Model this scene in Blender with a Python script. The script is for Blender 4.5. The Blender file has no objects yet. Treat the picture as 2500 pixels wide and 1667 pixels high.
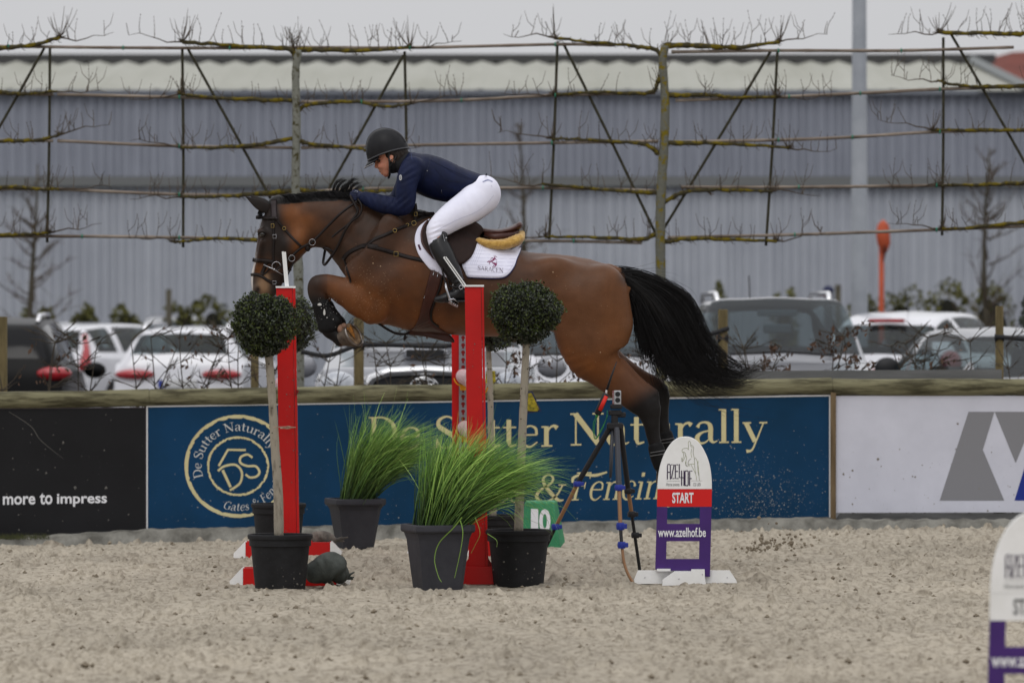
import bpy, math, random
import numpy as np
from mathutils import Vector, Matrix, noise as mnoise
from mathutils.bvhtree import BVHTree
random.seed(7); np.random.seed(7)
SC = bpy.context.scene
COL = SC.collection
# ---------------------------------------------------------------- camera
F = 13889.0          # focal length in photo pixels (200 mm)
HC = 1.69            # camera height
HY = 734.0           # horizon row in the photo
cam_d = bpy.data.cameras.new('camera')
cam = bpy.data.objects.new('camera', cam_d); COL.objects.link(cam)
cam.location = (0, 0, HC); cam.rotation_euler = (math.radians(90), 0, 0)
cam_d.sensor_width = 36; cam_d.lens = 200.0; cam_d.shift_y = -99.5 / 2500
cam_d.clip_start = 1; cam_d.clip_end = 2000
cam_d.dof.use_dof = True; cam_d.dof.focus_distance = 35.2; cam_d.dof.aperture_fstop = 3.9
SC.camera = cam
# ---------------------------------------------------------------- world: overcast sky
w = bpy.data.worlds.new('World'); SC.world = w; w.use_nodes = True
nt = w.node_tree; nt.nodes.clear()
def wn(t, **k):
    n = nt.nodes.new(t)
    for a, b in k.items(): setattr(n, a, b)
    return n
sky = wn('ShaderNodeTexSky', sky_type='NISHITA'); sky.sun_disc = False
sky.sun_elevation = math.radians(48); sky.sun_rotation = math.radians(200)
hs = wn('ShaderNodeHueSaturation'); hs.inputs['Saturation'].default_value = 0.12; hs.inputs['Value'].default_value = 0.05
nt.links.new(sky.outputs[0], hs.inputs['Color'])
tc = wn('ShaderNodeTexCoord'); sp = wn('ShaderNodeSeparateXYZ'); nt.links.new(tc.outputs['Generated'], sp.inputs[0])
mr = wn('ShaderNodeMapRange'); mr.inputs[1].default_value = 0; mr.inputs[2].default_value = 1
mr.inputs[3].default_value = 0.68; mr.inputs[4].default_value = 1.5
nt.links.new(sp.outputs[2], mr.inputs[0])
nz = wn('ShaderNodeTexNoise'); nz.inputs['Scale'].default_value = 2.2; nz.inputs['Detail'].default_value = 4
nt.links.new(tc.outputs['Generated'], nz.inputs['Vector'])
mr2 = wn('ShaderNodeMapRange'); mr2.inputs[3].default_value = 0.86; mr2.inputs[4].default_value = 1.14
nt.links.new(nz.outputs[0], mr2.inputs[0])
mu = wn('ShaderNodeMath', operation='MULTIPLY'); nt.links.new(mr.outputs[0], mu.inputs[0]); nt.links.new(mr2.outputs[0], mu.inputs[1])
vm = wn('ShaderNodeVectorMath', operation='SCALE'); vm.inputs[0].default_value = (0.965, 0.97, 1.0)
nt.links.new(mu.outputs[0], vm.inputs['Scale'])
mx = wn('ShaderNodeMix', data_type='RGBA'); mx.inputs[0].default_value = 0.9
nt.links.new(hs.outputs[0], mx.inputs[6]); nt.links.new(vm.outputs[0], mx.inputs[7])
bg = wn('ShaderNodeBackground'); bg.inputs[1].default_value = 1.0
nt.links.new(mx.outputs[2], bg.inputs[0])
wo = wn('ShaderNodeOutputWorld'); nt.links.new(bg.outputs[0], wo.inputs[0])
sun_d = bpy.data.lights.new('sun', 'SUN'); sun_d.energy = 0.6; sun_d.angle = math.radians(25); sun_d.color = (1, .97, .93)
sun = bpy.data.objects.new('sun', sun_d); COL.objects.link(sun)
sun.rotation_euler = (math.radians(38), math.radians(-14), 0)
SC.view_settings.view_transform = 'Standard'; SC.view_settings.look = 'None'
SC.view_settings.exposure = -0.12; SC.view_settings.gamma = 1; SC.view_settings.use_curve_mapping = False
# ---------------------------------------------------------------- helpers
def W(px, py, d): return Vector(((px - 1250) * d / F, d, HC + (HY - py) * d / F))
def Z0(d): return HY + F * HC / d
def lin(c): 
    c = c / 255.0
    return c / 12.92 if c <= .04045 else ((c + .055) / 1.055) ** 2.4
def S(r, g, b): return (lin(r), lin(g), lin(b))
MATS = {}
def mat(name, col, rough=.6, metal=0, col2=None, scale=8, detail=5, bump=0, bscale=None, spec=.28, stretch=None, lo=.35, hi=.65,
        coat=0, sheen=0, trans=0, attr=None, alpha=None, sss=0, rvar=0, coords='Object', attr2=None):
    if name in MATS: return MATS[name]
    m = bpy.data.materials.new(name); m.use_nodes = True; t = m.node_tree; b = t.nodes['Principled BSDF']
    L = t.links.new
    b.inputs['Roughness'].default_value = rough; b.inputs['Metallic'].default_value = metal
    b.inputs['Specular IOR Level'].default_value = spec
    b.inputs['Coat Weight'].default_value = coat; b.inputs['Coat Roughness'].default_value = .08
    b.inputs['Sheen Weight'].default_value = sheen
    b.inputs['Transmission Weight'].default_value = trans
    if sss:
        b.inputs['Subsurface Weight'].default_value = sss; b.inputs['Subsurface Scale'].default_value = .02
    b.inputs['Base Color'].default_value = (*col, 1)
    tcn = t.nodes.new('ShaderNodeTexCoord'); vec = tcn.outputs[coords]
    if stretch:
        mp = t.nodes.new('ShaderNodeMapping'); mp.inputs['Scale'].default_value = stretch; L(vec, mp.inputs[0]); vec = mp.outputs[0]
    src = None
    if attr:
        a = t.nodes.new('ShaderNodeVertexColor'); a.layer_name = attr; src = a.outputs[0]
    if col2 is not None:
        n = t.nodes.new('ShaderNodeTexNoise'); n.inputs['Scale'].default_value = scale; n.inputs['Detail'].default_value = detail
        n.inputs['Roughness'].default_value = .62; L(vec, n.inputs['Vector'])
        r = t.nodes.new('ShaderNodeMapRange'); r.inputs[1].default_value = lo; r.inputs[2].default_value = hi; L(n.outputs[0], r.inputs[0])
        x = t.nodes.new('ShaderNodeMix'); x.data_type = 'RGBA'; L(r.outputs[0], x.inputs[0])
        if src is not None:
            x.blend_type = 'MULTIPLY'; L(src, x.inputs[6])
        else: x.inputs[6].default_value = (*col, 1)
        x.inputs[7].default_value = (*col2, 1); src = x.outputs[2]
        if rvar:
            rr = t.nodes.new('ShaderNodeMapRange'); rr.inputs[3].default_value = rough; rr.inputs[4].default_value = rough + rvar
            L(n.outputs[0], rr.inputs[0]); L(rr.outputs[0], b.inputs['Roughness'])
    if attr2:
        a2 = t.nodes.new('ShaderNodeVertexColor'); a2.layer_name = attr2; x2 = t.nodes.new('ShaderNodeMix'); x2.data_type = 'RGBA'; x2.blend_type = 'MULTIPLY'; x2.inputs[0].default_value = 1
        L(src, x2.inputs[6]); L(a2.outputs[0], x2.inputs[7]); src = x2.outputs[2]
    if src is not None: L(src, b.inputs['Base Color'])
    if bump:
        n2 = t.nodes.new('ShaderNodeTexNoise'); n2.inputs['Scale'].default_value = bscale or scale * 4; n2.inputs['Detail'].default_value = 6
        L(vec, n2.inputs['Vector'])
        bp = t.nodes.new('ShaderNodeBump'); bp.inputs['Strength'].default_value = 1; bp.inputs['Distance'].default_value = bump
        L(n2.outputs[0], bp.inputs['Height']); L(bp.outputs[0], b.inputs['Normal'])
    MATS[name] = m
    return m
def wloc(o):
    v = Vector((0, 0, 0))
    while o is not None: v = v + Vector(o.location); o = o.parent
    return v
def tag(o, label=None, cat=None, group=None, kind=None):
    if label: o['label'] = label
    if cat: o['category'] = cat
    if group: o['group'] = group
    if kind: o['kind'] = kind
    return o
def thing(name, label, cat, loc, group=None):
    o = bpy.data.objects.new(name, None); COL.objects.link(o); o.location = loc; o.empty_display_size = .1
    return tag(o, label, cat, group)
def copy_tree(o, parent=None):
    c = o.copy(); COL.objects.link(c)
    if parent is not None: c.parent = parent
    for ch in list(o.children): copy_tree(ch, c)
    return c
def mesh_obj(name, V, Fc, m, parent=None, loc=None, smooth=True, attr=None):
    off = wloc(parent) if parent is not None else (Vector(loc) if loc is not None else Vector((0, 0, 0)))
    V = np.asarray(V, dtype=np.float64).reshape(-1, 3) - np.array(off)[None]
    me = bpy.data.meshes.new(name)
    if isinstance(Fc, np.ndarray):
        n, k = Fc.shape
        me.vertices.add(len(V)); me.vertices.foreach_set('co', V.astype(np.float32).ravel())
        me.loops.add(n * k); me.loops.foreach_set('vertex_index', Fc.astype(np.int32).ravel())
        me.polygons.add(n); me.polygons.foreach_set('loop_start', np.arange(0, n * k, k, dtype=np.int32))
        me.update(calc_edges=True); me.validate()
    else:
        me.from_pydata(V.tolist(), [], Fc); me.update()
    if smooth: me.polygons.foreach_set('use_smooth', [True] * len(me.polygons))
    if m is not None: me.materials.append(m)
    if attr is not None:
        for an, arr in attr.items():
            ca = me.color_attributes.new(an, 'FLOAT_COLOR', 'POINT')
            a4 = np.ones((len(V), 4), dtype=np.float32); a4[:, :3] = arr
            ca.data.foreach_set('color', a4.ravel())
    o = bpy.data.objects.new(name, me); COL.objects.link(o)
    if parent is not None: o.parent = parent
    elif loc is not None: o.location = loc
    return o
def catmull(pts, n=6):
    P = np.asarray(pts, float)
    if len(P) < 3: return np.array([P[0] + (P[-1] - P[0]) * t for t in np.linspace(0, 1, n + 1)])
    Q = np.vstack([2 * P[0] - P[1], P, 2 * P[-1] - P[-2]]); out = []
    for i in range(1, len(Q) - 2):
        p0, p1, p2, p3 = Q[i - 1], Q[i], Q[i + 1], Q[i + 2]
        for t in np.arange(n) / n:
            out.append(.5 * ((2 * p1) + (-p0 + p2) * t + (2 * p0 - 5 * p1 + 4 * p2 - p3) * t * t + (-p0 + 3 * p1 - 3 * p2 + p3) * t ** 3))
    out.append(P[-1]); return np.array(out)
class MB:
    def __init__(s): s.V = []; s.F = []
    def add(s, V, Fc):
        k = len(s.V); s.V.extend([tuple(v) for v in V]); s.F.extend([tuple(i + k for i in f) for f in Fc]); return s
    def box(s, c, h, rz=0, rx=0, ry=0, bev=0):
        c = Vector(c); R = Matrix.Rotation(rz, 3, 'Z') @ Matrix.Rotation(ry, 3, 'Y') @ Matrix.Rotation(rx, 3, 'X')
        hx, hy, hz = h
        if bev > 0:
            V = []; idx = {}
            for sx in (-1, 1):
                for sy in (-1, 1):
                    for sz in (-1, 1):
                        for ax in range(3):
                            p = [sx * (hx - bev), sy * (hy - bev), sz * (hz - bev)]; p[ax] = (sx * hx, sy * hy, sz * hz)[ax]
                            idx[(sx, sy, sz, ax)] = len(V); V.append(c + R @ Vector(p))
            Fc = []
            I = lambda a, b, d, x: idx[(a, b, d, x)]
            for sgn in (-1, 1):
                Fc.append([I(sgn, -1, -1, 0), I(sgn, 1, -1, 0), I(sgn, 1, 1, 0), I(sgn, -1, 1, 0)])
                Fc.append([I(-1, sgn, -1, 1), I(1, sgn, -1, 1), I(1, sgn, 1, 1), I(-1, sgn, 1, 1)])
                Fc.append([I(-1, -1, sgn, 2), I(1, -1, sgn, 2), I(1, 1, sgn, 2), I(-1, 1, sgn, 2)])
            for a in (-1, 1):
                for b in (-1, 1):
                    Fc.append([I(a, b, -1, 0), I(a, b, 1, 0), I(a, b, 1, 1), I(a, b, -1, 1)])
                    Fc.append([I(a, -1, b, 0), I(a, 1, b, 0), I(a, 1, b, 2), I(a, -1, b, 2)])
                    Fc.append([I(-1, a, b, 1), I(1, a, b, 1), I(1, a, b, 2), I(-1, a, b, 2)])
                    for d in (-1, 1): Fc.append([I(a, b, d, 0), I(a, b, d, 1), I(a, b, d, 2)])
            return s.add(V, Fc)
        V = [c + R @ Vector((x * hx, y * hy, z * hz)) for x in (-1, 1) for y in (-1, 1) for z in (-1, 1)]
        return s.add(V, [(0, 1, 3, 2), (4, 6, 7, 5), (0, 4, 5, 1), (2, 3, 7, 6), (0, 2, 6, 4), (1, 5, 7, 3)])
    def tube(s, pts, r, n=8, cap=True, flat=1.0):
        P = [Vector(p) for p in pts]; m = len(P)
        if not hasattr(r, '__len__'): r = [r] * m
        V = []; up = None
        for i, p in enumerate(P):
            t = (P[min(i + 1, m - 1)] - P[max(i - 1, 0)])
            if t.length < 1e-9: t = Vector((0, 0, 1))
            t.normalize()
            if up is None:
                a = Vector((0, 1, 0)) if abs(t.y) < .9 else Vector((1, 0, 0)); up = (a - t * a.dot(t)).normalized()
            else:
                up = up - t * up.dot(t)
                up = up.normalized() if up.length > 1e-6 else t.orthogonal().normalized()
            sd = t.cross(up)
            for k in range(n):
                a = 2 * math.pi * k / n; V.append(p + (up * math.cos(a) * flat + sd * math.sin(a)) * r[i])
        Fc = [(i * n + k, i * n + (k + 1) % n, (i + 1) * n + (k + 1) % n, (i + 1) * n + k) for i in range(m - 1) for k in range(n)]
        if cap: Fc += [tuple(range(n))[::-1], tuple((m - 1) * n + k for k in range(n))]
        return s.add(V, Fc)
    def ell(s, c, r, nu=14, nv=9, R=None):
        c = Vector(c); V = []; Fc = []
        for j in range(nv + 1):
            th = math.pi * j / nv
            for i in range(nu):
                ph = 2 * math.pi * i / nu
                p = Vector((r[0] * math.sin(th) * math.cos(ph), r[1] * math.sin(th) * math.sin(ph), r[2] * math.cos(th)))
                if R is not None: p = R @ p
                V.append(c + p)
        for j in range(nv):
            for i in range(nu): Fc.append((j * nu + i, j * nu + (i + 1) % nu, (j + 1) * nu + (i + 1) % nu, (j + 1) * nu + i))
        return s.add(V, Fc)
    def lathe(s, c, prof, n=24, sq=None, rz=0):
        c = Vector(c); V = []
        for (r, z) in prof:
            for k in range(n):
                a = 2 * math.pi * k / n; rr = r
                if sq:   # superellipse plan, cornered
                    aa = a; rr = r / ((abs(math.cos(aa)) ** sq + abs(math.sin(aa)) ** sq) ** (1 / sq))
                V.append(c + Vector((rr * math.cos(a + rz), rr * math.sin(a + rz), z)))
        m = len(prof)
        Fc = [(i * n + k, i * n + (k + 1) % n, (i + 1) * n + (k + 1) % n, (i + 1) * n + k) for i in range(m - 1) for k in range(n)]
        return s.add(V, Fc)
    def prism(s, poly, y0, y1, bev=0):
        """poly: list of (x,z) world; extruded from y0 to y1"""
        n = len(poly); cx = sum(p[0] for p in poly) / n; cz = sum(p[1] for p in poly) / n
        V = [(x, y0, z) for x, z in poly] + [(x, y1, z) for x, z in poly]
        Fc = [tuple(range(n)), tuple(range(n, 2 * n))[::-1]] + [(i, i + n, (i + 1) % n + n, (i + 1) % n) for i in range(n)]
        return s.add(V, Fc)
    def build(s, name, m, parent=None, loc=None, smooth=False, **t):
        o = mesh_obj(name, s.V, s.F, m, parent, loc, smooth)
        if t: tag(o, **t)
        return o
def smooth_by_angle(o, ang=40):
    me = o.data; me.polygons.foreach_set('use_smooth', [True] * len(me.polygons))
    try:
        me.set_sharp_from_angle(angle=math.radians(ang))
    except Exception: pass
    return o
# ---------------------------------------------------------------- implicit surfaces
class SDF:
    def __init__(s, lo, hi, h):
        s.lo = np.array(lo, float); s.h = h; s.n = (np.ceil((np.array(hi) - s.lo) / h)).astype(int) + 1
        s.D = np.full(s.n, 9.0, dtype=np.float32)
    def sub(s, lo, hi):
        a = np.clip(np.floor((np.array(lo) - s.lo) / s.h).astype(int), 0, s.n - 1)
        b = np.clip(np.ceil((np.array(hi) - s.lo) / s.h).astype(int) + 1, 1, s.n)
        sl = tuple(slice(int(x), int(y)) for x, y in zip(a, b))
        ax = [s.lo[i] + s.h * np.arange(a[i], b[i]) for i in range(3)]
        X, Y, Z = np.meshgrid(*ax, indexing='ij')
        return sl, np.stack([X, Y, Z], -1).astype(np.float32)
    def comb(s, sl, d, k, op):
        A = s.D[sl]
        if op == 'sub':
            h = np.clip(.5 - .5 * (A + d) / k, 0, 1); s.D[sl] = A * (1 - h) + (-d) * h + k * h * (1 - h)
        else:
            h = np.clip(.5 + .5 * (A - d) / k, 0, 1); s.D[sl] = A * (1 - h) + d * h - k * h * (1 - h)
    def tube(s, st, k=.03, nsub=3, op='add', lat=(0, 1, 0), grow=0):
        """st: rows (x,y,z,a,b) a = in-plane half size, b = lateral half size"""
        st = catmull(st, nsub) if nsub > 1 else np.asarray(st, float)
        C = st[:, :3]; a = np.maximum(st[:, 3] + grow, .002); b = np.maximum(st[:, 4] + grow, .002)
        R = max(a.max(), b.max()) + k + .02
        sl, P = s.sub(C.min(0) - R, C.max(0) + R)
        shp = P.shape[:3]; P = P.reshape(-1, 3)
        best = np.full(len(P), 1e9, dtype=np.float32); val = np.full(len(P), 9., dtype=np.float32)
        L0 = np.array(lat, float)
        m = len(C)
        for i in range(m - 1):
            d = C[i + 1] - C[i]; ln = np.linalg.norm(d)
            if ln < 1e-7: continue
            T = d / ln; L = L0 - T * L0.dot(T); L /= np.linalg.norm(L); N = np.cross(T, L)
            q = P - C[i].astype(np.float32); w_ = q @ T.astype(np.float32)
            t = np.clip(w_ / ln, 0, 1); ww = w_ - t * ln
            u = q @ N.astype(np.float32); v = q @ L.astype(np.float32)
            if i > 0: pass
            dd = u * u + v * v + ww * ww
            sel = dd < best
            if not sel.any(): continue
            aa = a[i] + (a[i + 1] - a[i]) * t; bb = b[i] + (b[i + 1] - b[i]) * t; mn = np.minimum(aa, bb)
            r = np.sqrt((u / aa) ** 2 + (v / bb) ** 2 + (ww / mn) ** 2)
            f = (r - 1) * mn
            val = np.where(sel, f, val); best = np.where(sel, dd, best)
        s.comb(sl, val.reshape(shp), k, op)
    def ell(s, c, r, k=.03, op='add', R=None):
        c = np.array(c, float); r = np.array(r, float); m = r.max() + k + .02
        sl, P = s.sub(c - m, c + m); q = P - c.astype(np.float32)
        if R is not None: q = q @ np.array(R).astype(np.float32)
        f = (np.sqrt(((q / r.astype(np.float32)) ** 2).sum(-1)) - 1) * r.min()
        s.comb(sl, f, k, op)
    def mesh(s, smooth=2):
        D = s.D; ins = D < 0; n = D.shape
        c = ins[:-1, :-1, :-1].astype(np.int8)
        tot = np.zeros(tuple(x - 1 for x in n), np.int8)
        for i in (0, 1):
            for j in (0, 1):
                for k in (0, 1): tot += ins[i:n[0] - 1 + i, j:n[1] - 1 + j, k:n[2] - 1 + k]
        act = (tot > 0) & (tot < 8); idx = -np.ones(act.shape, np.int64); I = np.argwhere(act); idx[act] = np.arange(len(I))
        pos = np.zeros((len(I), 3)); cnt = np.zeros(len(I))
        for ax in range(3):
            o = [a for a in range(3) if a != ax]
            for i in (0, 1):
                for j in (0, 1):
                    A = I.copy(); A[:, o[0]] += i; A[:, o[1]] += j; B = A.copy(); B[:, ax] += 1
                    fa = D[A[:, 0], A[:, 1], A[:, 2]]; fb = D[B[:, 0], B[:, 1], B[:, 2]]
                    m = (fa < 0) != (fb < 0); t = np.where(m, fa / np.where(m, fa - fb, 1), 0)
                    p = A.astype(float); p[:, ax] += t; pos[m] += p[m]; cnt[m] += 1
        pos /= cnt[:, None]; V = s.lo + s.h * pos
        Fs = []
        for ax in range(3):
            o = [(ax + 1) % 3, (ax + 2) % 3]
            a = [slice(None)] * 3; b = [slice(None)] * 3; a[ax] = slice(0, -1); b[ax] = slice(1, None)
            ch = ins[tuple(a)] != ins[tuple(b)]; E = np.argwhere(ch)
            E = E[(E[:, o[0]] > 0) & (E[:, o[1]] > 0) & (E[:, o[0]] < n[o[0]] - 1) & (E[:, o[1]] < n[o[1]] - 1)]
            q = []
            for (i, j) in ((1, 1), (0, 1), (0, 0), (1, 0)):
                Cc = E.copy(); Cc[:, o[0]] -= i; Cc[:, o[1]] -= j; q.append(idx[Cc[:, 0], Cc[:, 1], Cc[:, 2]])
            q = np.stack(q, 1); ia = ins[E[:, 0], E[:, 1], E[:, 2]]
            q[~ia] = q[~ia][:, ::-1]; Fs.append(q)
        Fc = np.vstack(Fs); Fc = Fc[(Fc >= 0).all(1)]
        e = np.vstack([Fc[:, [0, 1]], Fc[:, [1, 2]], Fc[:, [2, 3]], Fc[:, [3, 0]]])
        deg = np.bincount(e[:, 0], minlength=len(V)).astype(float); deg[deg == 0] = 1
        for it in range(smooth):
            for lam in (.5, -.52):
                A = np.stack([np.bincount(e[:, 0], weights=V[e[:, 1], c_], minlength=len(V)) for c_ in range(3)], 1) / deg[:, None]
                V = V + lam * (A - V)
        return V, Fc
def pn(x, y, seed=0):
    """smooth value noise, vectorised, 2d, 0..1"""
    rs = np.random.RandomState(seed); G = rs.rand(256, 256)
    xi = np.floor(x).astype(int); yi = np.floor(y).astype(int); fx = x - xi; fy = y - yi
    fx = fx * fx * (3 - 2 * fx); fy = fy * fy * (3 - 2 * fy)
    g = lambda i, j: G[i % 256, j % 256]
    return (g(xi, yi) * (1 - fx) + g(xi + 1, yi) * fx) * (1 - fy) + (g(xi, yi + 1) * (1 - fx) + g(xi + 1, yi + 1) * fx) * fy
def text_geo(s, bold=0, shear=0, space=1.0):
    cu = bpy.data.curves.new('t', 'FONT'); cu.body = s; cu.size = 1; cu.offset = bold; cu.shear = shear; cu.space_character = space
    cu.resolution_u = 3
    o = bpy.data.objects.new('t', cu); COL.objects.link(o)
    dg = bpy.context.evaluated_depsgraph_get(); me = bpy.data.meshes.new_from_object(o.evaluated_get(dg))
    V = np.array([v.co[:] for v in me.vertices]); Fc = [tuple(p.vertices) for p in me.polygons]
    bpy.data.objects.remove(o); bpy.data.curves.remove(cu); bpy.data.meshes.remove(me)
    return V, Fc
def put_text(mb, s, box, d, bold=0, shear=0, slope=0, space=1.0, flat=.0):
    """box=(x0,x1,ytop,ybase) photo px of the outline bounds; printed at distance d"""
    V, Fc = text_geo(s, bold, shear, space); x0, x1, yt, yb = box
    lo = V.min(0); hi = V.max(0)
    u = (V[:, 0] - lo[0]) / (hi[0] - lo[0]); v = (V[:, 1] - lo[1]) / (hi[1] - lo[1])
    out = [W(x0 + (x1 - x0) * a, yb + (yt - yb) * b + slope * (x1 - x0) * a, d) for a, b in zip(u, v)]
    mb.add(out, Fc)
# serif alphabet made of strokes of changing width
ST, TH = .088, .03
def _V(x, a, b, w_=ST): return ('l', [(x, a, w_), (x, b, w_)])
def _H(a, b, y, w_=TH): return ('l', [(a, y, w_), (b, y, w_)])
GL = {
 'D': (.68, [_V(.13, 0, .7), ('s', [(.12, .685, .03), (.34, .68, .035), (.52, .56, .07), (.58, .35, .09), (.52, .14, .07), (.34, .02, .035), (.12, .015, .03)]), _H(.02, .2, .015), _H(.02, .2, .685)]),
 'S': (.54, [('s', [(.45, .50, .03), (.40, .64, .035), (.27, .69, .035), (.12, .62, .06), (.10, .49, .08), (.26, .37, .095), (.42, .26, .09), (.44, .12, .07), (.30, .01, .035), (.14, .03, .035), (.07, .19, .03)]), _V(.455, .46, .7, .03), _V(.06, 0, .22, .03)]),
 'e': (.48, [_H(.1, .41, .26), ('s', [(.405, .26, .05), (.38, .40, .05), (.25, .455, .03), (.11, .38, .06), (.06, .23, .085), (.12, .06, .06), (.26, .0, .035), (.42, .1, .025)])]),
 'u': (.6, [_V(.13, .1, .44), ('s', [(.13, .13, .085), (.17, .03, .06), (.28, .01, .035), (.43, .1, .03)]), _V(.46, 0, .44), _H(.02, .14, .43), _H(.36, .48, .43), _H(.46, .56, .014)]),
 't': (.36, [_V(.15, .1, .6), ('s', [(.15, .13, .085), (.19, .02, .05), (.32, .05, .028)]), _H(.02, .31, .43)]),
 'r': (.43, [_V(.14, 0, .44), ('s', [(.15, .29, .03), (.22, .41, .035), (.31, .45, .05), (.38, .40, .09)]), _H(.03, .27, .014), _H(.03, .15, .43)]),
 'N': (.78, [_V(.14, 0, .7, .032), ('l', [(.13, .69, .1), (.62, .03, .1)]), _V(.62, 0, .7, .032), _H(.03, .26, .014), _H(.02, .2, .686), _H(.5, .74, .686)]),
 'a': (.52, [('s', [(.08, .35, .07), (.14, .44, .035), (.27, .455, .045), (.36, .37, .085), (.365, .11, .085), (.42, .02, .04), (.51, .05, .02)]), ('s', [(.36, .28, .025), (.18, .235, .04), (.075, .13, .085), (.13, .01, .05), (.25, .02, .03), (.36, .12, .02)])]),
 'l': (.27, [_V(.13, 0, .74), _H(.03, .24, .014), _H(.02, .14, .728)]),
 'y': (.52, [('l', [(.07, .43, .085), (.265, .02, .085)]), ('s', [(.45, .43, .025), (.31, .08, .03), (.2, -.16, .035), (.08, -.19, .07)]), _H(0, .18, .43), _H(.36, .53, .43)]),
 'n': (.58, [_V(.13, 0, .44), ('s', [(.13, .3, .03), (.23, .42, .035), (.36, .44, .05), (.42, .33, .085), (.43, .0, .085)]), _H(.03, .24, .014), _H(.34, .54, .014), _H(.02, .14, .43)]),
 'c': (.46, [('s', [(.40, .33, .08), (.34, .43, .035), (.22, .455, .03), (.08, .35, .07), (.06, .2, .085), (.12, .05, .06), (.25, .0, .035), (.41, .09, .025)])]),
 'i': (.28, [_V(.13, 0, .44), _H(.03, .24, .014), _H(.02, .14, .43), ('l', [(.08, .62, .1), (.18, .62, .1)])]),
 'g': (.5, [('s', [(.24, .45, .03), (.38, .38, .07), (.38, .24, .07), (.24, .16, .03), (.1, .24, .07), (.1, .38, .07), (.24, .45, .03)]), ('s', [(.15, .17, .03), (.1, .08, .06), (.3, .03, .06), (.42, -.05, .07), (.36, -.17, .04), (.2, -.2, .03), (.06, -.12, .05), (.14, .0, .03)]), _H(.36, .48, .44, .04)]),
 's': (.38, [('s', [(.31, .33, .03), (.26, .43, .03), (.17, .45, .03), (.08, .38, .06), (.12, .27, .075), (.27, .18, .08), (.31, .08, .06), (.2, .0, .03), (.08, .03, .03), (.05, .13, .03)])]),
 'G': (.7, [('s', [(.56, .52, .03), (.48, .65, .035), (.34, .69, .03), (.14, .58, .07), (.07, .35, .09), (.14, .12, .07), (.34, .01, .03), (.5, .05, .03), (.56, .12, .04)]), _V(.56, .05, .3), _H(.44, .66, .3), _V(.57, .5, .68, .03)]),
 'F': (.56, [_V(.14, 0, .7), _H(.03, .5, .686), _H(.14, .38, .37), _H(.03, .27, .014), _V(.49, .54, .69, .03), _V(.38, .29, .45, .03)]),
 '&': (.74, [('s', [(.66, .42, .035), (.55, .16, .045), (.36, .01, .05), (.16, .03, .07), (.09, .17, .08), (.2, .33, .06), (.38, .46, .05), (.42, .6, .05), (.31, .69, .035), (.2, .6, .06), (.24, .44, .07), (.42, .2, .09), (.6, .03, .07), (.72, .03, .03)]), _H(.56, .74, .42)]),
 'A': (.66, [('l', [(.07, .02, .035), (.32, .69, .035)]), ('l', [(.32, .69, .075), (.58, .02, .075)]), _H(.17, .48, .24)]),
 'R': (.62, [_V(.13, 0, .7, .075), ('s', [(.12, .685, .03), (.33, .67, .04), (.42, .52, .075), (.33, .38, .04), (.12, .36, .03)]), ('l', [(.27, .37, .07), (.56, .01, .07)])]),
 'C': (.62, [('s', [(.56, .55, .03), (.48, .65, .035), (.34, .69, .03), (.14, .58, .07), (.07, .35, .085), (.14, .12, .07), (.34, .01, .03), (.56, .12, .03)])]),
 'E': (.54, [_V(.13, 0, .7, .075), _H(.13, .48, .685), _H(.13, .4, .36), _H(.13, .5, .015)]),
 ' ': (.3, []), }
def stroke_poly(pts, smooth, n=7):
    P = catmull(pts, n) if smooth else np.array(pts, float)
    out_l = []; out_r = []
    for i in range(len(P)):
        a = P[max(i - 1, 0)][:2]; b = P[min(i + 1, len(P) - 1)][:2]; t = b - a; L = np.hypot(*t) or 1; nn = np.array([-t[1], t[0]]) / L
        out_l.append(P[i][:2] + nn * P[i][2] / 2); out_r.append(P[i][:2] - nn * P[i][2] / 2)
    return out_l, out_r
def serif(mb, s, place, shear=0, weight=1.0, eps=.0002):
    """place(x,y,depth_offset) -> world point; x,y in em units"""
    x = 0; k = 0
    for ch in s:
        adv, strokes = GL[ch]
        for typ, pts in strokes:
            l, r = stroke_poly([(a, b, c * weight) for a, b, c in pts], typ == 's')
            k += 1; n = len(l); off = (k % 5) * eps
            V = [place(x + p[0] + shear * p[1], p[1], off) for p in l] + [place(x + p[0] + shear * p[1], p[1], off) for p in r]
            mb.add(V, [(i, i + 1, n + i + 1, n + i) for i in range(n - 1)])
        x += adv
    return x
def serif_len(s): return sum(GL[c][0] for c in s)
def px_stroke(mb, pts, wpx, d, smooth=True, n=6, off=0):
    """a flat painted stroke through photo pixels at distance d"""
    l, r = stroke_poly([(p[0], p[1], (p[2] if len(p) > 2 else wpx)) for p in pts], smooth, n); n_ = len(l)
    mb.add([W(p[0], p[1], d - off) for p in l] + [W(p[0], p[1], d - off) for p in r], [(i, i + 1, n_ + i + 1, n_ + i) for i in range(n_ - 1)])
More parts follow.
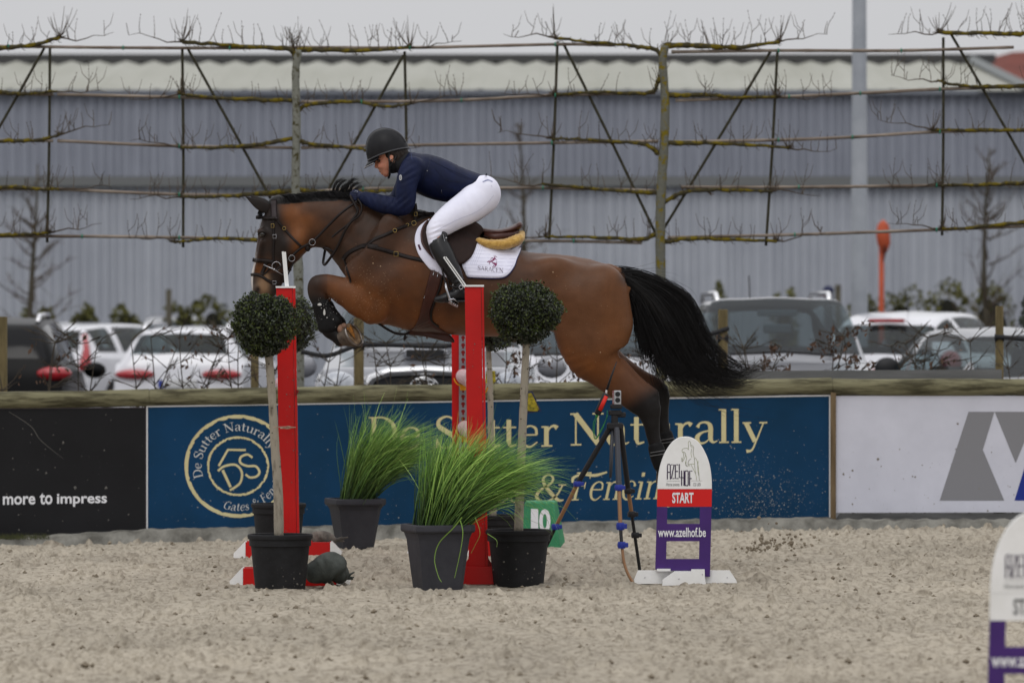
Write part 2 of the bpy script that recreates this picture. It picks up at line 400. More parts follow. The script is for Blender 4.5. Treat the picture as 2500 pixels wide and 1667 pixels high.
# ================================================================ ground
WD = 42.0      # distance of the barrier face
def smooth01(t): t = np.clip(t, 0, 1); return t * t * (3 - 2 * t)
def zbase(X, d):
    px = 1250 + F * X / d
    return smooth01((d - 36) / 5) * (-0.075 + 0.115 * np.clip(px / 2026, 0, 1.2))
_hr = np.random.RandomState(9); HP_ = []
for _i in range(150):
    _d = _hr.uniform(25.5, 40.8); _x = _hr.uniform(-1, 1) * _d * .09
    if _i < 45: _x, _d = _hr.normal(1.0, .9), _hr.normal(37.5, 1.2)
    HP_.append((_x, _d, _hr.uniform(.05, .085), _hr.uniform(.06, .11), _hr.uniform(.4, 1)))
def HOOFS(X, d):
    z = np.zeros_like(np.asarray(X, dtype=float))
    for (x0, d0, rx, rd, a) in HP_:
        q = ((X - x0) / rx) ** 2 + ((d - d0) / rd) ** 2
        z += a * np.where(q < 9, -.028 * np.exp(-q * 1.4) + .016 * np.exp(-(np.sqrt(q) - 1.55) ** 2 * 7), 0)
    return z
def zrel(X, d):
    z = (pn(X * .9 + 40, d * .5, 1) - .5) * .03 + (pn(X * 3.1 + 9, d * 1.6, 2) - .5) * .008
    z += (pn(X * 7.0, d * 4.5, 3) - .5) * .012 + HOOFS(X, d) + (pn(X * 12 + 3, d * 8, 4) ** 2 * .011 + pn(X * 24, d * 17, 5) ** 3 * .015 + pn(X * 50 + 8, d * 30, 7) ** 3 * .010) * (.2 + 1.3 * smooth01((pn(X * 1.1 + 31, d * .55, 12) * .65 + pn(X * 3.5, d * 1.8, 13) * .35 - .25) / .5)) - .006
    lump = pn(X * 11 + 70, d * 8 + 5, 6) * pn(X * 25, d * 20, 8)
    z += np.clip(lump - .46, 0, 1) * .11
    hoof = pn(X * 4.2 + 11, d * 3.1, 9)
    z -= np.clip(.24 - hoof, 0, 1) * .10
    return z
M_sand = mat('sand', S(108, 98, 83), .97, col2=S(161, 151, 134), scale=34, detail=10, bump=.005, bscale=60, spec=.05, lo=.30, hi=.54, stretch=(1, .35, 1))
def ground():
    ys = [24.0]
    while ys[-1] < 41.55: ys.append(ys[-1] + .016 + .006 * (ys[-1] - 24) / 18)
    ys = np.array(ys); nx = 700; us = np.linspace(-1, 1, nx)
    D, U = np.meshgrid(ys, us, indexing='ij'); X = U * (D * .095 + .35)
    Zr = zrel(X, D); Zz = zbase(X, D) + Zr * 1.0 - .008
    Zz -= smooth01((D - 40.9) / .5) * .02
    V = np.stack([X, D, Zz], -1).reshape(-1, 3)
    n, m = D.shape; i = np.arange(n - 1)[:, None] * m + np.arange(m - 1)[None]
    Fc = np.stack([i, i + 1, i + m + 1, i + m], -1).reshape(-1, 4)
    # skirts outwards, one coarse surround
    xx, dd = V[:, 0], V[:, 1]; tn = .66 + .52 * (pn(xx * .7 + 3, dd * .45, 71) * .34 + pn(xx * 2.2, dd * 1.0, 72) * .3 + pn(xx * 6, dd * 3, 73) * .2 + pn(xx * 16, dd * 7, 74) * .16)
    return mesh_obj('arena_sand', V, Fc, mat('arena_sand_near', S(118, 109, 96), .97, col2=S(174, 165, 150), scale=26, detail=10, bump=.003, bscale=70, spec=.05, lo=.28, hi=.56, stretch=(1, .3, 1), attr2='tone'), attr={'tone': np.stack([tn, tn, tn * .99], 1)})
g = ground(); tag(g, kind='structure')
def sheet(name, pts, m, kind='structure'):
    mb = MB(); mb.add(pts, [tuple(range(len(pts)))]); return mb.build(name, m, kind=kind)
sheet('arena_sand_surround', [(-400, -60, -.06), (400, -60, -.06), (400, 24.3, -.06), (-400, 24.3, -.06)], M_sand)
sheet('arena_sand_surround', [(-400, 24.3, -.06), (-2.3, 24.3, -.06), (-4.1, 41.9, -.16), (-400, 41.9, -.16)], M_sand)
sheet('arena_sand_surround', [(2.3, 24.3, -.06), (400, 24.3, -.06), (400, 41.9, -.04), (4.1, 41.9, -.04)], M_sand)
M_asph = mat('asphalt', (.06, .06, .062), .92, col2=(.085, .085, .085), scale=5, bump=.004, bscale=60)
sheet('car_park', [(-600, 42.3, -.13), (600, 42.3, -.13), (600, 1500, -.13), (-600, 1500, -.13)], M_asph)
# loose clods on the sand
def clods():
    rs = np.random.RandomState(5); mb = MB(); n = 1900
    for i in range(n):
        d = 24.8 + 16.5 * rs.rand() ** 1.15; x = (rs.rand() * 2 - 1) * (d * .093)
        r = .004 + .016 * rs.rand() ** 4
        z = float(zbase(np.array([x]), np.array([d]))[0] + zrel(np.array([x]), np.array([d]))[0]) + r * .25 - .008
        v = [Vector((math.cos(a) * r * rs.uniform(.7, 1.3), math.sin(a) * r * rs.uniform(.7, 1.3), rs.uniform(-.2, .2) * r)) for a in np.arange(5) * 1.2566]
        mb.add([(x + q.x, d + q.y, z + q.z) for q in v] + [(x, d, z + r * .8), (x, d, z - r)],
               [(k, (k + 1) % 5, 5) for k in range(5)] + [((k + 1) % 5, k, 6) for k in range(5)])
    mb.build('sand_clods', mat('clod', S(98, 88, 74), .98, col2=S(142, 132, 116), scale=9, spec=.1), kind='stuff')
clods()
# thrown-up sand near the marker: clods in the air (behind the landing hind feet)
mb = MB(); rs = np.random.RandomState(11)
for i in range(230):
    t = rs.rand(); px = rs.normal(1895, 45) + 40 * t; py = rs.normal(1342, 17) - 18 * t
    if i % 3 == 0: px = rs.normal(1845, 16); py = rs.normal(1345, 8)
    c = W(px, py, 38 + rs.rand()); r = rs.uniform(.003, .013) if i > 25 else rs.uniform(.012, .022)
    mb.ell(c, (r, r, r * .8), 5, 3)
mb.build('thrown_sand', MATS['clod'], kind='stuff')
# ================================================================ barrier
def P2(px, py, d=WD): return W(px, py, d)
M_wood = mat('weathered_wood', S(120, 116, 90), .85, col2=S(66, 62, 44), scale=7.0, detail=10, bump=.012, bscale=14, stretch=(.4, 1.2, 3.4), lo=.42, hi=.60)
M_kerb = mat('concrete', S(140, 138, 130), .95, col2=S(88, 86, 80), scale=6, bump=.01, bscale=30)
def ltop(px): return 957 - 34 * min(px, 2032) / 2032 if px < 2032 else 923 + (px - 2032) * .003
rail = thing('timber_rail', 'weathered round timber rail running along the top of the advertising boards', 'rail', P2(1250, 960, WD + .05))
xs = [-420, 366, 1207, 2032, 2900]
for i in range(4):
    a, b = xs[i] + 1.5, xs[i + 1] - 1.5; mb = MB(); n = 26; r = 21.0 / 331
    pts = []; rr = []
    for k in range(n + 1):
        px = a + (b - a) * k / n
        top = ltop(min(max(px, 0), 2500)) + (1.5 if i == 3 else 0)
        pts.append(W(px, top + 20 + .6 * math.sin(px * .011 + i), WD + .02)); rr.append(r * (1 + .03 * math.sin(px * .02 + i * 2)))
    pts = [pts[0]] + pts + [pts[-1]]; rr = [rr[0] * .9] + rr + [rr[-1] * .9]
    mb.tube(pts, rr, 20)
    smooth_by_angle(mb.build('log', M_wood, rail), 50)
# posts behind the boards
for k, px in enumerate([8, 366, 770, 1207, 1620, 2034, 2440]):
    if px == 2034: continue
    mb = MB(); zt = W(px, ltop(px) + 24, WD).z
    mb.box(W(px, 0, WD + .07).xy.to_3d() + Vector((0, 0, (zt - .2) / 2)), (.045, .03, (zt + .2) / 2), bev=.006)
    mb.build('post', M_wood, rail)
mb = MB(); c0 = W(2034, 1115, WD + .0); mb.box(c0, (6.5 / 331, .03, 158 / 331), bev=.003)
mb.build('post', mat('brown_post', S(122, 104, 78), .8, col2=S(88, 72, 50), scale=5, stretch=(4, 4, .5)), rail)
def board(name, label, x0, x1, t0, t1, b0, b1, m, frame=None, th=.012, d=WD):
    root = thing(name, label, 'advertising board', W((x0 + x1) / 2, (b0 + b1) / 2, d))
    mb = MB(); q = [W(x0, t0, d), W(x1, t1, d), W(x1, b1, d), W(x0, b0, d)]
    nx = 24; V = []
    mb.prism([(p.x, p.z) for p in q], d, d + th); mb.build('panel', m, root)
    if frame:
        mf, wpx = frame; mb = MB()
        def bar(ax, ay, bx, by, cx, cy, dx, dy): mb.prism([(W(u, v, d).x, W(u, v, d).z) for u, v in ((ax, ay), (bx, by), (cx, cy), (dx, dy))], d - .004, d + th + .002)
        bar(x0 - wpx, t0 - wpx, x1 + wpx, t1 - wpx, x1 + wpx, t1, x0 - wpx, t0)
        bar(x0 - wpx, t0 + .1, x0, t0 + .1, x0, b0, x0 - wpx, b0)
        bar(x1, t1 + .1, x1 + wpx, t1 + .1, x1 + wpx, b1, x1, b1)
        mb.build('edge_trim', mf, root)
    return root
M_black = mat('black_board', S(15, 15, 18), .45, col2=S(22, 22, 25), scale=2.5, spec=.25, rvar=.25)
M_blue = mat('blue_board', S(14, 50, 76), .6, col2=S(17, 59, 93), scale=1.2, spec=.12)
M_white = mat('white_board', S(204, 205, 216), .4, col2=S(194, 195, 206), scale=2.5, spec=.2)
M_trim = mat('white_trim', S(205, 205, 205), .5)
M_cream = mat('cream_print', S(208, 198, 152), .5, col2=S(196, 184, 138), scale=4)
M_print = mat('white_print', S(225, 225, 228), .5)
bb = board('advertising_board', 'black advertising board with white slogan at the left end of the barrier', -420, 355, 1001, 996, 1337, 1292, M_black, (mat('dark_trim', S(70, 62, 66), .5), 2))
for s_t, a_, b_t, y_, z_ in (('more', 7, 86, 1211, 1232), ('to', 97, 128, 1203, 1231), ('impress', 139, 261, 1205, 1237)):
    mb = MB(); put_text(mb, s_t, (a_, b_t, y_, z_), WD - .003, bold=.02, slope=-.013); mb.build('lettering', M_print, bb)
bl = board('advertising_board', 'long dark blue advertising board with cream lettering and round emblem behind the jump', 361, 2024, 994, 967, 1291, 1262, M_blue, (M_trim, 3.5))
sl = -27 / 1663
def word(mb, s, x0, x1, y0, cap, shear=0, d=WD - .002, weight=1.0):
    L = serif_len(s); sx = (x1 - x0) / L; sy = cap / .7
    serif(mb, s, lambda x, y, o: W(x0 + x * sx, y0 - y * sy + sl * x * sx, d - o), shear, weight)
mb = MB()
for a_ in (('De', 898, 1030, 1096, 78), ('Sutter', 1060, 1366, 1094, 78), ('Naturally', 1390, 1872, 1087, 78)):
    mb = MB(); word(mb, *a_, weight=1.15); mb.build('lettering', M_cream, bl)
mb = MB(); word(mb, 'Gates', 1085, 1272, 1228, 66, .25); mb.build('lettering', M_cream, bl)
mb = MB(); word(mb, '&', 1299, 1378, 1224, 66, .1); mb.build('lettering', M_cream, bl)
mb = MB(); word(mb, 'Fencing', 1392, 1650, 1221, 68, .28)
mb.build('lettering', M_cream, bl); mb = MB()
px_stroke(mb, [(1398, 1178, 5), (1400, 1166, 7), (1420, 1158, 4), (1452, 1160, 7), (1482, 1152, 4)], 6, WD, off=.0015)
mb.build('lettering', M_cream, bl)
# emblem
EX, EY = 581, 1137.7
def ringmesh(mb, rx, ry, th, jag_in, jag_out, seed, n=150):
    rs = np.random.RandomState(seed); V = []
    j = rs.rand(n); j2 = rs.rand(n)
    for i in range(n):
        a = 2 * math.pi * i / n; ti = th / 2 * (1 - jag_in * (j[i] ** 3)); to = th / 2 * (1 - jag_out * (j2[i] ** 3))
        V.append(W(EX + (rx + to) * math.cos(a), EY + (ry + to) * math.sin(a), WD - .002)); V.append(W(EX + (rx - ti) * math.cos(a), EY + (ry - ti) * math.sin(a), WD - .002))
    mb.add(V, [(2 * i, 2 * i + 1, (2 * i + 3) % (2 * n), (2 * i + 2) % (2 * n)) for i in range(n)])
mb = MB(); ringmesh(mb, 126, 121, 9.5, .9, .2, 3); ringmesh(mb, 73, 70, 6.5, .9, .7, 4)
cp = lambda pts: [(x / 2.94, 920 + y / 2.94) for x, y in pts]
px_stroke(mb, cp([(1570, 638), (1636, 522), (1764, 524)]), 5.5, WD, smooth=False, off=.002)
px_stroke(mb, cp([(1598, 668), (1655, 790)]), 6.5, WD, smooth=False, off=.0024)
px_stroke(mb, cp([(1564, 674), (1610, 640), (1690, 630), (1735, 680), (1728, 750), (1695, 785), (1650, 812)]), 5.5, WD, off=.002)
px_stroke(mb, cp([(1812, 578), (1775, 556), (1728, 575), (1726, 615), (1775, 638), (1835, 640), (1862, 680), (1842, 712), (1795, 720), (1762, 698)]), 5.5, WD, off=.002)
mb.build('emblem', M_cream, bl)
def arc_text(mb, s, a0, a1, R, size, inward=False, shear=0):
    L = serif_len(s)
    def place(x, y, o):
        a = math.radians(a0 + (a1 - a0) * x / L); r = R + (y * size if not inward else -y * size)
        return W(EX + r * math.cos(a), EY - r * math.sin(a) * .97, WD - .0022 - o)
    serif(mb, s, place, shear, 1.0, .00015)
mb = MB(); arc_text(mb, 'De Sutter Naturally', 197, 28, 89, 32); mb.build('lettering', mat('grey_print', S(200, 200, 196), .5), bl); mb = MB()
arc_text(mb, 'Gates & Fencing', 250, 352, 112, 30, True, .2)
mb.build('lettering', mat('grey_print', S(200, 200, 196), .5), bl)
wb = board('advertising_board', 'white advertising board with grey geometric letters at the right end of the barrier', 2041, 2900, 966, 966, 1251, 1249, M_white)
def cpoly(pts): return [(W(1980 + x / 2.158, 940 + y / 2.158, WD).x, W(1980 + x / 2.158, 940 + y / 2.158, WD).z) for x, y in pts]
def flat(mb, poly, d): mb.add([(x, d, z) for x, z in poly], [tuple(range(len(poly)))])
mb = MB(); flat(mb, cpoly([(678, 607), (830, 140), (966, 140), (905, 340), (1018, 607)]), WD - .002); mb.build('lettering', mat('grey_logo', S(128, 128, 132), .5), wb); mb = MB(); flat(mb, cpoly([(968, 140), (1190, 140), (1078, 410)]), WD - .002)
mb.build('lettering', mat('grey_logo', S(128, 128, 132), .5), wb)
mb = MB(); flat(mb, cpoly([(1072, 607), (1160, 320), (1330, 320), (1230, 607)]), WD - .002)
mb.build('lettering', mat('blue_logo', S(25, 45, 130), .5), wb)
# low grey board strip and kerb
mb = MB(); q = [(2050, 1253), (2900, 1251), (2900, 1268), (2040, 1268)]; mb.prism([(W(a, b, WD).x, W(a, b, WD).z) for a, b in q], WD + .004, WD + .03)
mb.build('skirting_plank', mat('grey_plank', S(92, 92, 92), .8, col2=S(70, 70, 70), scale=8, stretch=(.4, 3, 3)), loc=W(2400, 1268, WD), label='narrow grey plank under the white advertising board', cat='plank')
mb = MB(); n = 260
V = []
for i in range(n + 1):
    px = -420 + 3320 * i / n
    yt = 1290 - 29 * (px - 361) / 1663 + (3 * math.sin(i * .9) + 2.5 * math.sin(i * 2.3)) * .35
    if px > 2030: yt = 1266 + 2 * math.sin(i * 1.7)
    if px < 360: yt = 1292 + 45 * (355 - px) / 775 - 1 + 1.5 * math.sin(i * 1.1)
    t = W(px, yt, WD - .02)
    V += [(t.x, WD - .02, t.z), (t.x, WD - .16, t.z - .012 - .006 * math.sin(i * 1.3)), (t.x, WD - .175, t.z - .2)]
mb.add(V, [(3 * i + k, 3 * i + k + 1, 3 * i + k + 4, 3 * i + k + 3) for i in range(n) for k in range(2)])
mb.build('kerb', M_kerb, kind='structure', smooth=True)
# sand heaped on the kerb edge, splashes on the boards
def blob(mb, c, r, rs, flatten=.35):
    k = 6; a0 = rs.rand() * 6
    v = [(c[0] + math.cos(a0 + a) * r * rs.uniform(.6, 1.3), c[1] - flatten * r * .1, c[2] + math.sin(a0 + a) * r * rs.uniform(.6, 1.3)) for a in np.arange(k) * 2 * math.pi / k]
    mb.add([(c[0], c[1] - r * flatten, c[2])] + v, [(0, i + 1, (i + 1) % k + 1) for i in range(k)])
rs = np.random.RandomState(21)
mb = MB()
for i in range(650):
    px = rs.normal(1860, 75); py = 1262 - abs(rs.normal(0, 75)) - 3
    if not (361 < px < 2020 and py > 985): continue
    blob(mb, W(px, py, WD - .001), .0014 + .0038 * rs.rand() ** 3, rs)
for i in range(700):
    px = rs.uniform(365, 2020); py = 1275 - abs(rs.normal(0, 90)) - rs.exponential(6)
    if py < 1000 or py > 1290 - 27 * (px - 361) / 1663: continue
    blob(mb, W(px, py, WD - .001), .001 + .005 * rs.rand() ** 6, rs)
mb.build('sand_splashes', mat('dry_sand_spot', S(150, 150, 146), .95), bl, kind='stuff')
mb = MB()
for i in range(120):
    px = rs.uniform(2, 350); py = rs.uniform(1010, 1295); blob(mb, W(px, py, WD - .001), .0012 + .011 * rs.rand() ** 6, rs)
px_stroke(mb, [(22, 1005, 1), (75, 1040, 1.4), (100, 1075, 1.2), (155, 1120, .5)], 1, WD, off=.0015)
mb.build('sand_splashes', mat('dull_spot', S(96, 94, 90), .95), bb, kind='stuff')
mb = MB()
for i in range(130):
    px = rs.uniform(2045, 2500); py = 1250 - abs(rs.normal(0, 110)); 
    if py > 970: blob(mb, W(px, py, WD - .001), .0014 + .011 * rs.rand() ** 7, rs)
mb.build('sand_splashes', mat('dirt_spot', S(128, 122, 112), .95), wb, kind='stuff')
# grey plank rail standing behind the barrier on the right
mb = MB(); q = [(1640, 906), (2446, 902), (2446, 932), (1640, 932)]; mb.prism([(W(a, b, 43.3).x, W(a, b, 43.3).z) for a, b in q], 43.3, 43.34)
mb.build('hedge_edging_plank', mat('grey_plank2', S(110, 110, 108), .85, col2=S(92, 92, 90), scale=5, stretch=(.4, 3, 3)), loc=W(2000, 932, 43.3), label='grey plank edging in front of the bare hedge behind the barrier', cat='plank')
# moss/grass strip on the kerb, bottom left
mb = MB()
for i in range(700):
    px = rs.uniform(-60, 120); p = W(px, 1318 - 6 * rs.rand(), WD - .08 - .12 * rs.rand()); h = rs.uniform(.015, .05); a = rs.uniform(-.6, .6)
    mb.add([p + Vector((-.002, 0, 0)), p + Vector((.002, 0, 0)), p + Vector((a * h, rs.uniform(-.3, .3) * h, h))], [(0, 1, 2)])
mb.build('grass', mat('moss_grass', S(70, 72, 40), .8, col2=S(52, 56, 30), scale=20), kind='stuff')
# ================================================================ warehouse
BD = 120.0
ws = thing('warehouse', 'long low warehouse clad in grey ribbed steel with pale roof', 'building', (0, BD, 0))
M_clad = mat('grey_cladding', S(146, 150, 161), .6, col2=S(137, 141, 152), scale=.6)
M_clad2 = mat('grey_cladding_lower', S(174, 178, 186), .6, col2=S(163, 167, 176), scale=.6)
def ribbed(name, x0, x1, z0, z1, d, m, period=.19, dep=.045):
    mb = MB(); x = x0; V = []; rs = np.random.RandomState(int(z1 * 10))
    while x < x1:
        p = period * rs.choice([.75, 1, 1, 1.35])
        for dx, dy in ((0, 0), (.3, 0), (.42, -dep), (.85, -dep), (.97, 0)): V += [(x + dx * p, d + dy, z0), (x + dx * p, d + dy, z1)]
        x += p
    n = len(V) // 2; mb.add(V, [(2 * i, 2 * i + 2, 2 * i + 3, 2 * i + 1) for i in range(n - 1)])
    return mb.build(name, m, ws)
zE = W(0, 224, BD).z; zb1 = W(0, 432, BD).z; zb0 = W(0, 456, BD).z
ribbed('upper_cladding', -26, 26, zb1 + .01, zE, BD, M_clad)
ribbed('lower_cladding', -26, 26, -.2, zb0 - .01, BD - .05, M_clad2)
mb = MB(); mb.box((0, BD - .12, (zb0 + zb1) / 2), (26, .16, (zb1 - zb0) / 2)); mb.build('cladding_band', mat('band_grey', S(112, 114, 114), .7), ws)
mb = MB(); mb.box((0, BD + 12.3, zE / 2 - .1), (26, 12, zE / 2 - .3)); mb.build('core_wall', MATS['grey_cladding'], ws)
# pitched roof of ribbed sheets
zR = W(0, 158, BD + 9).z; M_roof = mat('pale_roof', S(172, 172, 164), .9, col2=S(158, 158, 148), scale=.35, stretch=(1, .2, 1), spec=.1)
mb = MB(); V = []; x = -26.4
xr = W(2372, 0, BD + 9).x
while x < 26.4:
    for dx, dz in ((0, 0), (.5, .09), (1, 0)): V += [(x + dx * .62, BD - .12, zE + dz * .6), (min(x + dx * .62, 26.4), BD + 9, zR + dz)]
    x += .62
V = [(a, b, c) for a, b, c in V]; n = len(V) // 2
mb.add(V, [(2 * i, 2 * i + 2, 2 * i + 3, 2 * i + 1) for i in range(n - 1) if V[2 * i + 3][0] < xr])
mb.build('roof', M_roof, ws)
# right-hand sloping verge of the roof
zt = zR; vx0, vx1 = xr, W(2512, 0, BD - .4).x
mb = MB(); mb.add([(vx0 - .6, BD - .4, zE), (vx1, BD - .4, zE), (vx0, BD + 9, zR + .02), (vx0 - .6, BD + 9, zR + .02)], [(0, 1, 2, 3)]); mb.build('roof_hip', M_roof, ws)
mb = MB(); mb.tube([(vx1, BD - .45, zE + .05), (vx0, BD + 9, zR + .1)], .12, 4); mb.build('verge_trim', mat('verge', S(120, 124, 124), .6), ws)
# ridge capping with scalloped lower edge
mb = MB(); ztop = W(0, 133, BD + 9).z; V = []; x = -26.4
while x < xr + .2:
    for dx, dz in ((0, .0), (.2, -.10), (.4, -.0)): V += [(x + dx, BD + 8.9, zR + .16 + dz - .1), (x + dx, BD + 8.9, ztop)]
    x += .42
n = len(V) // 2; mb.add(V, [(2 * i, 2 * i + 2, 2 * i + 3, 2 * i + 1) for i in range(n - 1)])
mb.add([(-26, BD + 8.9, ztop), (xr, BD + 8.9, ztop), (xr, BD + 18, zE), (-26, BD + 18, zE)], [(0, 1, 2, 3)])
mb.build('ridge_capping', mat('ridge_dark', S(76, 76, 76), .9, spec=.1), ws)
mb = MB(); mb.box((0, BD - .17, zE - .02), (26.4, .05, .05)); mb.build('gutter', mat('gutter', S(120, 124, 132), .5), ws)
# brown-red roof beyond on the right
b2 = thing('brick_house', 'distant house with dark red roof beyond the warehouse at the right edge', 'house', W(2520, 734, 150))
mb = MB(); a = W(2385, 152, 150); b_ = W(2470, 128, 150); c_ = W(2620, 122, 150); d_ = W(2640, 215, 146); e_ = W(2440, 205, 146)
mb.add([a, b_, c_, d_, e_], [(0, 1, 2, 3, 4)]); mb.build('roof', mat('red_roof', S(120, 62, 50), .8, col2=S(96, 48, 40), scale=1), b2)
mb = MB(); x0 = W(2440, 0, 150).x; mb.box((x0 + 3, 153, 3), (3, 3, 3.2)); mb.build('wall', mat('red_brick', S(120, 60, 52), .85, col2=S(96, 50, 44), scale=2), b2)
# lamp mast
lm = thing('lamp_mast', 'tall pale grey lamp mast in front of the warehouse', 'mast', (W(2098, 0, 70).x, 70, 0))
mb = MB(); mb.tube([(W(2098, 0, 70).x, 70, z) for z in (-.1, 2, 5, 12)], [.112, .105, .088, .07], 20); mb.build('pole', mat('mast_paint', S(168, 172, 178), .5, col2=S(150, 155, 162), scale=2), lm, smooth=True)
mb = MB(); mb.box((W(2098, 0, 70).x, 70, 12.1), (.5, .18, .1), bev=.03); mb.build('lamp_head', MATS['mast_paint'], lm)
# orange lifebuoy post
M_or = mat('orange_plastic', S(184, 84, 52), .6, col2=S(165, 72, 44), scale=3)
lp = thing('lifebuoy_post', 'bright orange post with an oval lifebuoy case on top', 'lifebuoy post', (W(2152, 0, 80).x, 80, -.12))
mb = MB(); mb.tube([W(2152, 560, 80), (W(2152, 0, 80).x, 80, -.1)], [.036, .036], 12); mb.build('post', M_or, lp, smooth=True)
mb = MB(); mb.tube([W(2156, 541, 80), W(2156, 552, 79.9), W(2156, 575, 79.9), W(2158, 596, 79.9), W(2160, 614, 79.9), W(2160, 620, 79.9)], [.03, .085, .098, .09, .04, .01], 14); mb.build('case', M_or, lp, smooth=True)
mb = MB(); mb.tube([W(2159, 600, 79.8), W(2162, 612, 79.8), W(2156, 640, 79.85)], [.02, .02, .008], 6); mb.build('rope', mat('dark_rope', S(80, 40, 32), .8), lp)
# ================================================================ foliage helpers
def leaf_cloud(mb, n, fpos, size, rs, elong=1.5, droop=0):
    for i in range(n):
        p, nrm = fpos(rs); s_ = size * rs.uniform(.6, 1.3)
        t = Vector(rs.normal(size=3)); t = (t + Vector(nrm) * .3); t.normalize(); t.z -= droop; t.normalize()
        u = t.cross(Vector(rs.normal(size=3))); u.normalize(); p = Vector(p)
        a = p - t * s_ * elong / 2; b = p + t * s_ * elong / 2; nn = t.cross(u)
        mb.add([a, p + u * s_ * .45 + nn * s_ * .12, b, p - u * s_ * .45 + nn * s_ * .12], [(0, 1, 2), (0, 2, 3)])
def bush(name, label, cat, px, pyt, pyb, wpx, d, m, group=None, n=900, boxy=False, size=.05):
    zt = W(0, pyt, d).z; c = W(px, 0, d); hw = wpx / 2 * d / F
    root = thing(name, label, cat, (c.x, d, -.12), group); rs = np.random.RandomState(int(px) % 1000)
    hz = (zt + .1) / 2; cc = Vector((c.x, d, zt - hz))
    ph = rs.rand(8) * 6
    def f(rs):
        v = rs.normal(size=3); v /= np.linalg.norm(v)
        if boxy: v = v / (np.abs(v) ** 5).sum() ** .2
        k = 1 + .1 * math.sin(v[0] * 4 + ph[0]) + .08 * math.sin(v[2] * 6 + ph[1]); r = rs.uniform(.8, 1.02) * k
        return (cc.x + v[0] * hw * r, cc.y + v[1] * hw * r, cc.z + v[2] * hz * r), v
    mb = MB(); leaf_cloud(mb, n, f, size, rs); mb.build('foliage', m, root, kind='stuff')
    mb = MB(); mb.ell(cc, (hw * .8, hw * .8, hz * .85)); mb.build('shade_core', mat('dark_inner', (.012, .012, .008), 1), root, smooth=True)  # near-black solid standing in for the shade inside the bush
    mb = MB(); mb.tube([(c.x, d, -.12), (c.x, d, zt - hz)], [.04, .03], 6); mb.build('stem', M_bark, root)
    return root
M_bark = mat('bark', S(84, 78, 66), .9, col2=S(58, 54, 44), scale=12, bump=.01)
M_box = mat('box_leaves', S(96, 94, 44), .7, col2=S(66, 68, 32), scale=14)
for i, (px, t, wd, lb) in enumerate([(92, 752, 52, 'small round clipped bush under the bare tree at the far left'), (208, 748, 44, 'small clipped bush second from the left before the warehouse'), (304, 751, 60, 'small clipped bush third from the left before the warehouse'),
        (450, 742, 56, 'clipped bush beside the short grey stake at left'), (520, 744, 66, 'clipped bush just left of the ball topiary and the horse muzzle'), (1758, 714, 26, 'tiny clipped bush above the silver car roof, left of its aerial'), (1915, 710, 40, 'small clipped bush peeping over the silver car roof'),
        (2112, 722, 60, 'clipped bush at the foot of the orange post'), (2200, 723, 76, 'rounded clipped bush behind the white hatchback, right of the orange post'), (2312, 709, 84, 'square clipped bush behind the white hatchback roof'), (2420, 714, 80, 'clipped bush under the bare tree at the far right')]):
    bush('clipped_bush', lb, 'bush', px, t - 4, 800, wd * 1.5, 88 + (i % 3), M_box, 'clipped bushes along the warehouse', 700, boxy=True, size=.07)
bush('evergreen_shrub', 'large dark green evergreen shrub at the right edge behind the stake', 'shrub', 2550, 650, 900, 140, 60, mat('dark_ever', S(66, 74, 58), .7, col2=S(46, 54, 42), scale=10), None, 6000, size=.03)
# stakes and people-height bits by the warehouse
for px, t, lb in ((412, 706, 'short grey stake standing before the warehouse wall left of the topiary'), (2046, 695, 'leaning grey stake beside the blue-capped bollard')):
    mb = MB(); c = W(px, t, 86); mb.tube([(c.x, 86, -.12), c], [.055, .045], 8); mb.build('wooden_stake', mat('grey_stake', S(88, 84, 72), .9, col2=S(66, 62, 52), scale=6), loc=(c.x, 86, -.12), smooth=True, label=lb, cat='stake')
bo = thing('bollard', 'dark bollard with a navy blue cap beyond the silver car', 'bollard', (W(2022, 0, 86).x, 86, -.12))
mb = MB(); mb.tube([(W(2022, 0, 86).x, 86, -.12), W(2022, 712, 86)], [.07, .07], 12); mb.build('post', mat('dkgrey', S(70, 72, 78), .6), bo, smooth=True)
mb = MB(); mb.ell(W(2022, 708, 86), (.085, .085, .07)); mb.build('cap', mat('navy_cap', S(36, 42, 76), .5), bo, smooth=True)
